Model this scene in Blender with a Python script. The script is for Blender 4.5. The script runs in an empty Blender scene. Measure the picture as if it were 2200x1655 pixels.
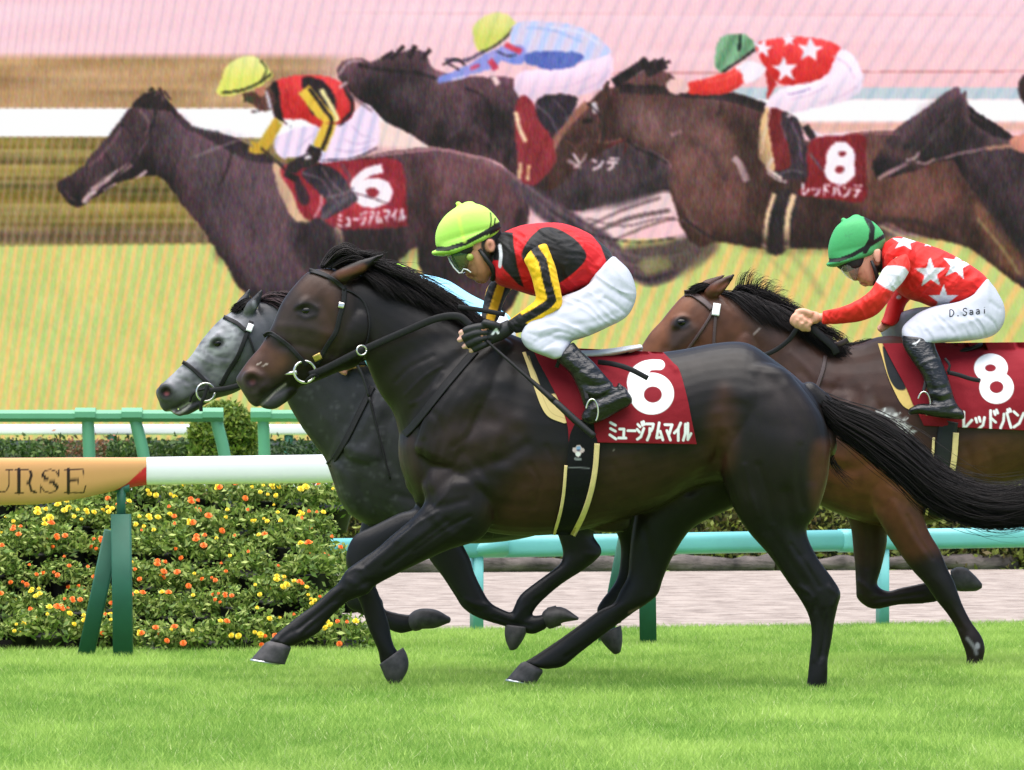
import bpy, math, numpy as np
from mathutils import Vector
from mathutils.bvhtree import BVHTree
rng = np.random.default_rng(7)
SC = bpy.context.scene
COL = SC.collection
# ---------------------------------------------------------------- camera, world, sun, exposure
FPX, CX, HY, HC = 15210.0, 1100.0, 958.0, 1.07      # focal length in photo pixels, axis, horizon row, camera height
cam = bpy.data.cameras.new('camera'); camo = bpy.data.objects.new('camera', cam); COL.objects.link(camo)
camo.location = (0, 0, HC); camo.rotation_euler = (math.radians(90), 0, 0)
cam.sensor_width = 36; cam.sensor_fit = 'HORIZONTAL'; cam.lens = FPX / 2200 * 36
cam.shift_y = (HY - 827.5) / 2200
cam.clip_start = 0.5; cam.clip_end = 600
cam.dof.use_dof = True; cam.dof.focus_distance = 29.9; cam.dof.aperture_fstop = 26
SC.camera = camo
SUN_EL, SUN_AZ = 80.0, 215.0
w = bpy.data.worlds.new('World'); SC.world = w; w.use_nodes = True
nt = w.node_tree
sky = nt.nodes.new('ShaderNodeTexSky'); sky.sky_type = 'NISHITA'; sky.sun_disc = False
sky.sun_elevation = math.radians(SUN_EL); sky.sun_rotation = math.radians(SUN_AZ)
sky.air_density = 1.0; sky.dust_density = 1.5; sky.ozone_density = 1.0
nt.links.new(sky.outputs[0], nt.nodes['Background'].inputs[0]); nt.nodes['Background'].inputs[1].default_value = 0.085
sun = bpy.data.lights.new('sun', 'SUN'); sun.energy = 2.8; sun.angle = math.radians(85); sun.color = (1.0, 0.955, 0.90)
suno = bpy.data.objects.new('sun', sun); COL.objects.link(suno)
_el, _az = math.radians(SUN_EL), math.radians(SUN_AZ)
_d = Vector((math.sin(_az) * math.cos(_el), math.cos(_az) * math.cos(_el), math.sin(_el)))   # towards the sun
suno.rotation_euler = _d.to_track_quat('Z', 'Y').to_euler()
SC.view_settings.view_transform = 'Standard'; SC.view_settings.look = 'None'
SC.view_settings.gamma = 1; SC.view_settings.use_curve_mapping = False
EXPO = 1.34
SC.view_settings.exposure = EXPO
# ---------------------------------------------------------------- helpers
def S2L(c):
    c = np.asarray(c, float) / 255.0
    return np.where(c <= 0.04045, c / 12.92, ((c + 0.055) / 1.055) ** 2.4)
def at(px, py, Y):                       # point seen at a photo pixel, at distance Y
    return np.stack(np.broadcast_arrays((np.asarray(px, float) - CX) / FPX * Y, Y, HC - (np.asarray(py, float) - HY) / FPX * Y), -1)
def topx(V):
    return np.stack([CX + FPX * V[:, 0] / V[:, 1], HY - FPX * (V[:, 2] - HC) / V[:, 1]], -1)
def P(s):                                # 'x,y x,y' -> array
    return np.array([[float(q) for q in t.split(',')] for t in s.split()])
def catmull(Q, sub, closed=False):
    Q = np.asarray(Q, float); n = len(Q)
    if closed: E = np.vstack([Q[-1:], Q, Q[:2]]); m = n
    else: E = np.vstack([2 * Q[0] - Q[1], Q, 2 * Q[-1] - Q[-2]]); m = n - 1
    t = np.linspace(0, 1, sub, endpoint=False)[:, None]; out = []
    for i in range(m):
        a, b, c, d = E[i], E[i + 1], E[i + 2], E[i + 3]
        out.append(0.5 * (2 * b + (c - a) * t + (2 * a - 5 * b + 4 * c - d) * t * t + (3 * b - a - 3 * c + d) * t ** 3))
    out = np.vstack(out)
    return out if closed else np.vstack([out, Q[-1:]])
def resample(Q, step):
    Q = np.asarray(Q, float); d = np.r_[0, np.cumsum(np.linalg.norm(np.diff(Q[:, :2], axis=0), axis=1))]
    n = max(2, int(round(d[-1] / step)) + 1); s = np.linspace(0, d[-1], n)
    return np.stack([np.interp(s, d, Q[:, k]) for k in range(Q.shape[1])], -1)
def resample_n(Q, n):
    Q = np.asarray(Q, float); d = np.r_[0, np.cumsum(np.linalg.norm(np.diff(Q[:, :2], axis=0), axis=1))]
    s = np.linspace(0, d[-1], n)
    return np.stack([np.interp(s, d, Q[:, k]) for k in range(Q.shape[1])], -1)
def seg_dist(X, A, B):                   # distance of points X to polyline segments, min
    out = np.full(len(X), 1e9)
    for a, b in zip(A, B):
        ab = b - a; L = ab @ ab + 1e-12
        t = np.clip(((X - a) @ ab) / L, 0, 1)
        out = np.minimum(out, np.linalg.norm(X - a - t[:, None] * ab, axis=1))
    return out
def inside(X, poly):
    x, y = X[:, 0], X[:, 1]; r = np.zeros(len(X), bool); n = len(poly)
    for i in range(n):
        x0, y0 = poly[i]; x1, y1 = poly[(i + 1) % n]
        c = (y0 > y) != (y1 > y)
        if c.any():
            r ^= c & (x < (x1 - x0) * (y - y0) / (y1 - y0 + 1e-12) + x0)
    return r
def sd_poly(X, poly):
    poly = np.asarray(poly, float)
    d = seg_dist(X, poly, np.roll(poly, -1, axis=0))
    return np.where(inside(X, poly), -d, d)
def sstep(d, w):                         # 1 inside (d<0), 0 outside
    t = np.clip(0.5 - d / (2 * w), 0, 1)
    return t * t * (3 - 2 * t)
def vnoise(X, scale, seed=0):            # smooth value noise in any dimension
    X = np.asarray(X, float) * scale; X = X + 1000.0; i = np.floor(X).astype(np.int64); f = X - i; f = f * f * (3 - 2 * f)
    D = X.shape[1]; out = np.zeros(len(X)); pr = [73856093, 19349663, 83492791]
    for k in range(2 ** D):
        h = np.full(len(X), seed * 2654435761 & 0x7fffffff, np.int64); wgt = np.ones(len(X))
        for d in range(D):
            o = (k >> d) & 1; h = h ^ ((i[:, d] + o) * pr[d]); wgt = wgt * (f[:, d] if o else 1 - f[:, d])
        h = (h ^ (h >> 13)) * 1274126177 & 0x7fffffff; h = h ^ (h >> 16)
        out += wgt * ((h & 0xffff) / 65535.0)
    return out
# ---- mesh objects
def mk(name, V, F, mat=None, parent=None, col=None, smooth=True, mats=None, mi=None):
    V = np.asarray(V, np.float64).copy()
    me = bpy.data.meshes.new(name)
    org = np.array(parent['org']) if parent is not None and 'org' in parent else np.zeros(3)
    V -= org
    if isinstance(F, np.ndarray):
        n, k = F.shape; loops = F.ravel(); starts = np.arange(0, n * k, k); 
    else:
        loops = np.concatenate([np.asarray(f) for f in F]); ln = np.array([len(f) for f in F]); starts = np.r_[0, np.cumsum(ln)[:-1]]; n = len(F)
    me.vertices.add(len(V)); me.vertices.foreach_set('co', V.astype(np.float32).ravel())
    me.loops.add(len(loops)); me.loops.foreach_set('vertex_index', loops.astype(np.int32))
    me.polygons.add(n); me.polygons.foreach_set('loop_start', starts.astype(np.int32))
    me.polygons.foreach_set('use_smooth', np.full(n, smooth))
    for m in (mats or ([mat] if mat else [])): me.materials.append(m)
    if mi is not None: me.polygons.foreach_set('material_index', np.asarray(mi, np.int32))
    me.update(calc_edges=True); me.validate()
    if col is not None:
        a = me.attributes.new('Col', 'FLOAT_COLOR', 'POINT')
        a.data.foreach_set('color', np.c_[np.broadcast_to(col, (len(V), 3)), np.ones(len(V))].astype(np.float32).ravel())
    o = bpy.data.objects.new(name, me); COL.objects.link(o)
    if parent is not None: o.parent = parent; o['org'] = [0.0, 0.0, 0.0] if 'org' not in parent else list(parent['org'])
    return o
def thing(name, label, cat, loc, group=None):
    o = bpy.data.objects.new(name, None); COL.objects.link(o); o.location = loc; o.empty_display_size = 0.1
    o['label'] = label; o['category'] = cat; o['org'] = [float(q) for q in loc]
    if group: o['group'] = group
    return o
def tag(o, label=None, cat=None, group=None, kind=None):
    if label: o['label'] = label
    if cat: o['category'] = cat
    if group: o['group'] = group
    if kind: o['kind'] = kind
    return o
class MB:                                # collects shapes for one mesh
    def __init__(s): s.V = []; s.F = []; s.n = 0; s.C = []
    def add(s, V, F, col=None):
        V = np.asarray(V, float)
        s.F += [tuple(int(q) + s.n for q in f) for f in F]; s.V.append(V); s.n += len(V)
        s.C.append(np.broadcast_to(np.asarray(col if col is not None else (1, 1, 1), float), (len(V), 3)))
    def box(s, c, size, rot=None, col=None):
        q = np.array([[x, y, z] for x in (-.5, .5) for y in (-.5, .5) for z in (-.5, .5)]) * np.asarray(size)
        if rot is not None: q = q @ np.asarray(rot).T
        s.add(q + np.asarray(c), [(0, 1, 3, 2), (4, 6, 7, 5), (0, 4, 5, 1), (2, 3, 7, 6), (0, 2, 6, 4), (1, 5, 7, 3)], col)
    def tube(s, pts, r, n=12, sx=1.0, col=None, up=(0, 0, 1), flat=None):
        V, F = sweep(pts, r, n, up=up, prof=flat); s.add(V, F, col)
    def obj(s, name, mat=None, parent=None, smooth=True, usecol=False):
        return mk(name, np.vstack(s.V), s.F, mat, parent, np.vstack(s.C) if usecol else None, smooth)
def sweep(pts, r, n=12, up=(0, 0, 1), prof=None, cap=True):
    pts = np.asarray(pts, float); m = len(pts); r = np.broadcast_to(np.asarray(r, float), (m,))
    T = np.gradient(pts, axis=0); T /= np.linalg.norm(T, axis=1)[:, None] + 1e-12
    up = np.asarray(up, float); U = up - (T @ up)[:, None] * T
    bad = np.linalg.norm(U, axis=1) < 1e-3
    if bad.any(): U[bad] = np.array([1.0, 0.3, 0]) - (T[bad] @ np.array([1.0, 0.3, 0]))[:, None] * T[bad]
    U /= np.linalg.norm(U, axis=1)[:, None]; W = np.cross(T, U)
    if prof is None:
        a = np.linspace(0, 2 * np.pi, n, endpoint=False); prof = np.stack([np.cos(a), np.sin(a)], -1)
    prof = np.asarray(prof, float); n = len(prof)
    V = (pts[:, None] + r[:, None, None] * (prof[None, :, 0, None] * W[:, None] + prof[None, :, 1, None] * U[:, None])).reshape(-1, 3)
    F = [(i * n + j, i * n + (j + 1) % n, (i + 1) * n + (j + 1) % n, (i + 1) * n + j) for i in range(m - 1) for j in range(n)]
    if cap: F += [tuple(range(n - 1, -1, -1)), tuple(range((m - 1) * n, m * n))]
    return V, F
def rrect(w, h, r, k=4):                 # rounded rectangle profile
    o = []
    for cx, cy, a0 in ((w - r, h - r, 0), (-w + r, h - r, 90), (-w + r, -h + r, 180), (w - r, -h + r, 270)):
        for i in range(k + 1):
            a = math.radians(a0 + 90 * i / k); o.append((cx + r * math.cos(a), cy + r * math.sin(a)))
    return np.array(o)
# ---- lofted bodies: rings of (ax, ay, bx, by, z, w): two outline pixels, offset towards the camera and half depth in metres
def loft(R, Y0, N=28, sub=4, cap=(1, 1), p=2.0):
    R = np.asarray(R, float); R = catmull(R, sub)
    A = at(R[:, 0], R[:, 1], Y0 - R[:, 4]); B = at(R[:, 2], R[:, 3], Y0 - R[:, 4])
    c = (A + B) / 2; h = (A - B) / 2; W = np.maximum(R[:, 5], 1e-3)
    def ext(c, h, W, d):
        r = min(np.linalg.norm(h), W) if True else 0
        return [(c + d * r * .38, h * .86, W * .86), (c + d * r * .66, h * .6, W * .6), (c + d * r * .8, h * .28, W * .28)]
    cs, hs, ws = list(c), list(h), list(W)
    if cap[0]:
        d = c[0] - c[1]; d = d / (np.linalg.norm(d) + 1e-9) * cap[0]
        for q in ext(c[0], h[0], W[0], d): cs.insert(0, q[0]); hs.insert(0, q[1]); ws.insert(0, q[2])
    if cap[1]:
        d = c[-1] - c[-2]; d = d / (np.linalg.norm(d) + 1e-9) * cap[1]
        for q in ext(c[-1], h[-1], W[-1], d): cs.append(q[0]); hs.append(q[1]); ws.append(q[2])
    cs, hs, ws = np.array(cs), np.array(hs), np.array(ws)
    a = np.linspace(0, 2 * np.pi, N, endpoint=False)
    ca = np.sign(np.cos(a)) * np.abs(np.cos(a)) ** (2 / p); sa = np.sign(np.sin(a)) * np.abs(np.sin(a)) ** (2 / p)
    V = cs[:, None] + hs[:, None] * ca[None, :, None]
    V[..., 1] -= ws[:, None] * sa[None]
    m = len(cs); V = V.reshape(-1, 3)
    F = [(i * N + j, i * N + (j + 1) % N, (i + 1) * N + (j + 1) % N, (i + 1) * N + j) for i in range(m - 1) for j in range(N)]
    F += [tuple(range(N - 1, -1, -1)), tuple(range((m - 1) * N, m * N))]
    return V, F
def slim(p, k=.7): return [(q[0], q[1], q[2], q[3] * k) + ((q[4] * k,) if len(q) > 4 else ()) for q in p]
def slimr(R, k=.78): return [((a + c) / 2 + (a - c) / 2 * k, (b + d) / 2 + (b - d) / 2 * k, (a + c) / 2 - (a - c) / 2 * k, (b + d) / 2 - (b - d) / 2 * k, z, w_ * k) for a, b, c, d, z, w_ in R]
def limb(pts, Y0, N=16, sub=4, cap=(1, 1), flat=1.0):      # pts: (x, y, z, r_px[, w_m])
    Q = np.asarray([tuple(q) if len(q) > 4 else tuple(q) + (q[3] / FPX * Y0 * flat,) for q in pts], float)
    Q = catmull(Q, sub)
    T = np.gradient(Q[:, :2], axis=0); T /= np.linalg.norm(T, axis=1)[:, None] + 1e-9
    nrm = np.stack([T[:, 1], -T[:, 0]], -1)
    A = Q[:, :2] + nrm * Q[:, 3:4]; B = Q[:, :2] - nrm * Q[:, 3:4]
    return loft(np.c_[A, B, Q[:, 2], Q[:, 4]], Y0, N, 1, cap)
def ball(x, y, z, rx, ry, w, Y0, rot=0.0):                 # ellipsoid, px radii and depth in metres
    n = 9; t = np.linspace(-1, 1, n) * .985; s = np.sqrt(1 - t * t); c, si = math.cos(math.radians(rot)), math.sin(math.radians(rot))
    R = [(x + rx * tt * c - ry * ss * si, y + rx * tt * si + ry * ss * c, x + rx * tt * c + ry * ss * si, y + rx * tt * si - ry * ss * c, z, w * ss) for tt, ss in zip(t, s)]
    return loft(R, Y0, 20, 1, (0, 0))
def union(parts, voxel, smooth=6):
    V = []; F = []; n = 0
    for v, f in parts:
        V.append(v); F += [tuple(q + n for q in g) for g in f]; n += len(v)
    V = np.vstack(V); org = V.mean(0)
    me = bpy.data.meshes.new('tmp'); me.from_pydata((V - org).tolist(), [], F)
    o = bpy.data.objects.new('tmp', me); COL.objects.link(o)
    m = o.modifiers.new('r', 'REMESH'); m.mode = 'VOXEL'; m.voxel_size = voxel
    dg = bpy.context.evaluated_depsgraph_get(); dg.update(); ev = o.evaluated_get(dg); e = ev.to_mesh()
    nv = len(e.vertices); co = np.empty(nv * 3, np.float32); e.vertices.foreach_get('co', co)
    nl = len(e.loops); li = np.empty(nl, np.int32); e.loops.foreach_get('vertex_index', li)
    V = co.reshape(-1, 3).astype(float) + org; Fq = li.reshape(-1, 4)
    ev.to_mesh_clear(); bpy.data.objects.remove(o); bpy.data.meshes.remove(me)
    return relax(V, Fq, smooth), Fq
def edges_of(F):
    E = np.vstack([F[:, [0, 1]], F[:, [1, 2]], F[:, [2, 3]], F[:, [3, 0]]]); E.sort(axis=1)
    k = np.unique(E[:, 0].astype(np.int64) * 10000000 + E[:, 1]); return np.stack([k // 10000000, k % 10000000], -1)
def relax(V, F, it, lam=.55, mu=-.56, E=None):
    if it == 0: return V
    E = edges_of(F) if E is None else E; n = len(V); i, j = E[:, 0], E[:, 1]
    deg = np.bincount(i, minlength=n) + np.bincount(j, minlength=n) + 1e-9; V = V.copy()
    for k in range(it * 2):
        f = lam if k % 2 == 0 else mu
        for c in range(3):
            s = np.bincount(i, V[j, c], n) + np.bincount(j, V[i, c], n)
            V[:, c] += f * (s / deg - V[:, c])
    return V
def vnormals(V, F):
    a, b, c, d = V[F[:, 0]], V[F[:, 1]], V[F[:, 2]], V[F[:, 3]]
    n = np.cross(c - a, d - b); N = np.zeros_like(V)
    for k in range(4):
        for q in range(3): N[:, q] += np.bincount(F[:, k], n[:, q], len(V))
    return N / (np.linalg.norm(N, axis=1)[:, None] + 1e-12)
def sculpt(V, F, strokes, Y0, soft=2):   # stroke: (pts, width_px, amount_mm[, zmin, zmax])
    N = vnormals(V, F); X = topx(V); D = np.zeros(len(V)); z = Y0 - V[:, 1]
    for s in strokes:
        pts, wd, am = P(s[0]), s[1], s[2] / 1000.0
        zr = s[3:] if len(s) > 3 else (-9, 9)
        if len(pts) > 2: pts = catmull(pts, 4)
        lo, hi = pts.min(0) - 3 * wd, pts.max(0) + 3 * wd
        k = np.where((X[:, 0] > lo[0]) & (X[:, 0] < hi[0]) & (X[:, 1] > lo[1]) & (X[:, 1] < hi[1]) & (z > zr[0]) & (z < zr[1]))[0]
        if len(k) == 0: continue
        d = seg_dist(X[k], pts[:-1], pts[1:]) if len(pts) > 1 else np.linalg.norm(X[k] - pts[0], axis=1)
        D[k] += am * np.exp(-(d / wd) ** 2) * np.clip(np.abs(N[k, 1]) * 1.6 - .25, 0, 1)
    return V + N * D[:, None]
def wrinkle(V, F, amp, la, lb, deg, seed=1, lo=0.0):   # cloth folds: ridged noise, la px along and lb px across the fold direction
    N = vnormals(V, F); X = topx(V); c, s = math.cos(math.radians(deg)), math.sin(math.radians(deg))
    wv = (vnoise(X, 1 / 60.0, seed + 9) - .5) * 40
    u, v = X[:, 0] * c + X[:, 1] * s, -X[:, 0] * s + X[:, 1] * c + wv
    q = vnoise(np.c_[u / la, v / lb, np.sign(V[:, 1] - V[:, 1].mean()) * 7], 1.0, seed); r = 1 - np.abs(2 * q - 1); r = np.clip(r - lo, 0, 1) ** 2
    return V + N * (amp * (r - .3) * np.clip(np.abs(N[:, 1]) * 1.5, .15, 1))[:, None]
def paint(C, X, items, z=None):          # (kind, pts, colour, soft, [size / zrange])
    for it in items:
        kind, pts, c, soft = it[:4]; pts = P(pts) if isinstance(pts, str) else np.asarray(pts, float)
        op = it[5] if len(it) > 5 else 1.0
        if kind == 'poly': d = sd_poly(X, pts)
        elif kind == 'cpoly': d = sd_poly(X, catmull(pts, 5, True))
        elif kind == 'line':
            q = catmull(pts, 4) if len(pts) > 2 else pts
            d = seg_dist(X, q[:-1], q[1:]) - it[4] / 2
        elif kind == 'pline': d = seg_dist(X, pts[:-1], pts[1:]) - it[4] / 2
        elif kind == 'dot': d = np.linalg.norm((X - pts[0]) / np.array(it[4]), axis=1); d = (d - 1) * min(it[4])
        m = sstep(d, soft) * op
        if len(it) > 6 and z is not None: m = m * ((z > it[6][0]) & (z < it[6][1]))
        C = C + m[:, None] * (S2L(c) - C)
    return C
# ---- materials
def mat(name, col=(128, 128, 128), rough=.6, attr=False, metal=0.0, spec=.5, noise=None, bump=None, sheen=0.0, rvar=0.0, coat=0.0, emit=None, alpha=1.0, var=.0, vscale=20, trans=0.0):
    m = bpy.data.materials.new(name); m.use_nodes = True; nt = m.node_tree; b = nt.nodes['Principled BSDF']; L = nt.links
    tc = nt.nodes.new('ShaderNodeTexCoord')
    base = nt.nodes.new('ShaderNodeRGB'); base.outputs[0].default_value = (*S2L(col), 1)
    src = base.outputs[0]
    if attr:
        a = nt.nodes.new('ShaderNodeAttribute'); a.attribute_name = 'Col'; src = a.outputs['Color']
    if var:
        n = nt.nodes.new('ShaderNodeTexNoise'); n.inputs['Scale'].default_value = vscale; n.inputs['Detail'].default_value = 6
        L.new(tc.outputs['Object'], n.inputs['Vector'])
        mr = nt.nodes.new('ShaderNodeMapRange'); mr.inputs[1].default_value = .3; mr.inputs[2].default_value = .7
        mr.inputs[3].default_value = 1 - var; mr.inputs[4].default_value = 1 + var; L.new(n.outputs[0], mr.inputs[0])
        mx = nt.nodes.new('ShaderNodeVectorMath'); mx.operation = 'SCALE'; L.new(src, mx.inputs[0]); L.new(mr.outputs[0], mx.inputs['Scale']); src = mx.outputs[0]
    L.new(src, b.inputs['Base Color'])
    b.inputs['Roughness'].default_value = rough; b.inputs['Metallic'].default_value = metal
    b.inputs['Specular IOR Level'].default_value = spec
    if rvar:
        n = nt.nodes.new('ShaderNodeTexNoise'); n.inputs['Scale'].default_value = 22; n.inputs['Detail'].default_value = 8; n.inputs['Roughness'].default_value = .65; L.new(tc.outputs['Object'], n.inputs['Vector'])
        mr = nt.nodes.new('ShaderNodeMapRange'); mr.inputs[1].default_value = .3; mr.inputs[2].default_value = .7; mr.inputs[3].default_value = rough - rvar; mr.inputs[4].default_value = rough + rvar; L.new(n.outputs[0], mr.inputs[0]); L.new(mr.outputs[0], b.inputs['Roughness'])
    if sheen: b.inputs['Sheen Weight'].default_value = sheen; b.inputs['Sheen Roughness'].default_value = .5
    if coat: b.inputs['Coat Weight'].default_value = coat; b.inputs['Coat Roughness'].default_value = .15
    if alpha < 1: b.inputs['Alpha'].default_value = alpha
    if trans: b.inputs['Transmission Weight'].default_value = trans
    if bump:                             # (scale, strength, distance, (sx,sy,sz))
        mp = nt.nodes.new('ShaderNodeMapping'); mp.inputs['Scale'].default_value = bump[3] if len(bump) > 3 else (1, 1, 1)
        L.new(tc.outputs['Object'], mp.inputs[0])
        n = nt.nodes.new('ShaderNodeTexNoise'); n.inputs['Scale'].default_value = bump[0]; n.inputs['Detail'].default_value = 5
        L.new(mp.outputs[0], n.inputs['Vector'])
        bp = nt.nodes.new('ShaderNodeBump'); bp.inputs['Strength'].default_value = bump[1]; bp.inputs['Distance'].default_value = bump[2]
        L.new(n.outputs[0], bp.inputs['Height']); L.new(bp.outputs[0], b.inputs['Normal'])
    return m
def clone(o, parent=None):
    c = o.copy(); COL.objects.link(c)
    if parent is not None: c.parent = parent
    for ch in list(o.children): clone(ch, c)
    return c
M = {}
M['coat'] = mat('coat', attr=True, rough=.44, spec=.28, rvar=.05, var=.24, vscale=13, bump=(150, .10, .003), sheen=.0)
M['hair'] = mat('hair', attr=True, rough=.6, spec=.16)
M['hoof'] = mat('hoof', (56, 53, 54), rough=.6, var=.45, vscale=35, bump=(90, .3, .003))
M['shoe'] = mat('shoe_metal', (205, 208, 212), rough=.3, metal=.85)
M['steel'] = mat('bit_steel', (215, 213, 205), rough=.25, metal=.9)
M['brass'] = mat('brass', (200, 170, 100), rough=.3, metal=.8)
M['leather'] = mat('black_leather', (24, 23, 25), rough=.62, spec=.3, var=.2, vscale=60, bump=(200, .2, .002))
M['brown_leather'] = mat('brown_leather', (70, 52, 50), rough=.5, var=.2, vscale=60)
M['boot'] = mat('boot_leather', (22, 22, 24), rough=.3, bump=(28, .55, .012, (1, 1, 2.2)), spec=.55)
M['eye'] = mat('eye_dark', (14, 9, 7), rough=.22, spec=.4)
M['cloth'] = mat('racing_silk', attr=True, rough=.62, bump=(16, .5, .012), sheen=.05, spec=.3)
M['breech'] = mat('breeches_cloth', attr=True, rough=.75, bump=(14, .3, .010), spec=.2)
M['numcloth'] = mat('number_cloth', attr=True, rough=.75, bump=(14, .5, .01), spec=.2)
M['skin'] = mat('skin', attr=True, rough=.5, spec=.4, var=.06, vscale=40)
M['helm'] = mat('helmet_cover', attr=True, rough=.58, spec=.3, bump=(30, .25, .005))
M['black'] = mat('black_cloth', (18, 18, 20), rough=.6)
M['glove'] = mat('glove', attr=True, rough=.6)
M['lens'] = mat('goggle_lens', (70, 105, 60), rough=.05, alpha=.55, coat=.5)
M['lens_clear'] = mat('goggle_clear', (150, 150, 140), rough=.05, alpha=.5, coat=.5)
M['white'] = mat('white_paint', (240, 240, 240), rough=.4, var=.02, vscale=4)
# ---------------------------------------------------------------- ground, sand, turf
def sheet(name, x0, x1, y0, y1, z, m, nx=2, ny=2):
    X, Y = np.meshgrid(np.linspace(x0, x1, nx), np.linspace(y0, y1, ny)); V = np.stack([X.ravel(), Y.ravel(), np.full(X.size, z)], -1)
    F = np.array([(j * nx + i, j * nx + i + 1, (j + 1) * nx + i + 1, (j + 1) * nx + i) for j in range(ny - 1) for i in range(nx - 1)])
    return mk(name, V, F, m)
M['soil'] = mat('turf_base', (120, 150, 72), rough=.95, var=.3, vscale=.8)
tag(sheet('ground', -400, 400, -20, 500, 0, M['soil']), kind='structure')
def edge_y(x): return 39.3 + .55 * np.asarray(x)          # where the turf ends and the sand starts (the course runs slightly askew)
msand = mat('sand', (190, 173, 160), rough=.95, bump=(5, 1.0, .09, (1, .55, 1)))
def sand_marks():
    nt = msand.node_tree; b = nt.nodes['Principled BSDF']; tc = nt.nodes.new('ShaderNodeTexCoord'); L = nt.links
    mp = nt.nodes.new('ShaderNodeMapping'); mp.inputs['Scale'].default_value = (1.6, 1.1, 1); L.new(tc.outputs['Object'], mp.inputs[0])
    n = nt.nodes.new('ShaderNodeTexNoise'); n.inputs['Scale'].default_value = 2.4; n.inputs['Detail'].default_value = 7; n.inputs['Roughness'].default_value = .7; L.new(mp.outputs[0], n.inputs[0])
    r = nt.nodes.new('ShaderNodeValToRGB'); e = r.color_ramp.elements; e[0].position = .33; e[0].color = (*S2L((108, 94, 85)), 1); e[1].position = .58; e[1].color = (*S2L((160, 147, 137)), 1); L.new(n.outputs[0], r.inputs[0]); L.new(r.outputs[0], b.inputs['Base Color'])
sand_marks()
V = []; xs = np.linspace(-12, 12, 60)
for x in xs: V += [(x, edge_y(x), .006), (x, 59.6 + .3 * x, .006)]
tag(mk('sand_track', V, np.array([(2 * i, 2 * i + 2, 2 * i + 3, 2 * i + 1) for i in range(59)]), msand), kind='structure')
M['grass'] = mat('turf_blades', attr=True, rough=.7, spec=.15)
def translucent(m, f):
    nt = m.node_tree; b = nt.nodes['Principled BSDF']; o = nt.nodes['Material Output']; t = nt.nodes.new('ShaderNodeBsdfTranslucent'); x = nt.nodes.new('ShaderNodeMixShader'); x.inputs[0].default_value = f
    nt.links.new(b.inputs['Base Color'].links[0].from_socket, t.inputs[0]); nt.links.new(b.outputs[0], x.inputs[1]); nt.links.new(t.outputs[0], x.inputs[2]); nt.links.new(x.outputs[0], o.inputs[0])
translucent(M['grass'], .38)
def grass():
    n = 1000000
    y = rng.uniform(20.8, 41.0, n); x = rng.uniform(-1, 1, n) * (y * .0724 + .9)
    keep = (y < edge_y(x) + .02 + .10 * rng.normal(size=n) * 1.0)
    dens = vnoise(np.c_[x * 3, y * 1.2], 1.0, 3); keep &= rng.random(n) < (.55 + .45 * dens)
    x, y = x[keep], y[keep]; n = len(x)
    patch = vnoise(np.c_[x, y * .35], 1.7, 5) * .45 + vnoise(np.c_[x, y * .5], 7, 8) * .4 + vnoise(np.c_[x, y * .6], 22, 9) * .15
    h = .052 + .03 * rng.random(n) + .024 * (patch - .5); a = rng.uniform(0, 2 * np.pi, n); lean = rng.uniform(.1, .9, n) * h
    wd = rng.uniform(.0014, .0030, n); a2 = rng.uniform(0, np.pi, n)
    dx, dy = np.cos(a) * lean, np.sin(a) * lean; sx, sy = np.cos(a2) * wd, np.sin(a2) * wd * .5
    V = np.zeros((n, 5, 3))
    V[:, 0] = np.c_[x - sx, y - sy, np.zeros(n)]; V[:, 1] = np.c_[x + sx, y + sy, np.zeros(n)]
    V[:, 2] = np.c_[x + dx * .35 + sx * .8, y + dy * .35 + sy * .8, h * .62]; V[:, 3] = np.c_[x + dx * .35 - sx * .8, y + dy * .35 - sy * .8, h * .62]
    V[:, 4] = np.c_[x + dx, y + dy, h]
    b = np.arange(n)[:, None] * 5
    F4 = np.concatenate([b + np.array([[0, 1, 2, 3]]), b + np.array([[3, 2, 4, 4]])])[:, :]
    me = bpy.data.meshes.new('turf'); me.vertices.add(n * 5); me.vertices.foreach_set('co', V.astype(np.float32).ravel())
    L = np.concatenate([(b + np.array([[0, 1, 2, 3]])).ravel(), (b + np.array([[3, 2, 4]])).ravel()])
    st = np.r_[np.arange(n) * 4, n * 4 + np.arange(n) * 3]
    me.loops.add(len(L)); me.loops.foreach_set('vertex_index', L.astype(np.int32))
    me.polygons.add(2 * n); me.polygons.foreach_set('loop_start', st.astype(np.int32))
    me.materials.append(M['grass']); me.update(calc_edges=True)
    c0, c1, c2 = S2L((120, 160, 68)), S2L((177, 205, 106)), S2L((202, 212, 148))
    t = np.clip(patch * 1.9 - .45 + .28 * rng.normal(size=n), 0, 1)[:, None]
    C = c0 * (1 - t) + c1 * t; dry = (rng.random(n) < .035)[:, None]; C = np.where(dry, c2, C)
    C = np.repeat(C[:, None], 5, 1)
    at_ = me.attributes.new('Col', 'FLOAT_COLOR', 'POINT'); at_.data.foreach_set('color', np.concatenate([C, np.ones((n, 5, 1))], -1).astype(np.float32).ravel())
    o = bpy.data.objects.new('turf', me); COL.objects.link(o); return o
tag(grass(), kind='stuff')
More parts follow.
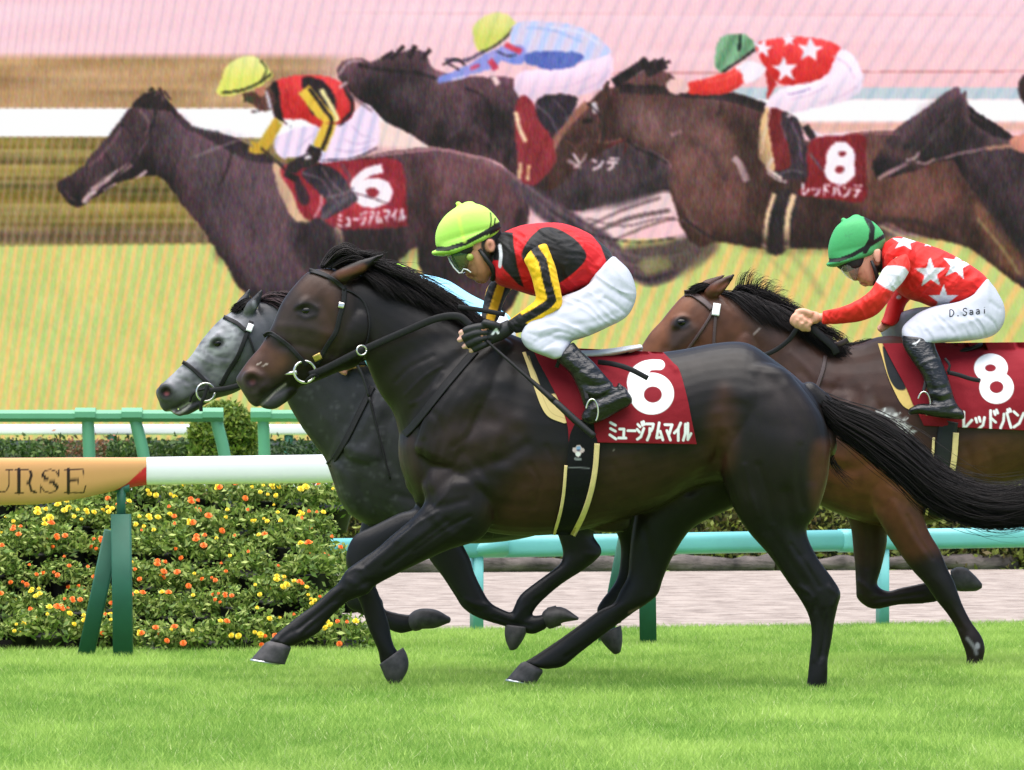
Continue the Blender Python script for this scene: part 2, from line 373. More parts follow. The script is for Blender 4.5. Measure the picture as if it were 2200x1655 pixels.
# ---------------------------------------------------------------- leafy masses
def leaf_cards(Pt, size, cols, seed=1, asp=.5, up=.3):
    r = np.random.default_rng(seed); n = len(Pt)
    d = r.normal(size=(n, 3)); d[:, 2] += up; d /= np.linalg.norm(d, axis=1)[:, None]
    s = r.normal(size=(n, 3)); s -= (s * d).sum(1)[:, None] * d; s /= np.linalg.norm(s, axis=1)[:, None]
    L = (size * r.uniform(.6, 1.3, n))[:, None]
    V = np.stack([Pt - d * L * .5, Pt + s * L * asp * .5, Pt + d * L * .5, Pt - s * L * asp * .5], 1).reshape(-1, 3)
    F = np.arange(n * 4).reshape(-1, 4)
    cols = np.array([S2L(c) for c in cols]); C = cols[r.integers(0, len(cols), n)] * r.uniform(.75, 1.25, (n, 1))
    return V, F, np.repeat(C, 4, 0)
M['leaf'] = mat('leaf', attr=True, rough=.55, spec=.3); translucent(M['leaf'], .25)
def hedge(name, label, x0, x1, y0, y1, h, n, size, cols, seed, top=.05, group=None, cat='hedge'):
    r = np.random.default_rng(seed)
    q = r.random((n, 3)); face = r.random(n)
    Pt = np.c_[x0 + (x1 - x0) * q[:, 0], y0 + (y1 - y0) * q[:, 1], h * q[:, 2]]
    f = face < .5; Pt[f, 1] = y0 + .10 * r.random(f.sum()) ** 2 + .06 * r.normal(size=f.sum())
    f = face > .75; Pt[f, 2] = h + top * r.normal(size=f.sum())
    V, F, C = leaf_cards(Pt, size, cols, seed)
    t = thing(name, label, cat, ((x0 + x1) / 2, (y0 + y1) / 2, 0), group)
    mk('foliage', V, F, M['leaf'], t, C, smooth=False)
    core = MB(); core.box(((x0 + x1) / 2, (y0 + y1) / 2 + .08, h * .45), (x1 - x0 - .1, y1 - y0 - .25, h * .9)); core.obj('branches', M['hedge_core'], t, smooth=False)
    return t
M['hedge_core'] = mat('hedge_core', (38, 48, 22), rough=.9, var=.4, vscale=6)
def wx(px, Y): return (px - CX) / FPX * Y
def wz(py, Y): return HC - (py - HY) / FPX * Y
G1 = [(54, 80, 34), (70, 98, 40), (44, 64, 28), (90, 110, 50)]
hedge('clipped_hedge', 'dark clipped hedge at the left end below the white rail', wx(-260, 70), wx(132, 70), 70, 71, wz(966, 70), 9000, .06, G1, 11)
hedge('clipped_hedge', 'dark clipped hedge between the two sloping green posts and the round bush', wx(228, 70), wx(470, 70), 70, 71, wz(966, 70), 8000, .06, G1, 12)
hedge('clipped_hedge', 'dark clipped hedge to the right of the round bush', wx(560, 72), wx(1400, 72), 72, 73, wz(966, 72), 14000, .06, [(48, 74, 36), (38, 60, 30), (64, 86, 42)], 13)
G2 = [(140, 150, 66), (106, 112, 50), (112, 98, 58), (76, 72, 40), (150, 158, 84)]
hedge('low_hedge', 'low yellowish hedge behind the timber edging of the sand track', -5.5, 6.5, 61.2, 62.4, wz(1060, 61), 30000, .07, G2, 14)
def bush():
    Y = 68.0; r = np.random.default_rng(5); n = 16000; c = at(480, 940, Y); rx, rz = wx(552, Y) - wx(480, Y), 0.34
    d = r.normal(size=(n, 3)); d /= np.linalg.norm(d, axis=1)[:, None]; rad = 1 - .22 * r.random(n) ** 2 + .05 * r.normal(size=n)
    Pt = d * rad[:, None] * np.array([rx, rx, rz]); up = Pt[:, 2] > 0
    zt = wz(866, Y); body = np.where(up, zt - rz + Pt[:, 2], 0); body[~up] = r.random((~up).sum()) * (zt - rz)
    k = ~up; Pt[k, :2] = d[k, :2] / np.linalg.norm(d[k, :2], axis=1)[:, None] * (rx * rad[k])[:, None]
    Pt = np.c_[c[0] + Pt[:, 0], Y + Pt[:, 1], body]
    V, F, C = leaf_cards(Pt, .055, [(96, 122, 44), (120, 140, 52), (74, 98, 36), (140, 152, 66)], 6)
    t = thing('round_bush', 'rounded topiary bush standing behind the end post of the green rail', 'bush', (c[0], Y, 0))
    mk('foliage', V, F, M['leaf'], t, C, smooth=False)
    v, f = sweep(np.array([[c[0], Y, 0], [c[0], Y, .6], [c[0], Y, zt - rz], [c[0], Y, zt - .1]]), [.6 * rx, .75 * rx, .7 * rx, .2], 12)
    mk('branches', v, f, M['hedge_core'], t)
bush()
# reddish planting and the plinth under the screen
hedge('flower_border', 'dull red planting at the foot of the big screen', wx(60, 74), wx(300, 74), 74, 74.6, wz(962, 74), 4000, .06, [(150, 100, 74), (110, 86, 60), (92, 100, 60)], 16, cat='flower bed')
# ---------------------------------------------------------------- rails
M['green'] = mat('green_paint', (88, 156, 116), rough=.45, var=.08, vscale=3)
M['dgreen'] = mat('dark_green_paint', (30, 92, 72), rough=.6, var=.12, vscale=9)
M['teal'] = mat('teal_paint', (112, 186, 186), rough=.45, var=.07, vscale=5)
oct_ = np.array([(math.cos(math.radians(22.5 + 45 * k)), math.sin(math.radians(22.5 + 45 * k))) for k in range(8)])
def green_rail(label, beam, posts, Y):
    t = thing('steeplechase_rail', label, 'rail', (wx(beam[0], Y), Y, 0), 'green steeplechase rails')
    b = MB(); zc = (wz(881, Y) + wz(907, Y)) / 2; r = (wz(881, Y) - wz(907, Y)) / 2 * 1.08
    b.tube([(wx(beam[0], Y), Y, zc), (wx(beam[1], Y), Y, zc)], r, flat=oct_ * np.array([1.3, 1])); b.obj('beam', M['green'], t, smooth=False)
    for x0, x1, slope in posts:
        m = MB(); ys = Y + .02
        path = catmull([(wx(x0, Y), ys, zc), (wx(x0 + slope * .18, Y), ys, zc - .1), (wx(x0 + slope * .6, Y), ys, zc - .35), (wx(x0 + slope * 1.0, Y), ys, 0.55), (wx(x0 + slope * 1.15, Y), ys, 0)], 5)
        m.tube(path, .055, n=14); p = m.obj('post', M['green'], t)
        c = MB(); c.tube([(wx(x0 - 26, Y), Y - .004, zc + .012), (wx(x0 + 18, Y), Y - .004, zc + .012)], r * 1.14, flat=oct_ * np.array([1.3, 1])); c.obj('bracket', M['green'], p, smooth=False)
    return t
green_rail('long green rail on the left with one straight and two sloping posts', (-320, 474), [(188, 188, 6), (288, 310, 34), (462, 488, 34)], 62.0)
green_rail('short green rail with a straight post beside the round bush', (545, 1300), [(565, 566, 5), (1000, 1000, 5)], 64.5)
def plain_rail(name, label, x0, x1, ya, yb, Y, m, posts, pm, cat='rail'):
    t = thing(name, label, cat, (wx(x0, Y), Y, 0)); b = MB(); zt, zb = wz(ya, Y), wz(yb, Y)
    b.tube([(wx(x0, Y), Y, (zt + zb) / 2), (wx(x1, Y), Y, (zt + zb) / 2)], 1.0, flat=rrect(.05, (zt - zb) / 2, .03)); b.obj('beam', m, t)
    for x in posts:
        q = MB(); q.tube([(wx(x, Y), Y + .02, 0), (wx(x, Y), Y + .02, zb + .02)], .05, n=12); q.obj('post', pm, t)
    return t
plain_rail('white_rail', 'white rail seen below the green rail, ending behind the round bush', -400, 1500, 912, 935, 75, M['white'], (-250, 240, 620, 1000), M['dgreen'])
plain_rail('low_white_rail', 'low white rail glimpsed past the right end of the flower bank', 250, 2500, 1037, 1066, 64, M['white'], (691, 1100, 1500, 1960, 2400), M['black'])
def timber_edge():
    ml = mat('weathered_timber', (84, 76, 72), rough=.9, var=.6, vscale=7, bump=(8, .8, .03, (.4, 3, 3)))
    for k, (a, b) in enumerate(((-420, 330), (335, 1010), (1015, 1660), (1665, 2190), (2195, 2900))):
        Ya = 60 + .3 * wx((a + b) / 2, 60); xa, xb = wx(a, Ya), wx(b, Ya); n = 24; xs = np.linspace(xa, xb, n)
        pts = np.c_[xs, Ya + .3 * (xs - (xa + xb) / 2), .055 + .01 * np.sin(xs * 5 + k)]
        v, f = sweep(pts, .075 + .012 * rng.normal(size=n), 10); v += .006 * rng.normal(size=v.shape)
        L = ['weathered log edging the sand track, the first to the left', 'weathered log edging the sand behind the grey horse', 'weathered log edging the sand between the dark green post and the front horse', 'weathered log edging the sand beneath the starred jockey', 'weathered log edging the sand track, farthest to the right'][k]
        tag(mk('timber_log', v, f, ml), L, 'log', 'timber logs edging the sand track')
timber_edge()
def teal_rail():
    t = thing('teal_rail', 'low turquoise rail along the sand track with a tapered joint', 'rail', (0, edge_y(0) - .1, 0))
    def pt(px, top):
        Y = 39.2; 
        for _ in range(8): Y = float(edge_y(wx(px, Y))) - .12
        return at(px, top, Y), Y
    def seg(name, a, b, ta, tb, h):
        p, Ya = pt(a, ta); q, Yb = pt(b, tb); m = MB(); p = p - np.array([0, 0, h / 2]); q = q - np.array([0, 0, h / 2])
        m.tube([p, q], 1.0, flat=rrect(.045, h / 2, .04)); return m.obj(name, M['teal'], t)
    seg('beam', -300, 1082, 1171, 1152, .12); seg('beam', 1040, 1812, 1152, 1138.5, .121); seg('beam', 1816, 2600, 1139, 1126, .117)
    m = MB(); a, _ = pt(1003, 1186); b, _ = pt(1052, 1155); c, _ = pt(1052, 1187)
    for px, ft, w_ in ((1024, 1363, .043), (1896, 1341, .04), (-120, 1385, .043), (2420, 1330, .04)):
        Y = 39.2
        for _ in range(8): Y = float(edge_y(wx(px, Y))) - .1
        m = MB(); m.tube([(wx(px, Y), Y, 0), (wx(px, Y), Y, wz(1172, Y))], 1, flat=rrect(w_, .03, .012)); m.obj('post', M['teal'], t)
    p, _ = pt(1000, 1187); q, _ = pt(1048, 1170); m = MB()
    m.tube([p, (p + q) / 2 + np.array([.02, -.01, .0]), q + np.array([.1, -.01, 0])], [.018, .045, .062], n=10); m.obj('joint_sleeve', M['teal'], t)
    p, _ = pt(1815, 1162); m = MB(); m.tube([p + np.array([-.04, -.004, 0]), p + np.array([.05, -.004, 0])], 1.0, flat=rrect(.05, .066, .04)); m.obj('joint_sleeve', M['teal'], t)
teal_rail()
# ---------------------------------------------------------------- running rail with the sponsor pad
GLY = {
 'ミ': ['.2,.08 .8,.22', '.2,.40 .8,.54', '.12,.74 .86,.95'], 'ュ': ['.18,.42 .72,.42 .66,.9', '.05,.9 .95,.9'], 'ー': ['.05,.5 .95,.5'],
 'ジ': ['.15,.15 .42,.28', '.06,.42 .34,.56', '.08,.95 .5,.82 .88,.36', '.62,.04 .72,.2', '.84,.0 .94,.15'],
 'ア': ['.08,.12 .92,.12 .8,.36 .62,.5', '.48,.36 .46,.66 .16,.98'], 'ム': ['.5,.05 .18,.86 .85,.8', '.62,.5 .94,.96'],
 'マ': ['.06,.14 .94,.14 .56,.66', '.3,.46 .72,.96'], 'イ': ['.86,.04 .55,.36 .08,.58', '.56,.36 .56,.98'],
 'ル': ['.3,.1 .28,.6 .04,.96', '.6,.05 .6,.92 .98,.6'], 'レ': ['.2,.04 .2,.92 .92,.48'],
 'ッ': ['.12,.4 .22,.6', '.42,.35 .52,.56', '.9,.38 .76,.76 .32,.98'], 'ド': ['.3,.04 .3,.98', '.3,.4 .74,.64', '.6,.08 .7,.25', '.82,.02 .92,.18'],
 'バ': ['.35,.25 .3,.6 .04,.95', '.6,.2 .76,.56 .96,.95', '.66,.04 .74,.16', '.84,.0 .94,.12'], 'ン': ['.08,.15 .42,.34', '.08,.94 .55,.76 .94,.26'],
 'デ': ['.2,.1 .74,.1', '.04,.4 .96,.4', '.55,.4 .5,.7 .18,.97', '.8,.02 .86,.14', '.94,.0 .99,.1'],
 'D': ['.15,.05 .15,.95 .55,.9 .85,.6 .8,.3 .5,.08 .15,.05'], '.': ['.3,.93 .55,.93'], 'S': ['.85,.2 .6,.05 .25,.12 .2,.35 .5,.48 .8,.62 .75,.88 .4,.97 .12,.82'],
 'a': ['.2,.42 .6,.38 .75,.55 .75,.95', '.75,.62 .3,.66 .2,.85 .5,.96 .75,.8'], 'g': ['.75,.4 .3,.4 .18,.62 .4,.8 .75,.7', '.75,.4 .75,1.05 .45,1.2 .2,1.12'], 'i': ['.5,.4 .5,.95', '.5,.15 .5,.2'],
}
def text_items(s, x0, y0, x1, y1, h, wd, c, soft=.8, shear=0.0, hs=None):
    out = []; n = len(s); adv = 1.0 / n
    for k, ch in enumerate(s):
        for st in GLY[ch]:
            q = P(st); u = (k + .06 + q[:, 0] * .88) * adv
            hh = h if hs is None else h + (hs - h) * u
            X = x0 + (x1 - x0) * u - shear * (q[:, 1] - .5) * hh; Yy = y0 + (y1 - y0) * u + q[:, 1] * hh
            out.append(('pline', np.stack([X, Yy], -1), c, soft, wd))
    return out
def serif(ch, x, y, w_, h):             # high contrast roman capitals as filled strokes: (pts, width)
    T, N_ = 7.4, 2.7; q = []
    def ln(a, wd): q.append((np.array([(x + u * w_, y + v * h) for u, v in a]), wd))
    if ch == 'U': ln([(.2, .02), (.2, .68), (.3, .9), (.5, .97), (.7, .9), (.82, .68), (.82, .02)], N_); ln([(.2, .02), (.2, .7), (.32, .93)], T); ln([(.04, .02), (.38, .02)], N_); ln([(.68, .02), (.98, .02)], N_)
    if ch == 'R': ln([(.22, .02), (.22, .98)], T); ln([(.05, .02), (.6, .02), (.78, .12), (.8, .3), (.7, .45), (.5, .5), (.22, .5)], N_); ln([(.74, .12), (.79, .27), (.72, .42)], T * .8); ln([(.5, .5), (.7, .62), (.78, .9), (.98, .97)], T * .7); ln([(.05, .98), (.42, .98)], N_)
    if ch == 'S': ln([(.84, .26), (.76, .1), (.54, .02), (.32, .06), (.2, .2), (.22, .3)], N_); ln([(.82, .66), (.82, .8), (.7, .93), (.5, .98), (.28, .92), (.16, .74)], N_); ln([(.23, .26), (.36, .42), (.64, .56), (.79, .74)], T); ln([(.86, .04), (.86, .3)], N_); ln([(.13, .7), (.13, .97)], N_)
    if ch == 'E': ln([(.22, .02), (.22, .98)], T); ln([(.05, .02), (.85, .02), (.88, .25)], N_); ln([(.22, .48), (.62, .48)], N_); ln([(.64, .36), (.64, .6)], N_); ln([(.05, .98), (.88, .98), (.96, .7)], N_)
    if ch == 'O': ln([(.5, .02), (.24, .12), (.12, .5), (.24, .88), (.5, .98), (.76, .88), (.88, .5), (.76, .12), (.5, .02)], N_); ln([(.2, .2), (.13, .5), (.2, .8)], T); ln([(.8, .2), (.87, .5), (.8, .8)], T)
    if ch == 'C': ln([(.86, .3), (.78, .1), (.52, .02), (.24, .12), (.12, .5), (.24, .88), (.52, .98), (.78, .9), (.88, .7)], N_); ln([(.2, .2), (.13, .5), (.2, .8)], T)
    return q
def grid_faces(nu, nv):                  # nu columns, nv rows
    i, j = np.meshgrid(np.arange(nu - 1), np.arange(nv - 1)); b = (j * nu + i).ravel()
    return np.stack([b, b + 1, b + nu + 1, b + nu], -1)
M['pad'] = mat('rail_pad', attr=True, rough=.25, spec=.5)
M['plastic'] = mat('white_rail_plastic', (251, 251, 252), rough=.3, var=.015, vscale=3)
def running_rail():
    Y = 34.2
    def yy(px): return 34.2 + .0019 * (px - 262)          # the rail recedes slightly to the right
    t = thing('running_rail', 'white running rail with a peach lettered pad on dark green posts', 'rail', (wx(262, Y), Y, 0))
    # white tube as a swept beam, slightly bulged profile
    xs = np.array([312, 318, 420, 700, 1100, 1600, 2100, 2700]); yt = np.array([984, 982.5, 981, 977, 972, 966, 960, 953]); yb = np.array([1041, 1042, 1041, 1038, 1028, 1014, 1001, 986])
    V, F = loft([(x, a, x + .01, b, 35.0 - yy(x), .062) for x, a, b in zip(xs, yt, yb)], 35.0, 24, 3, (.2, .2), 2.6)
    mk('beam', V, F, M['plastic'], t)
    # pad
    ring = np.array([(-420, 986, 1092), (-150, 985, 1090), (0, 984, 1086), (90, 983.5, 1083), (170, 983, 1072), (240, 983, 1056), (290, 983, 1046), (316, 982.5, 1042)], float)
    ring = catmull(ring, 30); ring = resample(ring, 1.6); nv = 90; a = np.linspace(0, 2 * np.pi, nv, endpoint=False)
    n = len(ring); Vp = np.zeros((n, nv, 3))
    for i, (x, y0, y1) in enumerate(ring):
        hh = (y1 - y0) / 2; c = (y0 + y1) / 2; yd = yy(x); ww = .068
        ca = np.sign(np.cos(a)) * np.abs(np.cos(a)) ** .72; sa = np.sign(np.sin(a)) * np.abs(np.sin(a)) ** .72
        p = at(x, c + hh * ca, yd); p[:, 1] -= ww * sa; Vp[i] = p
    Vp = Vp.reshape(-1, 3)
    i, j = np.meshgrid(np.arange(n - 1), np.arange(nv), indexing='ij'); j2 = (j + 1) % nv
    Fp = np.stack([i * nv + j, i * nv + j2, (i + 1) * nv + j2, (i + 1) * nv + j], -1).reshape(-1, 4)
    X = topx(Vp); C = np.broadcast_to(S2L((216, 160, 100)), (len(Vp), 3)).copy()
    items = [('cpoly', '316,1004 316,1043 248,1056 272,1040 296,1018', (206, 30, 44), 1.2)]
    xx = 188.0
    for ch, w_ in zip('ESRUOC', (52, 56, 50, 50, 56, 50)):
        xx -= w_
        for pts, wd in serif(ch, xx, 1008, w_ * .96, 52): items.append(('pline', pts, (44, 26, 20), .8, wd))
    C = paint(C, X, items)
    mk('rail_pad', Vp, Fp, M['pad'], t, C)
    tag(t.children[-1], 'peach pad with black serif capitals and a red wedge at its end')
    # posts with struts
    for x0, foot, wd, strut, top, neck in ((262, 1403, 21, (176, 240), 1105, 1062), (1390, 1376, 18, (1296, 1352), 1090, 1030), (2560, 1350, 17, (2470, 2520), 1080, 1010), (-640, 1425, 22, (-726, -664), 1120, 1080)):
        Yp = 15210.0 / (foot - 958); m = MB(); hw = wd / FPX * Yp; zt = HC - (top - 958) / FPX * Yp
        m.tube([(wx(x0 - 2, Yp), Yp, zt), (wx(x0 + 3, Yp), Yp, 0)], 1.0, flat=rrect(hw, hw, .008)); p = m.obj('post', M['dgreen'], t)
        m = MB(); m.tube([(wx(x0 - 2, Yp), Yp, zt - .05), (wx(x0 - 1, Yp), Yp, HC - (neck - 958 - 22) / FPX * Yp)], .022, n=12)
        m.tube([(wx(x0 - 16, Yp), Yp, HC - (neck - 958 - 12) / FPX * Yp), (wx(x0 + 16, Yp), Yp, HC - (neck - 958 - 12) / FPX * Yp)], .02, n=10); m.obj('neck', M['dgreen'], p)
        m = MB(); zs = HC - (1142 + (foot - 1403) - 958) / FPX * Yp
        m.tube([(wx(strut[1], Yp), Yp + .06, zs), (wx(strut[0], Yp), Yp + .12, 0)], 1.0, up=(0, 1, 0), flat=rrect(hw * .86, hw * .5, .01)); m.obj('strut', M['dgreen'], t)
running_rail()
# ---------------------------------------------------------------- tiered bank of potted marigolds
M['pot'] = mat('black_pot', (26, 25, 26), rough=.5)
M['stage'] = mat('flower_stage', (30, 27, 25), rough=.9, var=.3, vscale=9)
M['petal_y'] = mat('petal_yellow', (250, 220, 50), rough=.6, var=.18, vscale=60)
M['petal_o'] = mat('petal_orange', (248, 122, 30), rough=.6, var=.25, vscale=60)
def blossom_mesh(seed, r_, h):
    r = np.random.default_rng(seed); V = []; F = []
    for ring, (nr, rad, z0, tilt) in enumerate(((11, 1.0, .0, .1), (10, .8, .22, .35), (8, .55, .42, .7), (5, .28, .52, 1.1))):
        for k in range(nr):
            a = 2 * np.pi * (k + .5 * ring) / nr + .2 * r.normal(); ca, sa = np.cos(a), np.sin(a); w_ = rad * np.pi / nr * 1.5
            for u, v, dz in ((.15, 0, 0), (.7, -w_, .1), (1.0, -w_ * .5, tilt * .3), (1.0, w_ * .5, tilt * .3 + .06 * r.normal()), (.7, w_, .1)):
                rr = rad * u; V.append((r_ * (ca * rr - sa * v), r_ * (sa * rr + ca * v), h * (z0 + dz) + .0))
            b = len(V) - 5; F.append((b, b + 1, b + 2, b + 3, b + 4))
    return np.array(V), F
def marigolds():
    bY = 35.35
    st = thing('flower_stage', 'dark stepped staging that carries the bank of marigolds', 'plant stand', (wx(200, 36.3), 36.3, 0))
    tiers = 6
    for k in range(tiers):
        m = MB(); y = bY + .2 * k; z = .10 + .125 * k
        x1 = wx(758 - 13 * k, y); m.box(((wx(-560, y) + x1) / 2, y + .17, z / 2 - .005), (x1 - wx(-560, y), .12, z)); m.obj('step', M['stage'], st, smooth=False)
    # prototypes
    protos = {}
    for kind in ('yellow', 'orange', 'mixed', 'green'):
        for v in range(3):
            r = np.random.default_rng(100 + v + 10 * len(kind)); n = 520
            d = r.normal(size=(n, 3)); d[:, 2] = np.abs(d[:, 2]) * .9 - .25; d /= np.linalg.norm(d, axis=1)[:, None]
            Pt = d * (.6 + .45 * r.random(n)[:, None]) * np.array([.125, .10, .115]); Pt[:, 2] += .02
            Vf, Ff, Cf = leaf_cards(Pt, .036, [(124, 150, 64), (150, 170, 82), (100, 128, 54), (172, 186, 104), (80, 104, 46)], 200 + v, .42, .2)
            t = thing('potted_marigold', 'x', 'flower', (0, 0, 0))
            mk('foliage', Vf, Ff, M['leaf'], t, Cf, smooth=False)
            pv, pf = sweep(np.array([[0, .02, -.115], [0, .02, -.09], [0, .02, -.015], [0, .02, -.006], [0, .02, .0]]), [.052, .056, .072, .080, .080], 20); 
            mk('pot', pv, pf, M['pot'], t)
            nb = {'yellow': 7, 'orange': 6, 'mixed': 7, 'green': 2}[kind] - v % 2
            for q in range(nb):
                a = r.uniform(-2.7, -.45); el = r.uniform(.12, 1.15); rr = 1.06
                p = np.array([np.cos(a) * np.cos(el) * .125, np.sin(a) * np.cos(el) * .10, np.sin(el) * .115 + .02]) * rr
                mm = 'petal_y' if kind == 'yellow' or (kind in ('mixed', 'green') and q % 2 == 0) else 'petal_o'
                bv, bf = blossom_mesh(300 + q + v, r.uniform(.007, .0175), .013)
                nrm = Vector(p / np.linalg.norm(p)) + Vector((0, -.3, .55)); R = np.array(nrm.to_track_quat('Z', 'Y').to_matrix())
                mk('blossom', bv @ R.T + p, bf, M[mm], t)
            protos[kind, v] = t
    used = set(); r = np.random.default_rng(21)
    rown = ['bottom', 'second', 'third', 'fourth', 'fifth', 'top']
    for k in range(tiers):
        y = bY + .2 * k - .02; z = .115 + .125 * k + .02
        xs = np.arange(-560 + (40 if k % 2 else 0), 772 - 12 * k, 68)
        for x in xs:
            px = x + r.uniform(-20, 20)
            if k == 5: kind = r.choice(['yellow', 'mixed', 'yellow', 'green', 'mixed'])
            elif k == 4: kind = r.choice(['yellow', 'yellow', 'green', 'orange', 'mixed'])
            elif k == 3: kind = r.choice(['orange', 'orange', 'mixed', 'green', 'green'])
            else: kind = r.choice(['orange', 'orange', 'mixed', 'yellow', 'green', 'green', 'mixed'])
            v = int(r.integers(0, 3)); o = protos[kind, v]
            if (kind, v) in used: o = clone(o)
            used.add((kind, v)); o.location = (wx(px, y), y + r.uniform(-.07, .05), z - (.035 if k == 0 else 0) + r.uniform(-.05, .045)); o.rotation_euler = (r.uniform(-.05, .3), r.uniform(-.15, .15), r.uniform(-.5, .5)); s = r.uniform(.85, 1.25); o.scale = (s, s, s)
            d = {'yellow': 'with yellow blooms', 'orange': 'with orange blooms', 'mixed': 'with yellow and orange blooms', 'green': 'nearly without blooms'}[kind]
            o['label'] = 'potted marigold %s in the %s row of the flower bank' % (d, rown[k]); o['group'] = 'potted marigolds in the flower bank'
    for kv, o in protos.items():
        if kv not in used:
            for ch in list(o.children): bpy.data.objects.remove(ch)
            bpy.data.objects.remove(o)
marigolds()
# ---------------------------------------------------------------- big screen showing the same race
SY = 95.0
def screen():
    step = 2.6; x0, x1, y0, y1 = -1300.0, 3500.0, -120.0, 946.0
    nx, ny = int((x1 - x0) / step) + 1, int((y1 - y0) / step) + 1
    gx, gy = np.linspace(x0, x1, nx), np.linspace(y0, y1, ny); X, Yp = np.meshgrid(gx, gy)
    I = np.zeros((ny, nx, 3)); N2 = lambda sx, sy, seed: vnoise(np.stack([X.ravel() * sx, Yp.ravel() * sy], -1), 1.0, seed).reshape(ny, nx)
    WX = (N2(.10, .05, 41) - .5) * 4 + (N2(.28, .16, 42) - .5) * 2; WY = (N2(.06, .09, 43) - .5) * 3 + (N2(.2, .28, 44) - .5) * 2
    def blur(m, k):
        k = max(1, int(k / step)); ker = np.ones(2 * k + 1) / (2 * k + 1)
        for ax in (0, 1): m = np.apply_along_axis(lambda v: np.convolve(np.pad(v, k, 'edge'), ker, 'valid'), ax, m)
        return m
    def fill(pts, c, soft=4, op=1.0, c2=None, closed=True, raw=False, tex=None, shade=0.0, fray=1.0):
        q = P(pts) if isinstance(pts, str) else pts
        q = q if raw else catmull(q, 5, True); pad = soft * 3 + 8
        i0, i1 = max(0, int((q[:, 0].min() - pad - x0) / step)), min(nx, int((q[:, 0].max() + pad - x0) / step) + 2)
        j0, j1 = max(0, int((q[:, 1].min() - pad - y0) / step)), min(ny, int((q[:, 1].max() + pad - y0) / step) + 2)
        if i1 - i0 < 3 or j1 - j0 < 3: return
        sx, sy_ = X[j0:j1, i0:i1], Yp[j0:j1, i0:i1]
        m = inside(np.stack([(sx + WX[j0:j1, i0:i1] * fray).ravel(), (sy_ + WY[j0:j1, i0:i1] * fray).ravel()], -1), q).reshape(sx.shape).astype(float)
        if soft >= step: m = blur(m, soft)
        m = m[..., None] * op; col = np.asarray(c, float)
        if tex is not None: t = tex[j0:j1, i0:i1, None]; col = col * (1 - t) + np.asarray(c2, float) * t
        if shade:
            mb = blur(blur(m[..., 0], 26), 26); gy = np.gradient(mb, axis=0) * 22; gx = np.gradient(mb, axis=1) * 22; sh = gy * 1.0 - gx * .25
            col = col + shade * (np.clip(sh, 0, 1.6)[..., None] * np.array((80, 54, 60)) + np.clip(sh, -1.2, 0)[..., None] * np.array((38, 34, 36)))
        I[j0:j1, i0:i1] = I[j0:j1, i0:i1] * (1 - m) + col * m
    def line(pts, wd, c, soft=2.6, op=1.0):
        q = P(pts); q = catmull(q, 6) if len(q) > 2 else resample(q, 8)
        T = np.gradient(q, axis=0); T /= np.linalg.norm(T, axis=1)[:, None] + 1e-9; n = np.stack([T[:, 1], -T[:, 0]], -1) * wd / 2
        fill(np.vstack([q + n, (q - n)[::-1]]), c, soft, op, raw=True, fray=.3)
    strk = np.clip((N2(.02, .014, 1) * .72 + N2(.09, .04, 2) * .22 + N2(.3, .08, 22) * .06 - .36) * 2.0, 0, 1)        # vertical streaks on dark shapes
    blot = N2(.012, .012, 3)
    # background: sand, hedge bands, white rail, turf
    I[:] = (250, 206, 214); I[:] += ((N2(.002, .05, 4) - .5) * 10)[..., None]
    t = np.clip((Yp - 60) / 140, 0, 1)[..., None]; I[:] = I * (1 - .35 * t) + np.array((240, 180, 176)) * .35 * t
    hb = N2(.0032, .075, 5); hb2 = N2(.006, .03, 6)
    hedge_c = np.array((122, 106, 54)) * (1 - hb[..., None]) + np.array((190, 158, 92)) * hb[..., None]; hedge_c += ((hb2 - .5) * 50)[..., None]
    left = 1 / (1 + np.exp((X - 700 - 25 * np.sin(Yp / 17)) / 40))
    m = (left * np.clip((Yp - 112) / 18, 0, 1))[..., None]; I[:] = I * (1 - m) + (hedge_c * .62 + np.array((224, 172, 156)) * .38) * m
    # right: sand tones run down to the rails
    for a, b, c in ((100, 250, (232, 176, 168)),):
        pass
    line('1290,158 3600,146', 4, (205, 140, 140), 2.6, .8); line('700,28 3600,38', 4, (238, 190, 196), 2.6, .7)
    fill('1290,190 3600,184 3600,212 1290,216', (186, 206, 214), 5, .85, raw=True, fray=.1)
    fill('1290,216 3600,210 3600,260 1290,264', (255, 246, 248), 5, raw=True, fray=.1)
    fill('1290,264 3600,260 3600,280 1290,284', (226, 176, 160), 6, .9, raw=True, fray=.1)
    low = np.clip((Yp - 288) / 6, 0, 1) * left; dk = np.clip((Yp - 470) / 30, 0, 1) * np.clip((530 - Yp) / 14, 0, 1)
    band = np.array((92, 84, 42)) * (1 - hb[..., None]) + np.array((166, 148, 74)) * hb[..., None]; band += ((N2(.003, .12, 8) - .5) * 46)[..., None]
    band = band * (1 - .6 * dk[..., None]) + np.array((84, 70, 66)) * .6 * dk[..., None]
    I[:] = I * (1 - low[..., None]) + band * low[..., None]
    fill('-1400,241 -460,235 560,232 980,262 980,302 700,298 -460,292 -1400,298', (255, 248, 250), 4, raw=True, fray=.1)
    fill('800,255 960,290 960,330 800,312', (244, 214, 206), 6, raw=True)
    turf_y = 524 - .010 * X; tm = np.clip((Yp - turf_y) / 9, 0, 1)[..., None]
    g = N2(.01, .016, 9)[..., None]; I[:] = I * (1 - tm) + (np.array((182, 206, 126)) * (1 - g) + np.array((202, 206, 122)) * g) * tm
    # moire of the LED grid: stripes whose pitch widens to the right
    def moire():
        return 2 * np.pi * (.023 * X - 30.0 * np.exp(-(X + 200) / 600) + (.008 + .0085 * (np.clip(X, 0, 3000) / 2000) ** 2) * Yp)
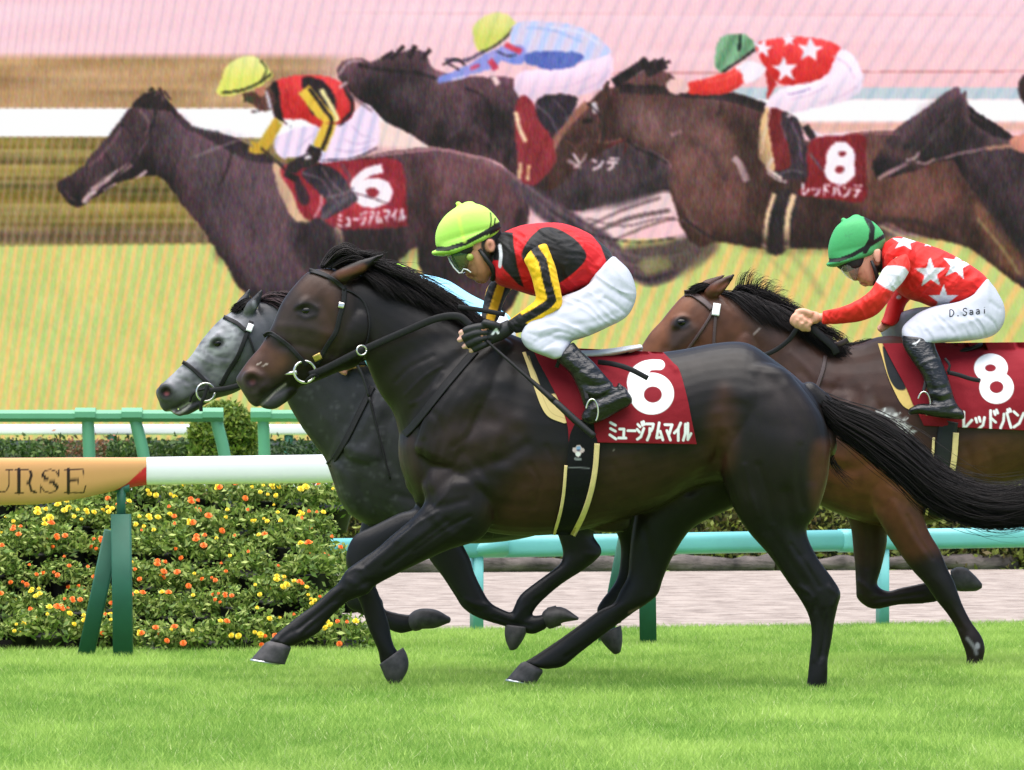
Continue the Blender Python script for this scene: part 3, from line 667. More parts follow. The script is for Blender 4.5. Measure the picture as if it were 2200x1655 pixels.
    ph = moire(); s = .5 + .5 * np.sin(ph); st_ = .5 + .5 * np.sin(2 * np.pi * (.048 * X - .62e-5 * X * X + (.0085 + 2e-6 * X) * Yp))
    left_s = (.38 * s ** 1.5 * np.clip((Yp - 125) / 25, 0, 1) * (1 - tm[..., 0]) * left)[..., None]; wr = (np.abs(I.mean(-1) - 251) < 6)[..., None]; I[:] = np.where(wr, I, I * (1 - left_s) + np.array((206, 158, 132)) * left_s)
    ttm = tm[..., 0] * np.clip(.35 + .65 * s, 0, 1)
    so = np.clip(st_ * 1.5 - .45, 0, 1)[..., None] * .74 * tm; I[:] = I * (1 - so) + np.array((244, 194, 122)) * so
    # ---- horses
    DK, RD, C3, C3b = (50, 38, 43), (88, 60, 67), (66, 45, 42), (104, 70, 63)
    fill('724,152 742,130 773,126 800,131 863,112 913,112 935,150 1010,165 1100,168 1118,205 1150,245 1250,270 1420,330 1445,420 1300,445 1200,452 1130,400 1060,345 935,320 885,290 830,262 795,232 745,192', DK, 5, c2=(104, 74, 82), tex=strk, shade=.5)
    line('840,128 868,100', 9, DK); line('880,125 893,98', 12, DK); line('905,130 925,106', 10, DK); line('820,128 845,112', 9, DK)
    line('728,160 750,134 778,132', 5, (205, 170, 180), 3, .8)
    # body and hind leg of the second horse behind, then a gap of pale ground
    fill('1240,470 1300,438 1445,412 1452,455 1330,512 1290,510', (240, 206, 206), 7)
    line('1270,505 1350,470 1440,452', 10, (110, 88, 90), 5, .9); line('1290,530 1380,490 1450,468', 7, (128, 100, 96), 5, .8); line('1235,500 1330,455 1420,425', 7, (120, 96, 100), 5, .8)
    # leader (number six)
    fill('123,393 135,385 172,362 205,325 254,264 284,228 311,203 340,196 364,222 385,243 410,270 450,286 499,296 544,322 590,346 640,352 735,346 794,335 860,322 945,318 1027,338 1089,366 1125,393 1136,432 1130,520 1110,640 1040,700 960,660 904,580 896,530 850,570 800,640 700,700 620,690 560,660 532,634 507,610 487,569 462,536 434,491 393,442 356,390 323,377 262,390 217,414 176,443 155,443 138,426 127,409', DK, 5, c2=RD, tex=strk * .75, shade=.5)
    fill('300,240 350,232 420,290 500,330 470,390 390,380 330,340', (80, 64, 70), 16, .6, c2=(120, 94, 102), tex=strk); line('470,560 500,470 540,400', 16, (52, 42, 48), 12, .6); line('600,500 640,560 720,600', 18, (50, 40, 44), 12, .6); line('880,360 930,420 940,520', 20, (60, 46, 50), 14, .5); line('960,330 1040,350 1105,392', 10, (124, 96, 102), 7, .7); fill('440,300 600,350 720,520 700,640 560,640 500,560 430,470 400,400', (84, 68, 76), 26, .55, c2=(120, 92, 100), tex=strk)
    fill('790,350 1000,350 1110,400 1100,560 960,560 850,480', (92, 64, 64), 26, .55, c2=(150, 88, 92), tex=strk)
    line('262,266 290,288 330,268', 5, (36, 28, 32), 4, .8); fill('284,228 311,203 345,200 372,238 340,236 310,232', (34, 26, 30), 3, .8)
    line('282,352 254,370 228,385 200,410 180,436', 13, (170, 140, 138), 5, .8); line('258,372 216,410', 6, (60, 48, 50), 3); line('250,395 222,410', 4, (225, 190, 196), 2.6); line('300,380 314,368', 4, (225, 190, 196), 2.6)
    fill('127,409 132,392 150,385 158,400 150,420', (52, 40, 44), 3); line('262,268 240,290', 4, (48, 38, 42), 3); line('410,340 500,300', 5, (112, 100, 112), 2.6, .9)
    fill('364,222 410,268 500,294 590,346 530,345 450,300 390,270', (40, 32, 38), 5, .8)
    fill('1085,385 1130,392 1195,430 1250,470 1315,508 1360,560 1440,560 1457,590 1400,612 1330,590 1270,540 1190,490 1140,450', (74, 60, 68), 7, c2=(104, 84, 92), tex=strk)
    fill('1330,540 1420,520 1520,500 1540,540 1440,600 1380,608', (78, 62, 66), 9, .9); fill('1372,562 1430,552 1440,575 1390,590', (150, 146, 96), 6, .7); line('1355,530 1440,520', 8, (150, 142, 100), 6, .6)
    # pad, cloth and girth of number six
    fill('586,360 606,358 634,420 668,470 640,476 610,440', (226, 186, 150), 3); fill('604,360 690,350 820,340 866,360 874,470 868,488 724,492 690,470 655,470 630,420', (138, 36, 50), 3, c2=(186, 60, 72), tex=strk)
    fill('640,380 665,430 650,440 632,400', (60, 40, 50), 3); fill('716,495 732,492 738,540 722,540', (236, 196, 168), 3); line('705,520 690,530', 14, (170, 130, 136), 4, .8)
    fill('640,488 720,488 730,560 690,600 640,560', (56, 44, 50), 8, .7)
    
    line('768,418 762,398 776,380 796,368 822,362', 20, (252, 236, 242), 2.6); fill('800,382 830,390 844,412 834,436 804,447 772,440 757,416 768,392', (252, 236, 242), 2.6); fill('790,408 806,404 816,413 806,425 790,421', (140, 40, 54), 2.6); line('756,414 800,426 840,440', 3, (90, 60, 70), 2.6)
    for it in text_items('ミュージアムマイル', 722, 460, 872, 446, 30, 5.0, (250, 226, 232)): line(' '.join('%f,%f' % tuple(p) for p in it[1]), 4.6, (252, 230, 236), 2.6)
    # third horse (number eight)
    fill('1296,190 1306,176 1312,190 1330,178 1390,150 1440,160 1480,200 1600,212 1650,240 1660,300 1760,300 1820,290 1873,283 1930,284 2000,300 2090,320 2140,400 2210,520 2210,620 2120,560 2077,532 1955,500 1893,480 1800,530 1709,533 1627,532 1541,520 1504,533 1470,500 1455,462 1436,401 1440,352 1400,325 1338,305 1290,330 1232,370 1203,402 1175,410 1152,395 1150,376 1170,338 1211,266 1262,222', C3, 5, c2=C3b, tex=strk * .75, shade=.5)
    fill('1450,330 1560,290 1640,330 1640,470 1560,510 1480,470', (98, 66, 58), 22, .6, c2=(150, 96, 86), tex=strk); fill('1700,460 2000,450 2000,510 1700,520', (58, 38, 36), 16, .6)
    fill('1800,330 2000,330 2060,430 1980,480 1830,450', (112, 72, 60), 24, .6, c2=(160, 104, 92), tex=strk)
    line('1318,180 1370,146 1392,130', 22, (44, 34, 38), 4); line('1385,155 1430,136', 26, (44, 34, 38), 4); line('1330,190 1440,196 1560,206 1645,232', 20, (48, 36, 38), 5); line('1395,140 1410,128', 7, (44, 34, 38)); line('1420,140 1440,132', 7, (44, 34, 38))
    line('1276,220 1281,245', 13, (238, 224, 226), 2.6); line('1281,245 1290,300', 4, (150, 96, 90), 2.6); fill('1300,250 1420,230 1520,250 1600,320 1500,360 1430,330 1340,300', (96, 70, 68), 22, .7, c2=(140, 100, 98), tex=strk); line('1158,372 1212,275 1262,222', 17, (158, 108, 92), 5, .9); line('1225,330 1262,300 1300,306 1338,300', 7, (128, 88, 78), 5, .7); fill('1215,300 1262,250 1300,262 1290,305 1240,340 1200,370', (70, 48, 46), 12, .6); line('1252,262 1276,258', 9, (36, 26, 28), 3, .9); fill('1152,392 1152,374 1176,372 1180,392 1170,404', (64, 46, 48), 4)
    line('1220,345 1250,362', 9, (190, 160, 164), 3, .8); line('1246,352 1232,330', 6, (230, 200, 206), 2.6); line('1440,290 1466,282', 9, (214, 166, 170), 4, .7); line('1576,338 1590,355 1604,390', 15, (240, 206, 210), 3)
    fill('1235,372 1290,332 1345,306 1410,330 1438,360 1438,400 1330,440 1230,452 1190,420', (58, 48, 52), 9, .8, c2=(88, 70, 74), tex=strk)
    for it in text_items('ンデ', 1268, 340, 1332, 340, 26, 5.0, (250, 226, 232)): line(' '.join('%f,%f' % tuple(p) for p in it[1]), 5, (246, 216, 222), 2.6)
    line('1340,330 1345,300 1300,318', 4, (120, 44, 52), 3, .7)
    # jockey of the second horse
    fill('1017,82 1020,55 1042,34 1075,27 1100,38 1109,50 1090,76 1062,98 1037,113 1022,104', (216, 218, 112), 3, c2=(238, 230, 160), tex=np.clip((80 - Yp) / 60, 0, 1)); line('1037,113 1064,98 1090,78 1104,60', 5, (60, 60, 40), 2.6)
    fill('1112,160 1150,150 1240,140 1300,108 1318,140 1304,178 1255,204 1185,204 1142,221 1120,214 1104,190', (246, 214, 232), 4, shade=.4); fill('1108,52 1160,45 1232,54 1285,80 1314,112 1290,124 1240,136 1160,128 1100,100', (190, 206, 246), 4, c2=(238, 214, 232), tex=s)
    fill('1120,118 1180,110 1250,116 1240,138 1190,150 1140,140', (96, 112, 186), 4); fill('1100,96 1130,105 1120,140 1080,132 1062,146 1010,162 950,178 944,166 1000,142 1050,112', (180, 170, 226), 4, c2=(120, 140, 220), tex=strk)
    line('1085,96 1120,112', 12, (214, 74, 96), 3); line('1052,128 1066,150', 14, (206, 70, 100), 3); line('1040,110 1000,130 955,128', 7, (70, 60, 90), 3, .8); line('1060,165 1070,182', 12, (240, 206, 206), 3)
    fill('1110,220 1140,216 1195,330 1160,390 1120,390 1108,300', (150, 54, 62), 4, c2=(120, 40, 50), tex=strk); line('1108,240 1116,275 1130,305', 9, (240, 206, 170), 2.6); line('1118,350 1116,385', 8, (226, 180, 140), 2.6); line('1136,355 1134,388', 7, (226, 180, 140), 2.6)
    fill('1150,222 1180,204 1240,212 1215,265 1190,285 1160,260', (50, 40, 50), 4)
    # jockey of number eight
    fill('1536,140 1538,105 1552,80 1580,72 1606,78 1624,100 1606,116 1580,134 1556,156 1545,152', (104, 150, 114), 4, c2=(150, 190, 150), tex=s); line('1590,74 1588,110', 6, (30, 40, 36), 2.6); line('1552,156 1590,130 1622,106', 6, (36, 36, 36), 2.6)
    fill('1624,100 1660,84 1720,80 1780,88 1806,108 1790,140 1764,170 1700,182 1668,176 1646,150', (224, 60, 60), 3, shade=.4); fill('1646,150 1668,180 1654,205 1646,215 1650,190', (188, 50, 48), 3)
    fill('1478,180 1520,168 1570,152 1590,138 1610,148 1598,178 1560,200 1500,206 1478,200', (228, 66, 60), 3, shade=.4); fill('1580,146 1606,132 1646,146 1634,166 1604,180 1594,160', (250, 236, 244), 3); fill('1430,185 1440,172 1470,172 1482,184 1478,200 1445,202', (240, 196, 190), 3)
    def star(cx, cy, r_, rot=0): return np.array([(cx + (r_ if k % 2 == 0 else r_ * .42) * math.sin(math.radians(rot + 36 * k)), cy - (r_ if k % 2 == 0 else r_ * .42) * math.cos(math.radians(rot + 36 * k))) for k in range(10)])
    for a in ((1740, 108, 30, 5), (1686, 150, 30, -5), (1640, 104, 22, 10), (1694, 86, 18, 0)): fill(star(*a), (250, 234, 244), 2.6, raw=True)
    fill('1806,106 1838,126 1854,170 1840,204 1800,222 1740,234 1700,244 1650,240 1646,225 1680,190 1764,170 1790,140', (250, 226, 240), 4, shade=.4)
    fill('1640,240 1652,236 1660,300 1668,360 1650,366 1628,330 1632,280', (232, 190, 140), 3); fill('1652,242 1690,250 1700,330 1690,372 1666,360', (120, 40, 44), 3); fill('1676,248 1710,254 1726,290 1736,360 1728,384 1680,384 1664,372 1700,350', (58, 46, 54), 3, c2=(90, 76, 88), tex=strk)
    line('1660,340 1650,362 1680,384', 7, (236, 210, 200), 2.6); line('1738,284 1770,294 1820,290', 10, (240, 220, 226), 2.6); line('1730,270 1748,300', 16, (44, 36, 40), 3)
    fill('1738,306 1800,292 1856,292 1860,360 1856,430 1790,428 1716,416 1736,380', (132, 32, 42), 3, c2=(110, 28, 38), tex=strk); 
    fill(np.array([(1806 + 31 * math.cos(a), 338 + 33 * math.sin(a)) for a in np.linspace(0, 6.28, 24)]), (252, 238, 244), 2.6, raw=True); fill(np.array([(1804 + 34 * math.cos(a), 366 + 31 * math.sin(a)) for a in np.linspace(0, 6.28, 24)]), (252, 238, 244), 2.6, raw=True)
    fill(np.array([(1809 + 8 * math.cos(a), 331 + 7 * math.sin(a)) for a in np.linspace(0, 6.28, 16)]), (132, 32, 42), 2.6, raw=True); fill(np.array([(1803 + 9 * math.cos(a), 364 + 9 * math.sin(a)) for a in np.linspace(0, 6.28, 16)]), (132, 32, 42), 2.6, raw=True)
    for it in text_items('レッドバンデ', 1720, 392, 1852, 398, 28, 5.0, (250, 226, 232)): line(' '.join('%f,%f' % tuple(p) for p in it[1]), 4.4, (252, 234, 240), 2.6)
    fill('1658,420 1712,420 1690,536 1642,532', (50, 40, 44), 3); line('1664,416 1648,470 1642,532', 9, (232, 196, 160), 2.6); line('1706,418 1692,470 1690,534', 12, (236, 200, 160), 2.6); line('1740,330 1768,368', 5, (110, 90, 96), 2.6)
    # fourth horse at the right edge
    fill('1873,360 1880,340 1922,280 1971,246 2020,210 2057,186 2066,200 2077,196 2084,232 2159,280 2200,300 2400,330 2700,345 2840,420 2860,560 2760,690 2640,640 2500,600 2300,660 2200,620 2159,545 2118,452 2069,378 2036,342 1955,370 1890,384 1880,374', (44, 34, 38), 4, c2=(76, 58, 64), tex=strk, shade=.5)
    line('1886,384 1920,366 1950,350', 9, (190, 150, 150), 3, .8); line('1950,352 1985,318 2010,290 2040,250', 5, (150, 120, 122), 2.6, .8); line('1990,350 2060,330 2110,320', 5, (110, 86, 90), 2.6); line('2120,320 2200,310', 8, (190, 140, 116), 3); line('2034,256 2042,246', 10, (226, 180, 170), 3)
    fill('2080,232 2110,250 2159,280 2170,300 2130,290 2090,262', (36, 28, 32), 3); fill('2190,170 2260,150 2330,180 2320,240 2210,230', (60, 40, 44), 5); fill('2170,300 2260,280 2300,330 2200,330', (226, 150, 130), 5)
    fill('2090,450 2110,440 2200,560 2200,600 2140,560', (150, 104, 76), 9, .6)
    # leader's jockey
    fill('588,300 640,275 700,270 760,240 784,222 812,250 816,290 800,320 740,345 680,350 640,340 604,338', (246, 222, 242), 4, c2=(230, 210, 234), tex=s); line('690,346 760,340 810,318', 4, (90, 76, 100), 2.6)
    fill('588,196 600,170 640,163 700,165 742,184 758,220 756,250 730,265 690,274 650,258 604,255 588,230', (206, 54, 54), 3, shade=.4); fill('650,170 690,172 716,200 722,232 700,250 668,240', (44, 32, 38), 4); fill('578,190 596,176 600,215 612,262 630,275 596,258 584,230', (44, 32, 36), 3); fill('735,180 756,205 760,235 744,262 728,268 752,232', (48, 36, 42), 3)
    line('652,192 690,240 708,262 686,320', 30, (226, 190, 70), 2.6); line('664,190 700,240 712,264 692,322', 8, (36, 28, 30), 2.6); line('690,192 720,245 724,262', 10, (240, 224, 160), 2.6); line('600,258 580,290 560,318 535,316', 24, (204, 166, 56), 3)
    line('676,316 668,332', 22, (40, 30, 34), 2.6); fill('660,330 690,318 682,350 650,365 624,372 620,352', (48, 38, 42), 3); line('655,340 668,336', 7, (240, 226, 232), 2.6)
    fill('650,370 690,352 730,372 756,410 770,430 740,450 700,470 690,450 700,430 670,400', (48, 38, 46), 3, c2=(76, 64, 74), tex=strk); line('690,470 740,430 760,420', 12, (90, 80, 90), 3)
    fill('520,200 560,196 580,186 592,215 584,235 566,240 552,232 540,222', (92, 60, 52), 3); line('524,212 548,216', 14, (70, 66, 44), 3); fill('548,190 566,186 570,204 556,208', (190, 120, 100), 2.6); line('572,196 582,236', 7, (200, 190, 200), 2.6)
    fill('466,198 474,178 480,150 504,128 536,120 562,130 580,152 586,164 560,184 530,196 500,206 476,206', (226, 226, 112), 3, c2=(244, 238, 170), tex=np.clip((170 - Yp) / 50, 0, 1) * .8); line('474,200 520,194 556,178 584,158', 5, (40, 40, 30), 2.6); line('560,130 572,150 560,178', 4, (60, 60, 36), 2.6)

    for q, cc, sf, op in (
        ('480,360 560,350 610,420 600,520 530,560 480,480', (112, 86, 94), 26, .5), ('640,490 760,500 870,480 880,545 800,600 660,590', (38, 28, 32), 24, .6), ('940,335 1040,350 1100,400 1080,450 980,430 920,380', (124, 88, 92), 24, .5), ('900,440 960,500 980,600 920,580 890,500', (38, 28, 32), 18, .5), ('1000,470 1080,450 1080,560 1030,640 990,560', (98, 70, 76), 22, .45), ('360,250 440,300 470,350 420,360 360,320', (96, 74, 82), 18, .5), ('250,290 290,262 320,290 300,340 250,350', (92, 70, 76), 12, .5), ('200,340 250,310 270,340 220,390 180,410', (84, 64, 70), 10, .5),
        ('830,180 960,185 1020,230 960,270 880,240', (88, 68, 74), 22, .5), ('1010,230 1080,240 1080,330 1020,310', (40, 30, 36), 18, .5), ('1230,400 1330,420 1420,410 1330,445', (40, 32, 36), 14, .5),
        ('1340,210 1440,214 1540,240 1500,290 1400,290 1340,260', (124, 92, 90), 22, .5), ('1290,200 1330,240 1320,290 1285,290', (58, 38, 36), 12, .6), ('1460,300 1550,290 1580,380 1540,450 1480,440', (128, 88, 82), 24, .5), ('1590,300 1640,300 1640,420 1600,480', (48, 32, 31), 18, .5), ('1560,500 1720,500 1900,480 1880,530 1640,535', (42, 28, 28), 16, .6), ('1930,400 2010,392 2050,430 1980,466 1900,446', (124, 84, 76), 20, .45), ('1890,340 1960,290 2030,230 2060,215 2070,260 2110,300 2040,332 1960,350', (46, 36, 40), 10, .75), ('2010,440 2090,480 2150,550 2080,530', (52, 36, 34), 18, .5), ('2120,330 2200,330 2260,460 2180,480', (84, 64, 70), 24, .5), ('1970,250 2040,210 2060,260 2000,310', (80, 62, 68), 14, .5)):
        fill(q, cc, sf, op, fray=2)
    hl, dk_, wt = (150, 116, 122), (36, 28, 32), (236, 212, 216)
    for q, w_, cc, sf, op in (
        # leader: face, bridle, neck and body accents
        ('300,236 318,262 314,300 296,330', 6, hl, 5, .6), ('262,274 246,300 220,332 190,360', 7, (120, 88, 94), 5, .7), ('318,214 334,236 328,268 312,300 290,336', 4, dk_, 2.6, .8), ('225,330 240,352 250,376', 4, dk_, 2.6, .8), ('290,336 270,360 250,376', 4, dk_, 2.6, .7), ('178,436 190,420 206,412', 6, wt, 2.6, .7), ('196,408 214,398 236,384', 6, (196, 164, 164), 2.6, .8), ('206,420 224,408 246,402', 3, (40, 30, 34), 2.6, .9), ('228,386 244,374 252,366', 4, wt, 2.6, .7), ('292,384 304,376 314,368', 5, (214, 178, 180), 2.6, .8), ('140,410 150,424 164,432', 5, (96, 72, 76), 3, .7),
        ('330,206 346,198 352,220', 5, (120, 90, 96), 3, .8), ('352,196 366,214', 4, dk_, 2.6, 1), ('342,190 350,206', 5, dk_, 2.6, 1), ('320,196 330,190', 6, dk_, 2.6, 1), ('500,312 490,360 470,400', 5, dk_, 4, .7), ('530,340 560,380 580,420', 7, (104, 80, 88), 6, .6), ('560,480 590,520 640,560', 12, (104, 76, 84), 8, .6), ('500,520 520,570 560,610', 10, (110, 82, 90), 8, .6), ('640,600 700,620 780,600', 10, dk_, 8, .6), ('410,300 440,350 450,420', 8, (104, 82, 90), 7, .5),
        ('800,336 880,326 950,322 1030,340', 5, (206, 150, 156), 4, .75), ('1040,345 1090,370 1122,396', 5, (150, 108, 116), 4, .7), ('880,470 900,520 940,560', 14, dk_, 8, .7), ('960,400 1010,440 1030,520', 14, (116, 82, 86), 10, .5), ('1000,540 1040,600 1050,660', 14, (110, 78, 84), 9, .5), ('1120,450 1100,540 1080,620', 10, dk_, 7, .7),
        ('560,318 600,352 620,372', 5, dk_, 2.6, .8), ('420,336 470,318 520,300 545,316', 4, (140, 116, 124), 2.6, .8), ('612,372 640,386', 14, (40, 32, 36), 2.6, 1), ('650,372 690,386 712,420 730,440', 5, (110, 92, 100), 2.6, .8), ('690,360 716,396 744,420', 4, (120, 100, 108), 2.6, .7), ('676,468 690,440 690,420', 4, wt, 2.6, .7), ('700,424 740,416 760,404', 6, (120, 104, 112), 2.6, .8), ('735,352 750,380 744,400', 8, (96, 70, 80), 3, .7),
        # tail of the leader
        ('1130,398 1200,450 1280,505 1340,560', 6, (120, 96, 104), 3, .7), ('1150,430 1220,490 1300,540 1380,590', 5, (110, 90, 96), 3, .7), ('1180,450 1260,500 1360,520 1450,512', 4, dk_, 3, .7), ('1200,470 1300,530 1400,556 1470,545', 4, (120, 104, 104), 3, .7), ('1220,480 1290,550 1380,600 1450,585', 4, dk_, 3, .7), ('1260,470 1340,486 1420,470 1500,480', 5, (104, 82, 86), 4, .7), ('1250,500 1330,560 1400,575', 4, (142, 124, 118), 3, .6),
        # second horse
        ('735,180 760,210 800,240', 6, (96, 74, 82), 5, .6), ('770,140 820,150 900,158 940,170', 8, dk_, 4, .7), ('950,180 1000,210 990,270 960,300', 8, (104, 82, 90), 7, .5), ('1000,190 1040,210 1060,260 1050,320', 7, dk_, 5, .6), ('1010,270 1050,300 1080,350', 8, (112, 84, 90), 7, .5), ('950,140 980,128 1000,140', 5, dk_, 2.6, .9), ('958,134 986,150', 4, dk_, 2.6, .9), ('730,190 745,176', 7, (226, 196, 200), 3, .8), ('1150,225 1180,250 1200,290', 6, (96, 80, 92), 3, .8), ('1190,215 1214,240 1220,262', 4, (96, 80, 92), 3, .7),
        # third horse
        ('1262,222 1290,250 1296,290 1288,325', 4, dk_, 2.6, .8), ('1214,300 1236,318 1250,346', 4, (120, 84, 80), 2.6, .7), ('1232,362 1252,346 1260,330', 4, wt, 2.6, .7), ('1300,182 1300,206 1286,226', 8, (90, 60, 56), 3, .8), ('1308,176 1302,196', 4, dk_, 2.6, 1), ('1345,300 1370,320 1400,332 1436,352', 6, dk_, 5, .7), ('1440,250 1470,300 1470,350', 9, (120, 86, 82), 8, .5), ('1540,250 1550,230 1546,210', 4, dk_, 2.6, .7), ('1440,380 1470,440 1500,500', 9, (122, 84, 78), 7, .6), ('1480,300 1530,330 1560,390', 12, dk_, 10, .4), ('1560,330 1590,400 1580,470', 12, (120, 82, 74), 10, .5), ('1470,470 1510,500 1540,516', 7, dk_, 5, .7), ('1600,490 1640,520 1700,524', 8, dk_, 6, .6), ('1760,440 1840,450 1860,500', 10, dk_, 9, .5), ('1880,320 1960,340 2000,400', 16, (128, 88, 80), 12, .5), ('1900,470 1980,480 2060,520', 9, dk_, 7, .6), ('1830,288 1880,286 1930,288', 4, (170, 120, 116), 3, .7), ('1460,205 1560,214 1640,238', 6, (60, 46, 50), 4, .7),
        ('1700,262 1716,300 1722,350', 5, (112, 94, 106), 2.6, .8), ('1676,262 1690,300', 5, (104, 84, 96), 2.6, .7), ('1672,376 1700,366 1726,372', 5, (110, 96, 106), 2.6, .8), ('1648,370 1670,386 1690,392', 4, wt, 2.6, .8), ('1655,240 1642,290 1636,330', 3, (250, 226, 200), 2.6, .8), ('1690,252 1702,246', 6, (250, 210, 214), 2.6, .8),
        ('1690,536 1730,580 1770,640', 12, (150, 150, 96), 8, .6), ('1640,532 1660,560 1700,600', 8, (160, 158, 100), 7, .5), ('1541,522 1500,560 1470,600', 10, (150, 140, 100), 8, .6), ('1890,486 1920,500 1960,520', 7, (214, 190, 150), 5, .6),
        # fourth horse
        ('1922,284 1960,262 2000,236 2040,200', 6, (92, 74, 80), 4, .7), ('1940,320 1980,300 2020,262 2040,252', 4, dk_, 2.6, .8), ('1882,352 1900,350 1912,340', 6, (30, 22, 26), 3, .9), ('1946,344 1966,340 1974,326', 5, wt, 2.6, .6), ('1968,348 1990,352 2010,340', 4, (206, 172, 170), 2.6, .7), ('2030,340 2060,330 2090,326 2120,318', 3, (170, 140, 140), 2.6, .8), ('2060,210 2080,240 2110,260', 5, (82, 64, 70), 3, .7), ('2080,380 2120,440 2160,520', 10, (86, 66, 72), 8, .6), ('2130,330 2160,380 2190,440', 10, (80, 60, 66), 8, .6), ('2100,470 2150,530 2190,590', 6, (160, 150, 100), 4, .6),
        # riders
        ('612,190 620,230 640,256', 4, (160, 30, 40), 3, .7), ('600,262 620,274 640,276', 5, (250, 236, 244), 3, .7), ('700,266 736,262 756,250', 3, (140, 20, 30), 2.6, .7), ('640,320 660,300 676,290', 4, (200, 184, 210), 2.6, .7), ('740,300 770,310 806,300', 3, (200, 176, 206), 2.6, .8), ('756,270 776,290 800,296', 3, (206, 186, 212), 2.6, .8), ('720,322 760,326 800,314', 4, (196, 176, 206), 3, .7), ('540,240 556,238 566,232', 4, (60, 36, 34), 2.6, .8), ('1180,60 1240,68 1290,96', 5, (236, 236, 252), 4, .6), ('1130,60 1190,66 1250,90', 6, (150, 180, 236), 5, .5), ('1160,190 1220,186 1280,160', 4, (220, 190, 214), 3, .7), ('1240,200 1290,176 1310,150', 4, (214, 186, 212), 3, .7), ('1066,110 1090,120 1110,118', 4, (60, 50, 70), 2.6, .8), ('1010,148 1030,140', 9, (214, 70, 100), 3, .8), ('970,172 1000,164', 5, (240, 220, 244), 2.6, .8), ('1700,214 1740,204 1780,184', 4, (222, 196, 216), 3, .7), ('1760,222 1810,206 1840,186', 4, (220, 192, 214), 3, .7), ('1790,120 1820,140 1836,170', 4, (226, 200, 220), 3, .7), ('1700,180 1740,176 1770,160', 3, (160, 30, 34), 2.6, .7), ('1690,204 1720,198 1742,190', 3, (90, 90, 150), 2.6, .6), ('1520,176 1560,168 1590,150', 4, (246, 110, 100), 3, .6), ('1500,202 1550,198 1590,182', 4, (170, 40, 40), 3, .6)):
        line(q, w_, cc, sf, op)
    # LED moire over the whole picture, stronger on bright areas, and a little lift in the blacks
    lum = I.mean(-1, keepdims=True) / 255.0; sky_ = (1 - tm[..., 0])[..., None]
    I[:] = I - (s ** 2.6)[..., None] * (np.array((38, 16, 10)) * lum ** 1.4 + np.array((2, 1, 1))) * sky_ * .62 * (1 - .85 * np.clip((I.min(-1, keepdims=True) - 226) / 20, 0, 1))
    fine = .5 + .5 * np.sin(X * 2 * np.pi / 8.6 + Yp * .05); I[:] = I + ((fine - .5) * 3)[..., None]
    gr = np.random.default_rng(5).normal(size=(ny, nx, 3)); gr = (gr + np.roll(gr, 1, 0) + np.roll(gr, 2, 0)) / 3; mid = (1 - np.abs(lum - .3)).clip(0, 1)
    paintn = (N2(.035, .02, 51) - .5) * 22 + (N2(.16, .07, 52) - .5) * 22; I[:] = I + gr * 9 * mid + (paintn * (1 - lum[..., 0] ** 2) * .9)[..., None] * np.array((1.0, .86, .9))
    I[:] = np.clip((I - 128) * 1.10 + 126 + np.array((3, 2, 3)), 4, 255)
    V = at(X.ravel(), Yp.ravel(), SY); C = S2L(I.reshape(-1, 3))
    m = bpy.data.materials.new('screen_picture'); m.use_nodes = True; nt = m.node_tree; b = nt.nodes['Principled BSDF']
    a = nt.nodes.new('ShaderNodeAttribute'); a.attribute_name = 'Col'
    b.inputs['Base Color'].default_value = (.01, .01, .01, 1); b.inputs['Roughness'].default_value = .7; b.inputs['Specular IOR Level'].default_value = .1
    nt.links.new(a.outputs['Color'], b.inputs['Emission Color']); b.inputs['Emission Strength'].default_value = 2 ** -EXPO * .98
    t = thing('video_screen', 'giant outdoor video screen replaying the race behind the track', 'video screen', (0, SY, 0))
    o = mk('screen_picture', V, grid_faces(nx, ny), m, t, C)
    fm = mat('screen_frame', (74, 78, 86), rough=.7); xa, xb, za, zb = V[:, 0].min(), V[:, 0].max(), V[:, 2].min(), V[:, 2].max()
    k = MB(); k.box(((xa + xb) / 2, SY + .25, (za + zb) / 2), (xb - xa + .5, .44, zb - za + .04)); k.obj('cabinet', fm, t, smooth=False)
    k = MB(); k.box(((xa + xb) / 2, SY + .05, za - .07), (xb - xa + .5, .3, .12)); k.box(((xa + xb) / 2, SY + .05, zb + .1), (xb - xa + .5, .3, .18)); k.obj('frame', fm, t, smooth=False)
    k = MB(); k.box(((xa + xb) / 2, SY + .5, (za - .14) / 2), (xb - xa + 1, 1, za - .14)); k.obj('plinth', mat('plinth', (112, 104, 104), rough=.9), t, smooth=False)
screen()
# ---------------------------------------------------------------- horse toolkit
class Caster:                            # rays from the viewing side onto a surface, so that tack lies on the coat
    def __init__(s, V, F, Y0): s.t = BVHTree.FromPolygons(V.tolist(), F.tolist()); s.Y0 = Y0
    def hit(s, px, py, back=False):
        p = at(px, py, s.Y0); d = p - np.array([0, 0, HC]); d /= np.linalg.norm(d); d = Vector(d)
        if back: r = s.t.ray_cast(Vector(p) + d * 1.6, -d, 3)
        else: r = s.t.ray_cast(Vector(p) - d * 1.6, d, 3)
        return None if r[0] is None else r[0].y
def fillnan(y):
    y = np.array(y, float); k = np.isnan(y)
    if k.all(): return None
    if k.any(): y[k] = np.interp(np.where(k)[0], np.where(~k)[0], y[~k])
    return y
def sm1(y, n):
    for _ in range(n): y = np.r_[y[:1], .25 * y[:-2] + .5 * y[1:-1] + .25 * y[2:], y[-1:]]
    return y
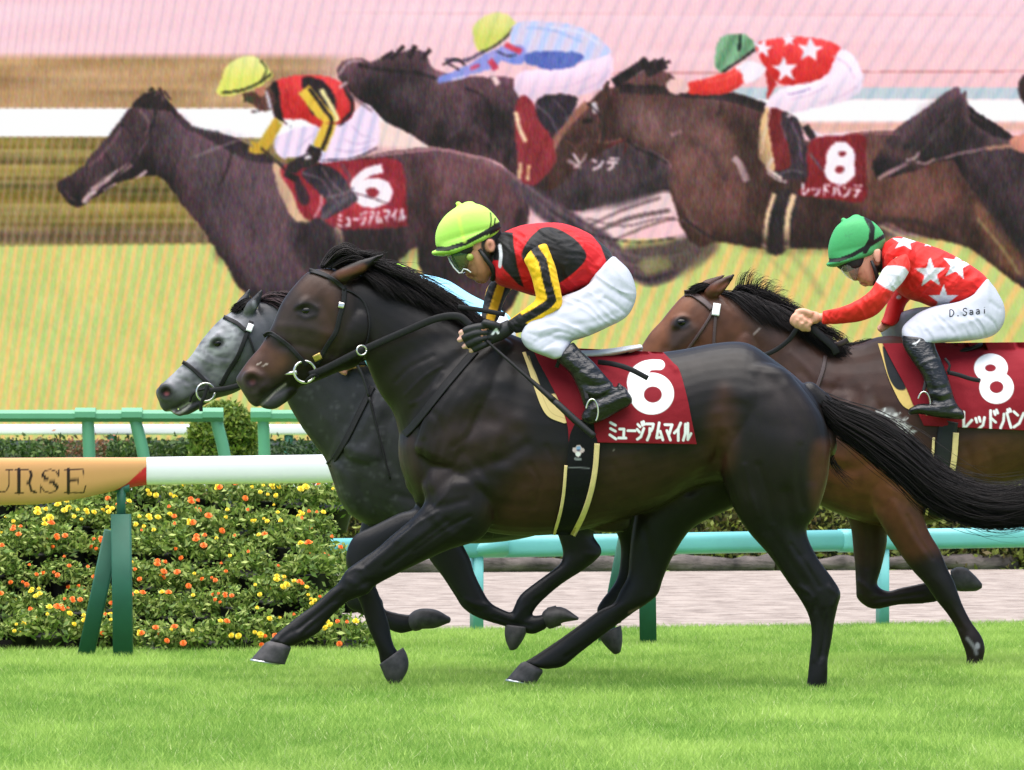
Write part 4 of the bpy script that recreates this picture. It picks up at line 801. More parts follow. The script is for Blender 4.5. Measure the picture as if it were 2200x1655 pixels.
def strap(name, cs, pts, wd, m, parent, off=.004, th=.005, back=False, smooth=6, curved=True, yoff=0.0):
    q = P(pts) if isinstance(pts, str) else np.asarray(pts, float)
    q = catmull(q, 8) if curved and len(q) > 2 else q
    q = resample(q, 4); n = len(q); T = np.gradient(q, axis=0); T /= np.linalg.norm(T, axis=1)[:, None] + 1e-9
    nr = np.stack([T[:, 1], -T[:, 0]], -1); rows = []
    s = 1 if not back else -1
    for f in (-1, -.5, 0, .5, 1):
        e = q + nr * wd / 2 * f
        h = [cs.hit(x, y, back) for x, y in e]; h = fillnan([np.nan if v is None else v for v in h])
        if h is None: h = np.full(n, cs.Y0)
        rows.append(sm1(h, smooth) + yoff)
    rows = np.array(rows); V = []; 
    for lay, d in ((0, off), (1, off + th)):
        for k, f in enumerate((-1, -.5, 0, .5, 1)):
            e = q + nr * wd / 2 * f * (1 if lay == 0 else .9); V.append(at(e[:, 0], e[:, 1], rows[k] - s * d))
    V = np.array(V).transpose(1, 0, 2)     # n,10,3
    idx = [0, 5, 6, 7, 8, 9, 4, 3, 2, 1]; V = V[:, idx].reshape(-1, 3)
    F = [(i * 10 + j, i * 10 + (j + 1) % 10, (i + 1) * 10 + (j + 1) % 10, (i + 1) * 10 + j) for i in range(n - 1) for j in range(10)] + [tuple(range(9, -1, -1)), tuple(range(n * 10 - 10, n * 10))]
    return mk(name, V, F, m, parent)
def drape(name, cs, left, right, m, parent, off=.006, nu=120, nv=90, items=None, base=(120, 20, 30), th=.004, ripple=.004, smooth=14, hang=True, seed=2, extra=None):
    L, R = resample_n(catmull(P(left), 6) if len(P(left)) > 2 else P(left), nv), resample_n(catmull(P(right), 6) if len(P(right)) > 2 else P(right), nv)
    u = np.linspace(0, 1, nu); G = L[:, None] * (1 - u)[None, :, None] + R[:, None] * u[None, :, None]
    H = np.full((nv, nu), np.nan); st = 3
    for j in range(0, nv):
        for i in range(0, nu):
            if (i % st == 0 or i == nu - 1) and (j % st == 0 or j == nv - 1):
                h = cs.hit(*G[j, i]); H[j, i] = np.nan if h is None else h
    js = [j for j in range(nv) if j % st == 0 or j == nv - 1]; is_ = [i for i in range(nu) if i % st == 0 or i == nu - 1]
    K = H[np.ix_(js, is_)]
    for i in range(K.shape[1]):
        f = fillnan(K[:, i])
        if f is not None: K[:, i] = f
    for j in range(K.shape[0]):
        f = fillnan(K[j]); K[j] = f if f is not None else np.full(K.shape[1], cs.Y0)
    if hang:                             # cloth hangs from its widest line instead of tucking under the belly
        K = np.minimum(K, np.minimum.accumulate(K, axis=0) + .02)
    T1 = np.array([np.interp(np.arange(nu), is_, K[j]) for j in range(len(js))]); H = np.array([np.interp(np.arange(nv), js, T1[:, i]) for i in range(nu)]).T
    for _ in range(smooth):
        Hp = np.pad(H, 1, 'edge'); H = np.minimum(H, (Hp[:-2, 1:-1] + Hp[2:, 1:-1] + Hp[1:-1, :-2] + Hp[1:-1, 2:]) / 4 + .001)
    X = G.reshape(-1, 2)
    rp = (vnoise(np.c_[X[:, 0] * .022 + X[:, 1] * .006, X[:, 1] * .010], 1.0, seed) - .5) * 2 * ripple
    if extra is not None:
        for pts, wd, am in extra:
            q = P(pts); rp += am * np.exp(-(seg_dist(X, q[:-1], q[1:]) / wd) ** 2)
    Yv = H.ravel() - off - rp
    V = at(X[:, 0], X[:, 1], Yv); Vb = at(X[:, 0], X[:, 1], Yv + th); n = nu * nv
    Fg = grid_faces(nu, nv); F = [Fg, Fg[:, ::-1] + n]
    rim = np.r_[np.arange(nu), (np.arange(1, nv) * nu + nu - 1), (nv - 1) * nu + np.arange(nu - 2, -1, -1), np.arange(nv - 2, 0, -1) * nu]
    F.append(np.stack([rim, rim + n, np.roll(rim, -1) + n, np.roll(rim, -1)], -1)); F = np.vstack(F)
    C = np.broadcast_to(S2L(base), (n, 3)).copy()
    if items: C = paint(C, X, items)
    return mk(name, np.vstack([V, Vb]), F, m, parent, np.vstack([C, C]))
def hair(name, parent, roots, tips_fn, n, K=9, r0=.0016, colr=((20, 18, 19), (44, 38, 38)), seed=1, clump=0):
    """strands as thin tapered three-sided tubes; roots (n,3) world; tips_fn(roots, rng) -> (n,K,3)"""
    r = np.random.default_rng(seed); S = tips_fn(r)
    n, K, _ = S.shape; rad = (r0 * (1 - np.linspace(0, 1, K) ** 2.2 * .85))[None, :] * r.uniform(.7, 1.4, (n, 1))
    T = np.gradient(S, axis=1); T /= np.linalg.norm(T, axis=2)[..., None] + 1e-9
    U = np.cross(T, np.array([0.0, 1.0, 0.0])); U /= np.linalg.norm(U, axis=2)[..., None] + 1e-9; W = np.cross(T, U)
    V = np.stack([S + rad[..., None] * (math.cos(a) * U + math.sin(a) * W) for a in (0, 2.094, 4.189)], 2).reshape(-1, 3)
    b = (np.arange(n)[:, None] * K + np.arange(K - 1)[None]).reshape(-1, 1) * 3
    F = np.concatenate([b + np.array([[j, (j + 1) % 3, (j + 1) % 3 + 3, j + 3]]) for j in range(3)])
    c0, c1 = S2L(colr[0]), S2L(colr[1]); t = r.random((n, 1)) ** 2; C = np.repeat((c0 * (1 - t) + c1 * t)[:, None], K * 3, 1).reshape(-1, 3)
    return mk(name, V, F, M['hair'], parent, C)
def flow(paths, n, Y0, K=10, sub=6, jit=2.0, zj=.01, rng_=None, wav=3.0, shorten=.35):
    """paths: list of guide strands (pts of x,y,z); strands are blended between neighbouring guides"""
    r = rng_; G = [resample_n(catmull(np.asarray(p, float), sub), K) for p in paths]; G = np.array(G); m = len(G)
    s = r.random(n) * (m - 1); i = np.minimum(s.astype(int), m - 2); f = (s - i)[:, None, None]
    Q = G[i] * (1 - f) + G[i + 1] * f
    ln = 1 - shorten * r.random(n) ** 1.5; t = np.linspace(0, 1, K)[None] * ln[:, None]; j = np.minimum((t * (K - 1)).astype(int), K - 2); g = (t * (K - 1) - j)[..., None]
    ii = np.arange(n)[:, None]; Q = Q[ii, j] * (1 - g) + Q[ii, j + 1] * g
    tt = np.linspace(0, 1, K)[None, :, None]; off = r.normal(size=(n, 1, 3)) * np.array([jit, jit, zj]); ph = r.uniform(0, 6.28, (n, 1)); fr = r.uniform(.6, 1.6, (n, 1))
    Q = Q + off * (.35 + .9 * tt); Q[..., 1] += wav * np.sin(ph + fr * 5 * tt[..., 0]) * tt[..., 0]; Q[..., 0] += wav * .5 * np.cos(ph * 1.3 + fr * 4 * tt[..., 0]) * tt[..., 0]
    return at(Q[..., 0], Q[..., 1], Y0 - Q[..., 2])
def hoof(parent, cor, sole, z, Y0, w, shoe=None, name='hoof'):
    """cor / sole: ((ax,ay),(bx,by)) of the coronet and of the ground edge"""
    (a0, b0), (a1, b1) = cor, sole; rings = []
    for t, k in ((-.14, .72), (0, .92), (.14, 1.0), (.5, 1.03), (.88, 1.06), (1.0, 1.0)):
        A = np.array(a0) * (1 - t) + np.array(a1) * t; B = np.array(b0) * (1 - t) + np.array(b1) * t
        q = {-.14: .8, 0: .97}.get(t, 1.0); c = (A + B) / 2; A, B = c + (A - c) * q, c + (B - c) * q
        rings.append((A[0], A[1], B[0], B[1], z, w * k * (.85 + .15 * max(t, 0))))
    V, F = loft(rings, Y0, 26, 3, (.05, .06), 2.2); o = mk(name, V, F, M['hoof'], parent)
    if shoe:
        A, B = np.array(a1), np.array(b1); d = (np.array(a1) + np.array(b1) - np.array(a0) - np.array(b0)) / 2; d = d / np.linalg.norm(d)
        c0 = (A + B) / 2; A2, B2 = A + (A - c0) * .03, B + (B - c0) * -.25
        r2 = [(A2[0] + d[0] * k, A2[1] + d[1] * k, B2[0] + d[0] * k, B2[1] + d[1] * k, z, w * 1.0) for k in (-1.5, shoe)]
        V, F = loft(r2, Y0, 26, 1, (.02, .02), 2.2); mk('horseshoe', V, F, M['shoe'], o)
    return o
def hoof2(parent, rings, Y0):
    V, F = loft(rings, Y0, 26, 4, (.05, .5), 2.2); return mk('hoof', V, F, M['hoof'], parent)
def eye(parent, cs, px, py, r_px, Y0, lid=(30, 24, 22)):
    for back in (False, True):
        h = cs.hit(px, py, back)
        if h is None: continue
        r = r_px / FPX * Y0; s = -1 if not back else 1; c = at(px, py, h - s * r * .62)
        n1, n2 = 16, 12; V = [c + r * np.array([math.cos(a) * math.sin(b) * 1.2, math.cos(b) * .9, math.sin(a) * math.sin(b) * .88]) for b in np.linspace(.001, 3.1406, n2) for a in np.linspace(0, 6.2832, n1, endpoint=False)]
        F = np.array([(i * n1 + j, i * n1 + (j + 1) % n1, (i + 1) * n1 + (j + 1) % n1, (i + 1) * n1 + j) for i in range(n2 - 1) for j in range(n1)])
        mk('eye', np.array(V), F, M['eye'], parent)
def ring_mesh(name, c, R, r, m, parent, tilt=0.3, n=28):     # metal ring facing the camera
    a = np.linspace(0, 2 * np.pi, n + 1); pts = np.stack([c[0] + R * np.cos(a), c[1] + R * tilt * np.cos(a), c[2] + R * np.sin(a)], -1)
    V, F = sweep(pts, r, 8, up=(0, 1, 0.01)); return mk(name, V, F, m, parent)
def cord(name, pts, r, Y0, m, parent, n=8, flat=None):   # free hanging strap: pts x,y,z
    q = np.asarray(pts, float); q = catmull(q, 8) if len(q) > 2 else resample(q, 10)
    w_ = at(q[:, 0], q[:, 1], Y0 - q[:, 2]); V, F = sweep(w_, r, n, up=(0, 1, 0), prof=flat); return mk(name, V, F, m, parent)
FL = np.array([(math.cos(a) * 1.0, math.sin(a) * .28) for a in np.linspace(0, 2 * np.pi, 10, endpoint=False)])
def horse_object(parts, Y0, loc, label, strokes, paints, base, voxel=.008, smooth=6, darken=None):
    V, F = union(parts, voxel, smooth)
    V = sculpt(V, F, strokes, Y0); V = relax(V, F, 2)
    C = np.broadcast_to(S2L(base), (len(V), 3)).copy(); C = paint(C, topx(V), paints, Y0 - V[:, 1])
    t = thing('racehorse', label, 'horse', loc, 'racehorses at full gallop')
    mk('body', V, F, M['coat'], t, C)
    return t, Caster(V, F, Y0)

M['ink'] = mat('ink', (46, 46, 54), rough=.8)
def lettering(name, cs, items, wd, m, parent, off=.0015):
    V = []; F = []; n = 0
    for it in items:
        q = resample(it[1], 1.5); T = np.gradient(q, axis=0); T /= np.linalg.norm(T, axis=1)[:, None] + 1e-9; nr = np.stack([T[:, 1], -T[:, 0]], -1) * wd / 2
        h = fillnan([np.nan if v is None else v for v in (cs.hit(x, y) for x, y in q)])
        if h is None: continue
        k = len(q); V += [at(q[:, 0] + nr[:, 0], q[:, 1] + nr[:, 1], h - off), at(q[:, 0] - nr[:, 0], q[:, 1] - nr[:, 1], h - off)]
        F += [(n + i, n + i + 1, n + k + i + 1, n + k + i) for i in range(k - 1)]; n += 2 * k
    return mk(name, np.vstack(V), F, m, parent)
# ---------------------------------------------------------------- the front horse, number six
YA = 30.0
def front_horse():
    Y = YA; p = []
    # head
    p.append(loft([(700,577,798,680,0,.085),(664,583,800,728,0,.102),(632,614,772,783,0,.106),(605,651,722,802,0,.094),(584,700,679,820,0,.076),(561,742,645,832,0,.062),(537,770,617,838,0,.057),(518,796,602,846,0,.057),(507,816,586,858,0,.052),(517,836,566,868,0,.040),(531,858,556,871,0,.030)], Y, 30, 4, (.6, .7), 2.15))
    p.append(loft([(618,826,640,842,0,.035),(596,840,626,856,0,.036),(572,853,610,868,0,.036),(560,866,598,876,0,.030)], Y, 20, 3, (.5, .9)))       # lower lip and chin
    p.append(ball(765, 712, .045, 50, 62, .062, Y, 20)); p.append(ball(765, 712, -.045, 50, 62, .062, Y, 20))      # cheeks
    for z in (.072, -.072):
        p.append(ball(657, 652, z, 26, 15, .022, Y, -38)); p.append(ball(541, 816, z * .62, 22, 24, .022, Y))
    # ears, laid back
    p.append(limb([(712,602,.062,13,.028),(742,590,.085,17,.03),(775,574,.09,15,.022),(800,561,.09,9,.014),(824,547,.09,3,.006)], Y, 14, 4, (.3, 1)))
    p.append(limb([(700,588,-.05,12,.026),(730,572,-.07,16,.03),(765,556,-.08,13,.02),(806,545,-.085,3,.006)], Y, 14, 4, (.3, 1)))
    # neck
    p.append(loft([(722,590,782,710,0,.080),(768,590,782,762,0,.083),(835,602,812,838,0,.095),(905,630,845,888,0,.118),(965,660,858,940,0,.148),(1022,690,862,1000,0,.178),(1075,715,880,1052,0,.200)], Y, 32, 4, (.8, .8), 2.1))
    # trunk
    p.append(loft([(1012,682,866,1010,0,.165),(1070,706,880,1058,0,.205),(1130,730,945,1105,0,.235),(1200,748,1060,1146,0,.262),(1300,757,1190,1149,0,.283),(1390,759,1310,1124,0,.290),(1460,752,1410,1092,0,.278),(1535,738,1490,1048,0,.262),(1604,737,1560,1035,0,.262),(1662,773,1620,1050,0,.250),(1714,813,1690,1050,0,.212),(1755,857,1752,1030,0,.150),(1776,915,1776,985,0,.09)], Y, 40, 4, (.7, .8), 2.25))
    # breast and shoulder masses
    p.append(loft([(866,905,965,900,0,.12),(856,945,975,942,0,.155),(857,985,985,985,0,.172),(866,1022,990,1025,0,.172),(882,1054,990,1060,0,.155),(892,1080,985,1085,0,.12)], Y, 30, 4, (.7, .5), 2.2))
    for z in (.125, -.125):
        p.append(limb([(1075,735,z*.8,34,.05),(1035,820,z*1.15,62,.075),(985,905,z*1.25,74,.085),(950,985,z*1.15,66,.085)], Y, 20, 4, (.6, .6)))
        p.append(limb([(975,950,z*1.15,52,.07),(1012,1005,z*1.25,54,.075),(1050,1050,z*1.22,46,.07),(1060,1085,z*1.15,28,.05)], Y, 20, 4, (.7, .7)))      # triceps to elbow
    # near fore leg, stretched forward
    z = .15
    p.append(loft([(935,950,1090,960,.085,.085),(912,1000,1082,1010,.11,.10),(905,1040,1073,1060,.135,.102),(912,1078,1060,1118,z,.096),(884,1114,1030,1160,z,.082),(841,1151,968,1180,z,.068),(813,1176,908,1207,z,.054),(775,1203,852,1234,z,.044),(744,1226,806,1259,z,.042),(725,1255,789,1277,z,.040),(708,1269,751,1291,z,.030),(677,1298,726,1311,z,.024),(643,1322,704,1334,z,.024),(614,1345,686,1358,z,.028),(596,1360,657,1376,z,.031),(578,1378,630,1388,z,.030)], Y, 26, 4, (.5, .4), 2.1))
    # far fore leg
    z = -.15
    p.append(loft([(900,950,1060,970,-.085,.085),(884,1010,1045,1050,-.12,.092),(893,1085,1000,1120,z,.08),(854,1104,958,1160,z,.068),(800,1131,915,1186,z,.055),(763,1150,868,1216,z,.048),(746,1180,828,1240,z,.044),(744,1212,806,1258,z,.042),(758,1262,810,1266,z,.036),(775,1300,822,1298,z,.027),(789,1345,836,1342,z,.025),(803,1377,842,1374,z,.029),(813,1402,850,1394,z,.030),(817,1428,862,1406,z,.027)], Y, 26, 4, (.5, .3), 2.1))
    # near hind leg, on the ground
    z = .155
    p.append(loft([(1545,790,1700,805,.12,.10),(1532,860,1762,885,.135,.122),(1532,925,1783,945,.145,.130),(1541,985,1783,990,.15,.126),(1556,1040,1776,1040,.152,.112),(1575,1091,1757,1098,z,.092),(1608,1143,1733,1140,z,.070),(1653,1194,1755,1196,z,.056),(1694,1253,1789,1243,z,.046),(1716,1284,1806,1274,z,.043),(1734,1316,1800,1302,z,.038),(1742,1345,1793,1334,z,.030),(1743,1378,1787,1374,z,.027),(1738,1424,1779,1416,z,.027),(1735,1456,1778,1450,z,.031),(1730,1480,1775,1476,z,.03),(1718,1496,1762,1500,z,.03)], Y, 30, 4, (.6, .3), 2.15))
    # far hind leg, reaching forward
    z = -.14
    p.append(loft([(1480,820,1700,860,z,.11),(1440,930,1690,985,z,.115),(1396,1030,1640,1050,z,.105),(1368,1090,1580,1088,z,.092),(1356,1150,1492,1132,z,.072),(1352,1196,1450,1188,z,.056),(1348,1238,1426,1240,z,.047),(1332,1270,1414,1276,z,.044),(1318,1296,1392,1296,z,.040),(1287,1312,1362,1316,z,.032),(1242,1345,1316,1350,z,.028),(1200,1375,1276,1380,z,.027),(1172,1394,1240,1408,z,.029),(1146,1411,1210,1432,z,.031),(1126,1423,1176,1438,z,.030)], Y, 28, 4, (.6, .3), 2.1))
    p.append(limb([(1335,1118,-.02,26,.05),(1290,1124,-.02,20,.04),(1262,1124,-.02,12,.03)], Y, 16, 3))        # sheath
    # tail dock
    p.append(limb([(1735,842,0,24,.05),(1770,868,0,22,.045),(1800,890,0,17,.035)], Y, 14, 3))
    S = [ # head
        ('657,668', 14, -5), ('634,662 646,655 666,653 682,662', 4, 3.5), ('640,676 657,683 676,678', 4, 2.5), ('606,745 640,742 690,752 716,765', 10, -5), ('600,700 655,705 715,722', 11, 4), ('690,650 712,700 715,755', 12, -4),
        ('735,640 740,700 716,768', 9, -3), ('540,818', 13, -15), ('520,806 540,798 562,808', 7, 5), ('524,842 548,846 566,832', 8, 4), ('617,818 592,840 570,858 556,868', 4.5, -7), ('560,790 580,815 590,838', 10, -3), ('607,655 590,705 566,745', 9, 3), ('760,600 790,586 815,556', 5, -10, .03, 9),
        # neck and shoulder
        ('800,830 850,780 930,740 1010,720', 22, -6), ('862,935 900,860 960,790 1035,735', 15, -9), ('905,950 935,870 990,800 1065,745', 22, 7), ('985,700 1000,790 1045,850', 20, 3), ('872,985 880,1020', 9, -1), ('908,950 908,1020 926,1080', 9, -7),
        ('930,1060 965,1028 1030,1003 1085,985 1130,955', 14, -7), ('930,930 990,905 1060,905 1110,930', 20, -5), ('1000,955 1060,935 1110,905', 22, 7), ('990,860 1040,830 1095,815', 20, 5), ('1085,985 1105,900 1112,800', 18, -6), ('980,1040 1040,1040 1075,1065', 14, 6), ('1050,1148 1080,1090 1120,1040', 20, -6), ('890,1060 930,1090 1000,1075', 9, -4),
        # forearm
        ('905,1120 850,1165 790,1215', 7, 4, 0, 9), ('960,1120 900,1165 830,1218', 6, -5, 0, 9), ('1000,1130 930,1180 850,1228', 7, 4, 0, 9), ('735,1282 690,1325 650,1362', 4, -3.5, 0, 9), ('745,1245 775,1262 800,1272', 8, 3, 0, 9), ('1000,1165 960,1140 930,1110', 9, 3, 0, 9),
        # knees, tendons, veins
        ('742,1232 760,1222 776,1224', 5, 4, 0, 9), ('770,1262 790,1250 806,1252', 6, -4, 0, 9), ('735,1272 690,1312 640,1352', 3.5, -5, 0, 9), ('722,1298 676,1334 640,1362', 3.5, 4, 0, 9), ('628,1356 612,1366 600,1380', 5, -4, 0, 9), ('650,1360 640,1372', 6, 4, 0, 9), ('590,1372 610,1386 626,1392', 4, 3, 0, 9),
        ('880,1130 840,1160 800,1195 780,1215', 3.5, -4, 0, 9), ('1010,1110 960,1135 890,1185', 4, -4, 0, 9), ('940,1100 890,1130 850,1165', 3, 3, 0, 9), ('985,1015 960,1060 930,1090 890,1120', 3, 2.5, 0, 9),
        ('1030,880 1010,930 975,960', 8, -4), ('1060,860 1075,920 1060,970', 12, 4), ('935,890 950,930 940,985', 9, -4), ('900,870 930,840 960,830', 7, 3), ('880,870 915,850 950,800', 4, 3), ('850,820 880,790 930,765', 5, -3), ('870,850 910,810 950,785', 3, 2.5),
        ('1140,1000 1160,1040 1150,1090', 6, -3), ('1175,960 1195,1010 1190,1080', 7, -2.5), ('1320,1000 1335,1050 1325,1090', 7, -2), ('1365,990 1380,1040 1372,1080', 7, -2), ('1300,1100 1380,1085 1450,1050', 3, 2.2), ('1345,1105 1400,1070 1440,1060', 2.5, 2),
        ('1630,1000 1650,1060 1660,1120', 8, -4, .03, 9), ('1600,1000 1610,1050 1630,1110', 5, 3, .03, 9), ('1720,960 1715,1030 1725,1090', 9, -4, .03, 9), ('1640,1150 1672,1205 1706,1262', 4, 3.5, .03, 9), ('1700,1170 1735,1220 1760,1262', 4, -4, .03, 9), ('1720,1262 1745,1282 1740,1310', 5, 4, .03, 9), ('1782,1262 1798,1278 1790,1300', 6, 4, .03, 9), ('1770,1310 1772,1360 1764,1412', 3.5, -5, .03, 9), ('1750,1320 1754,1370 1748,1420', 3.5, 3, .03, 9), ('1772,1420 1776,1440', 7, 4, .03, 9), ('1590,870 1640,910 1700,920', 20, -3), ('1560,840 1600,850 1650,840', 14, 3),
        # barrel and flank
        ('1110,1090 1180,1075 1290,1060', 18, -4), ('1480,1050 1515,1015 1541,985 1552,940', 13, -11), ('1556,1010 1562,960 1545,890', 15, 6), ('1545,985 1520,960 1470,940', 22, -5),
        ('1541,985 1556,1030 1575,1088', 11, -7, .02, 9), ('1150,1140 1200,1060 1220,960', 30, 3), ('1330,1080 1420,1040 1500,990', 22, 4),
        # quarters
        ('1560,760 1585,830 1555,905', 26, -5), ('1640,800 1700,860 1735,940 1745,1030', 16, -7), ('1690,830 1745,900 1768,980', 16, 5), ('1600,860 1660,930 1680,1020', 40, 6), ('1570,960 1590,1030 1610,1100', 24, 5), ('1690,1060 1700,1120 1722,1190', 13, -6, .03, 9), ('1655,1140 1690,1195 1730,1255', 9, -4, .03, 9), ('1770,1200 1795,1255', 7, -4, .03, 9), ('1620,1080 1660,1150', 20, 4, .03, 9), ('1752,1290 1768,1350 1762,1420', 4.5, -4, .03, 9), ('1725,1290 1745,1290', 9, 3, .03, 9),
        ('1385,1140 1400,1210 1395,1270', 9, -4, -9, 0), ('1375,1312 1290,1365 1215,1412', 4.5, -3.5, -9, 0)]
    BR, BK = (74, 46, 34), (13, 12, 12)
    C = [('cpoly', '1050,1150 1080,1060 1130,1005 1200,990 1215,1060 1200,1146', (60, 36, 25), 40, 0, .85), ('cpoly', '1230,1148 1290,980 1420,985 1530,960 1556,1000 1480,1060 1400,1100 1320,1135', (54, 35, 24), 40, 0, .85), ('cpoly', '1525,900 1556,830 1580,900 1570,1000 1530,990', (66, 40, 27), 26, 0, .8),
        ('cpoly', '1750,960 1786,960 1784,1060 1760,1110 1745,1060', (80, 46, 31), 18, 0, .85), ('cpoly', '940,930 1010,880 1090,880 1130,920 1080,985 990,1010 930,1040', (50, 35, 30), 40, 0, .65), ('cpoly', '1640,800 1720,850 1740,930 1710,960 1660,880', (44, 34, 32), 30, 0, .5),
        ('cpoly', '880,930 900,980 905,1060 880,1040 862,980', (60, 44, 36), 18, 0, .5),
        # face
        ('cpoly', '640,600 700,580 760,600 745,680 720,760 640,790 570,830 510,830 500,800 560,730 600,660', (52, 38, 32), 22, 0, .8), ('cpoly', '640,605 700,585 730,600 720,660 680,640 650,640', (70, 46, 34), 16, 0, .75), ('cpoly', '528,800 520,790 560,735 585,745 620,770 600,800 560,805', (86, 56, 43), 13, 0, .85), ('cpoly', '690,660 722,640 720,720 690,740', (62, 40, 28), 16, 0, .6),
        ('cpoly', '600,670 650,680 690,700 670,740 610,750 590,710', (50, 40, 36), 16, 0, .6), ('cpoly', '632,660 655,648 684,660 680,682 650,686', (22, 17, 16), 6, 0, .9), ('cpoly', '506,812 528,800 552,838 560,872 540,868 515,840', (64, 54, 54), 9, 0, .8), ('dot', '541,818', (34, 20, 20), 5, (15, 15)), ('dot', '543,821', (70, 34, 32), 4, (6, 6)), ('cpoly', '560,858 590,838 612,826 616,850 600,874 572,876', (64, 62, 64), 7, 0, .9), ('line', '613,826 592,842 574,860', (172, 158, 152), 2.5, 3.5, .8), ('line', '574,860 560,872', (150, 140, 136), 3, 4, .6), ('line', '530,850 556,866', (60, 46, 46), 4, 6, .6),
        ('line', '730,590 780,575', (110, 66, 44), 5, 16, .6), ('line', '795,565 824,547', (20, 16, 15), 4, 14, .9), ('line', '552,784 560,780', (220, 200, 190), 1.5, 2.0, .9), ('line', '565,786 574,782', (220, 200, 190), 1.5, 2.2, .9)]
    legs = '900,1095 1000,1090 1060,1150 960,1230 800,1290 640,1440 500,1440 560,1340 740,1180', '740,1130 860,1090 900,1110 880,1260 900,1500 740,1500', '1600,1120 1780,1120 1850,1290 1800,1520 1700,1520 1720,1300', '1350,1120 1560,1090 1440,1230 1400,1330 1200,1480 1060,1480 1300,1260'
    C = C + [('cpoly', q, BK, 30, 0, .8) for q in legs] + [('dot', '1318,966', (160, 150, 140), .8, (1.6, 1.6)), ('line', '1352,1316 1372,1306', (112, 88, 80), 2, 5, .7)]
    t, cs = horse_object(p, Y, tuple(at(1330, 1500, Y) * np.array([1, 1, 0])), 'dark bay racehorse in front wearing number cloth 6 and a black mane', S, C, (20, 14, 11), .007, smooth=13)
    # hooves
    hoof(t, ((570,1381),(626,1392)), ((539,1417),(612,1428)), .15, Y, .050, 3)
    hoof2(t, [(815,1428,866,1391,-.15,.040),(822,1444,874,1406,-.15,.047),(828,1458,878,1424,-.15,.049),(836,1469,875,1442,-.15,.044),(846,1474,864,1462,-.15,.034)], Y)
    hoof(t, ((1119,1424),(1167,1444)), ((1088,1460),(1150,1470)), -.14, Y, .048, 4)
    hoof(t, ((1712,1496),(1762,1502)), ((1700,1536),(1764,1538)), .155, Y, .05)
    eye(t, cs, 659, 668, 11, Y)
    # mane, forelock and tail
    z = .03
    def mane(r):
        g = []
        for x, y, dx, dy in ((752,556,110,26),(790,566,120,40),(830,582,126,56),(870,600,124,66),(905,616,116,70),(940,634,92,62),(972,652,60,46),(1000,668,34,34)):
            g.append([(x, y + 8, .0), (x + dx * .3, y + dy * .18, .035), (x + dx * .65, y + dy * .55, .085), (x + dx, y + dy * 1.05, .11)])
        a = flow(g, 3600, Y, 10, 6, 5, .014, r, 4.0, .5)
        g2 = [[(x, y + 10, .0), (x + 30, y + 22, .05), (x + 66, y + 48, .095), (x + 96, y + 78, .115)] for x, y in ((740,560),(775,566),(820,582),(865,602),(905,622),(945,642),(975,660))]
        b = flow(g2, 1500, Y, 10, 6, 5, .012, r, 4, .5)
        g3 = [[(780,560,.0),(830,566,.02),(880,586,.03),(930,608,.03)],[(860,594,.0),(910,606,.03),(960,628,.04),(1000,642,.04)]]
        return np.concatenate([a, b, flow(g3, 110, Y, 10, 6, 6, .02, r, 8, .5)])
    hair('mane', t, None, mane, 0, r0=.0017, seed=3)
    def fore(r):
        g = [[(704,566,.0),(716,544,.02),(742,532,.02),(772,552,.02)],[(700,570,.03),(722,550,.05),(748,540,.05),(780,560,.05)],[(690,574,.0),(706,552,-.02),(736,530,-.02),(768,544,-.02)],[(715,575,.045),(735,562,.06),(758,556,.06),(790,566,.06)]]
        a = flow(g, 900, Y, 10, 6, 3.5, .014, r, 3, .35); g2 = [[(735,548,.02),(765,538,.02),(785,545,.03),(826,545,.03)],[(760,552,.03),(790,552,.03),(815,552,.03),(830,546,.03)]]
        return np.concatenate([a, flow(g2, 60, Y, 10, 6, 4, .02, r, 5, .4)])
    hair('forelock', t, None, fore, 0, r0=.0022, seed=4)
    def tail(r):
        U = [(1765,852),(1800,868),(1850,884),(1900,905),(1950,942),(2005,995),(2055,1030),(2110,1052),(2165,1056),(2220,1040),(2300,1030)]
        Lo = [(1770,890),(1790,925),(1840,958),(1890,998),(1940,1034),(1985,1076),(2040,1104),(2095,1122),(2150,1130),(2215,1122),(2300,1100)]
        g = []
        for k, f in enumerate(np.linspace(0, 1, 7)):
            zz = .05 * math.sin(f * 3.14); g.append([(a[0] * (1 - f) + b[0] * f, a[1] * (1 - f) + b[1] * f, zz * (.6 + .1 * i)) for i, (a, b) in enumerate(zip(U, Lo))])
        a = np.concatenate([flow(g, 3200, Y, 16, 5, 5, .025, r, 9, .4), flow(g, 420, Y, 16, 5, 13, .03, r, 22, .5)])
        w1 = [[(1772,900,.02),(1786,960,.03),(1800,1000,.03),(1825,1030,.03)],[(1785,930,.02),(1800,958,.03),(1815,945,.03),(1830,940,.03)]]
        w2 = [[(1778,930,.02),(1784,965,.02),(1790,1000,.02),(1820,1040,.02)],[(1774,905,.02),(1781,965,.02),(1800,1005,.02),(1850,1040,.02)]]
        return np.concatenate([a, np.concatenate([np.repeat(flow(w2, 26, Y, 16, 5, 4, .01, r, 3, .2)[:, :], 1, 1)])])
    hair('tail', t, None, tail, 0, r0=.0017, seed=5)
    # bridle
    b = strap('bridle', cs, '664,580 690,588 712,598 732,614 742,622', 9, M['leather'], t, th=.008)
    strap('cheek_piece', cs, '740,618 738,650 730,680 722,712 705,740 690,765 680,784', 11, M['leather'], b, th=.007)
    strap('noseband', cs, '566,722 580,716 600,728 625,748 645,770 660,786', 10, M['leather'], b, th=.008)
    strap('throat_lash', cs, '742,622 765,632 784,652 794,690 790,730 778,752', 4, M['leather'], b, th=.004)
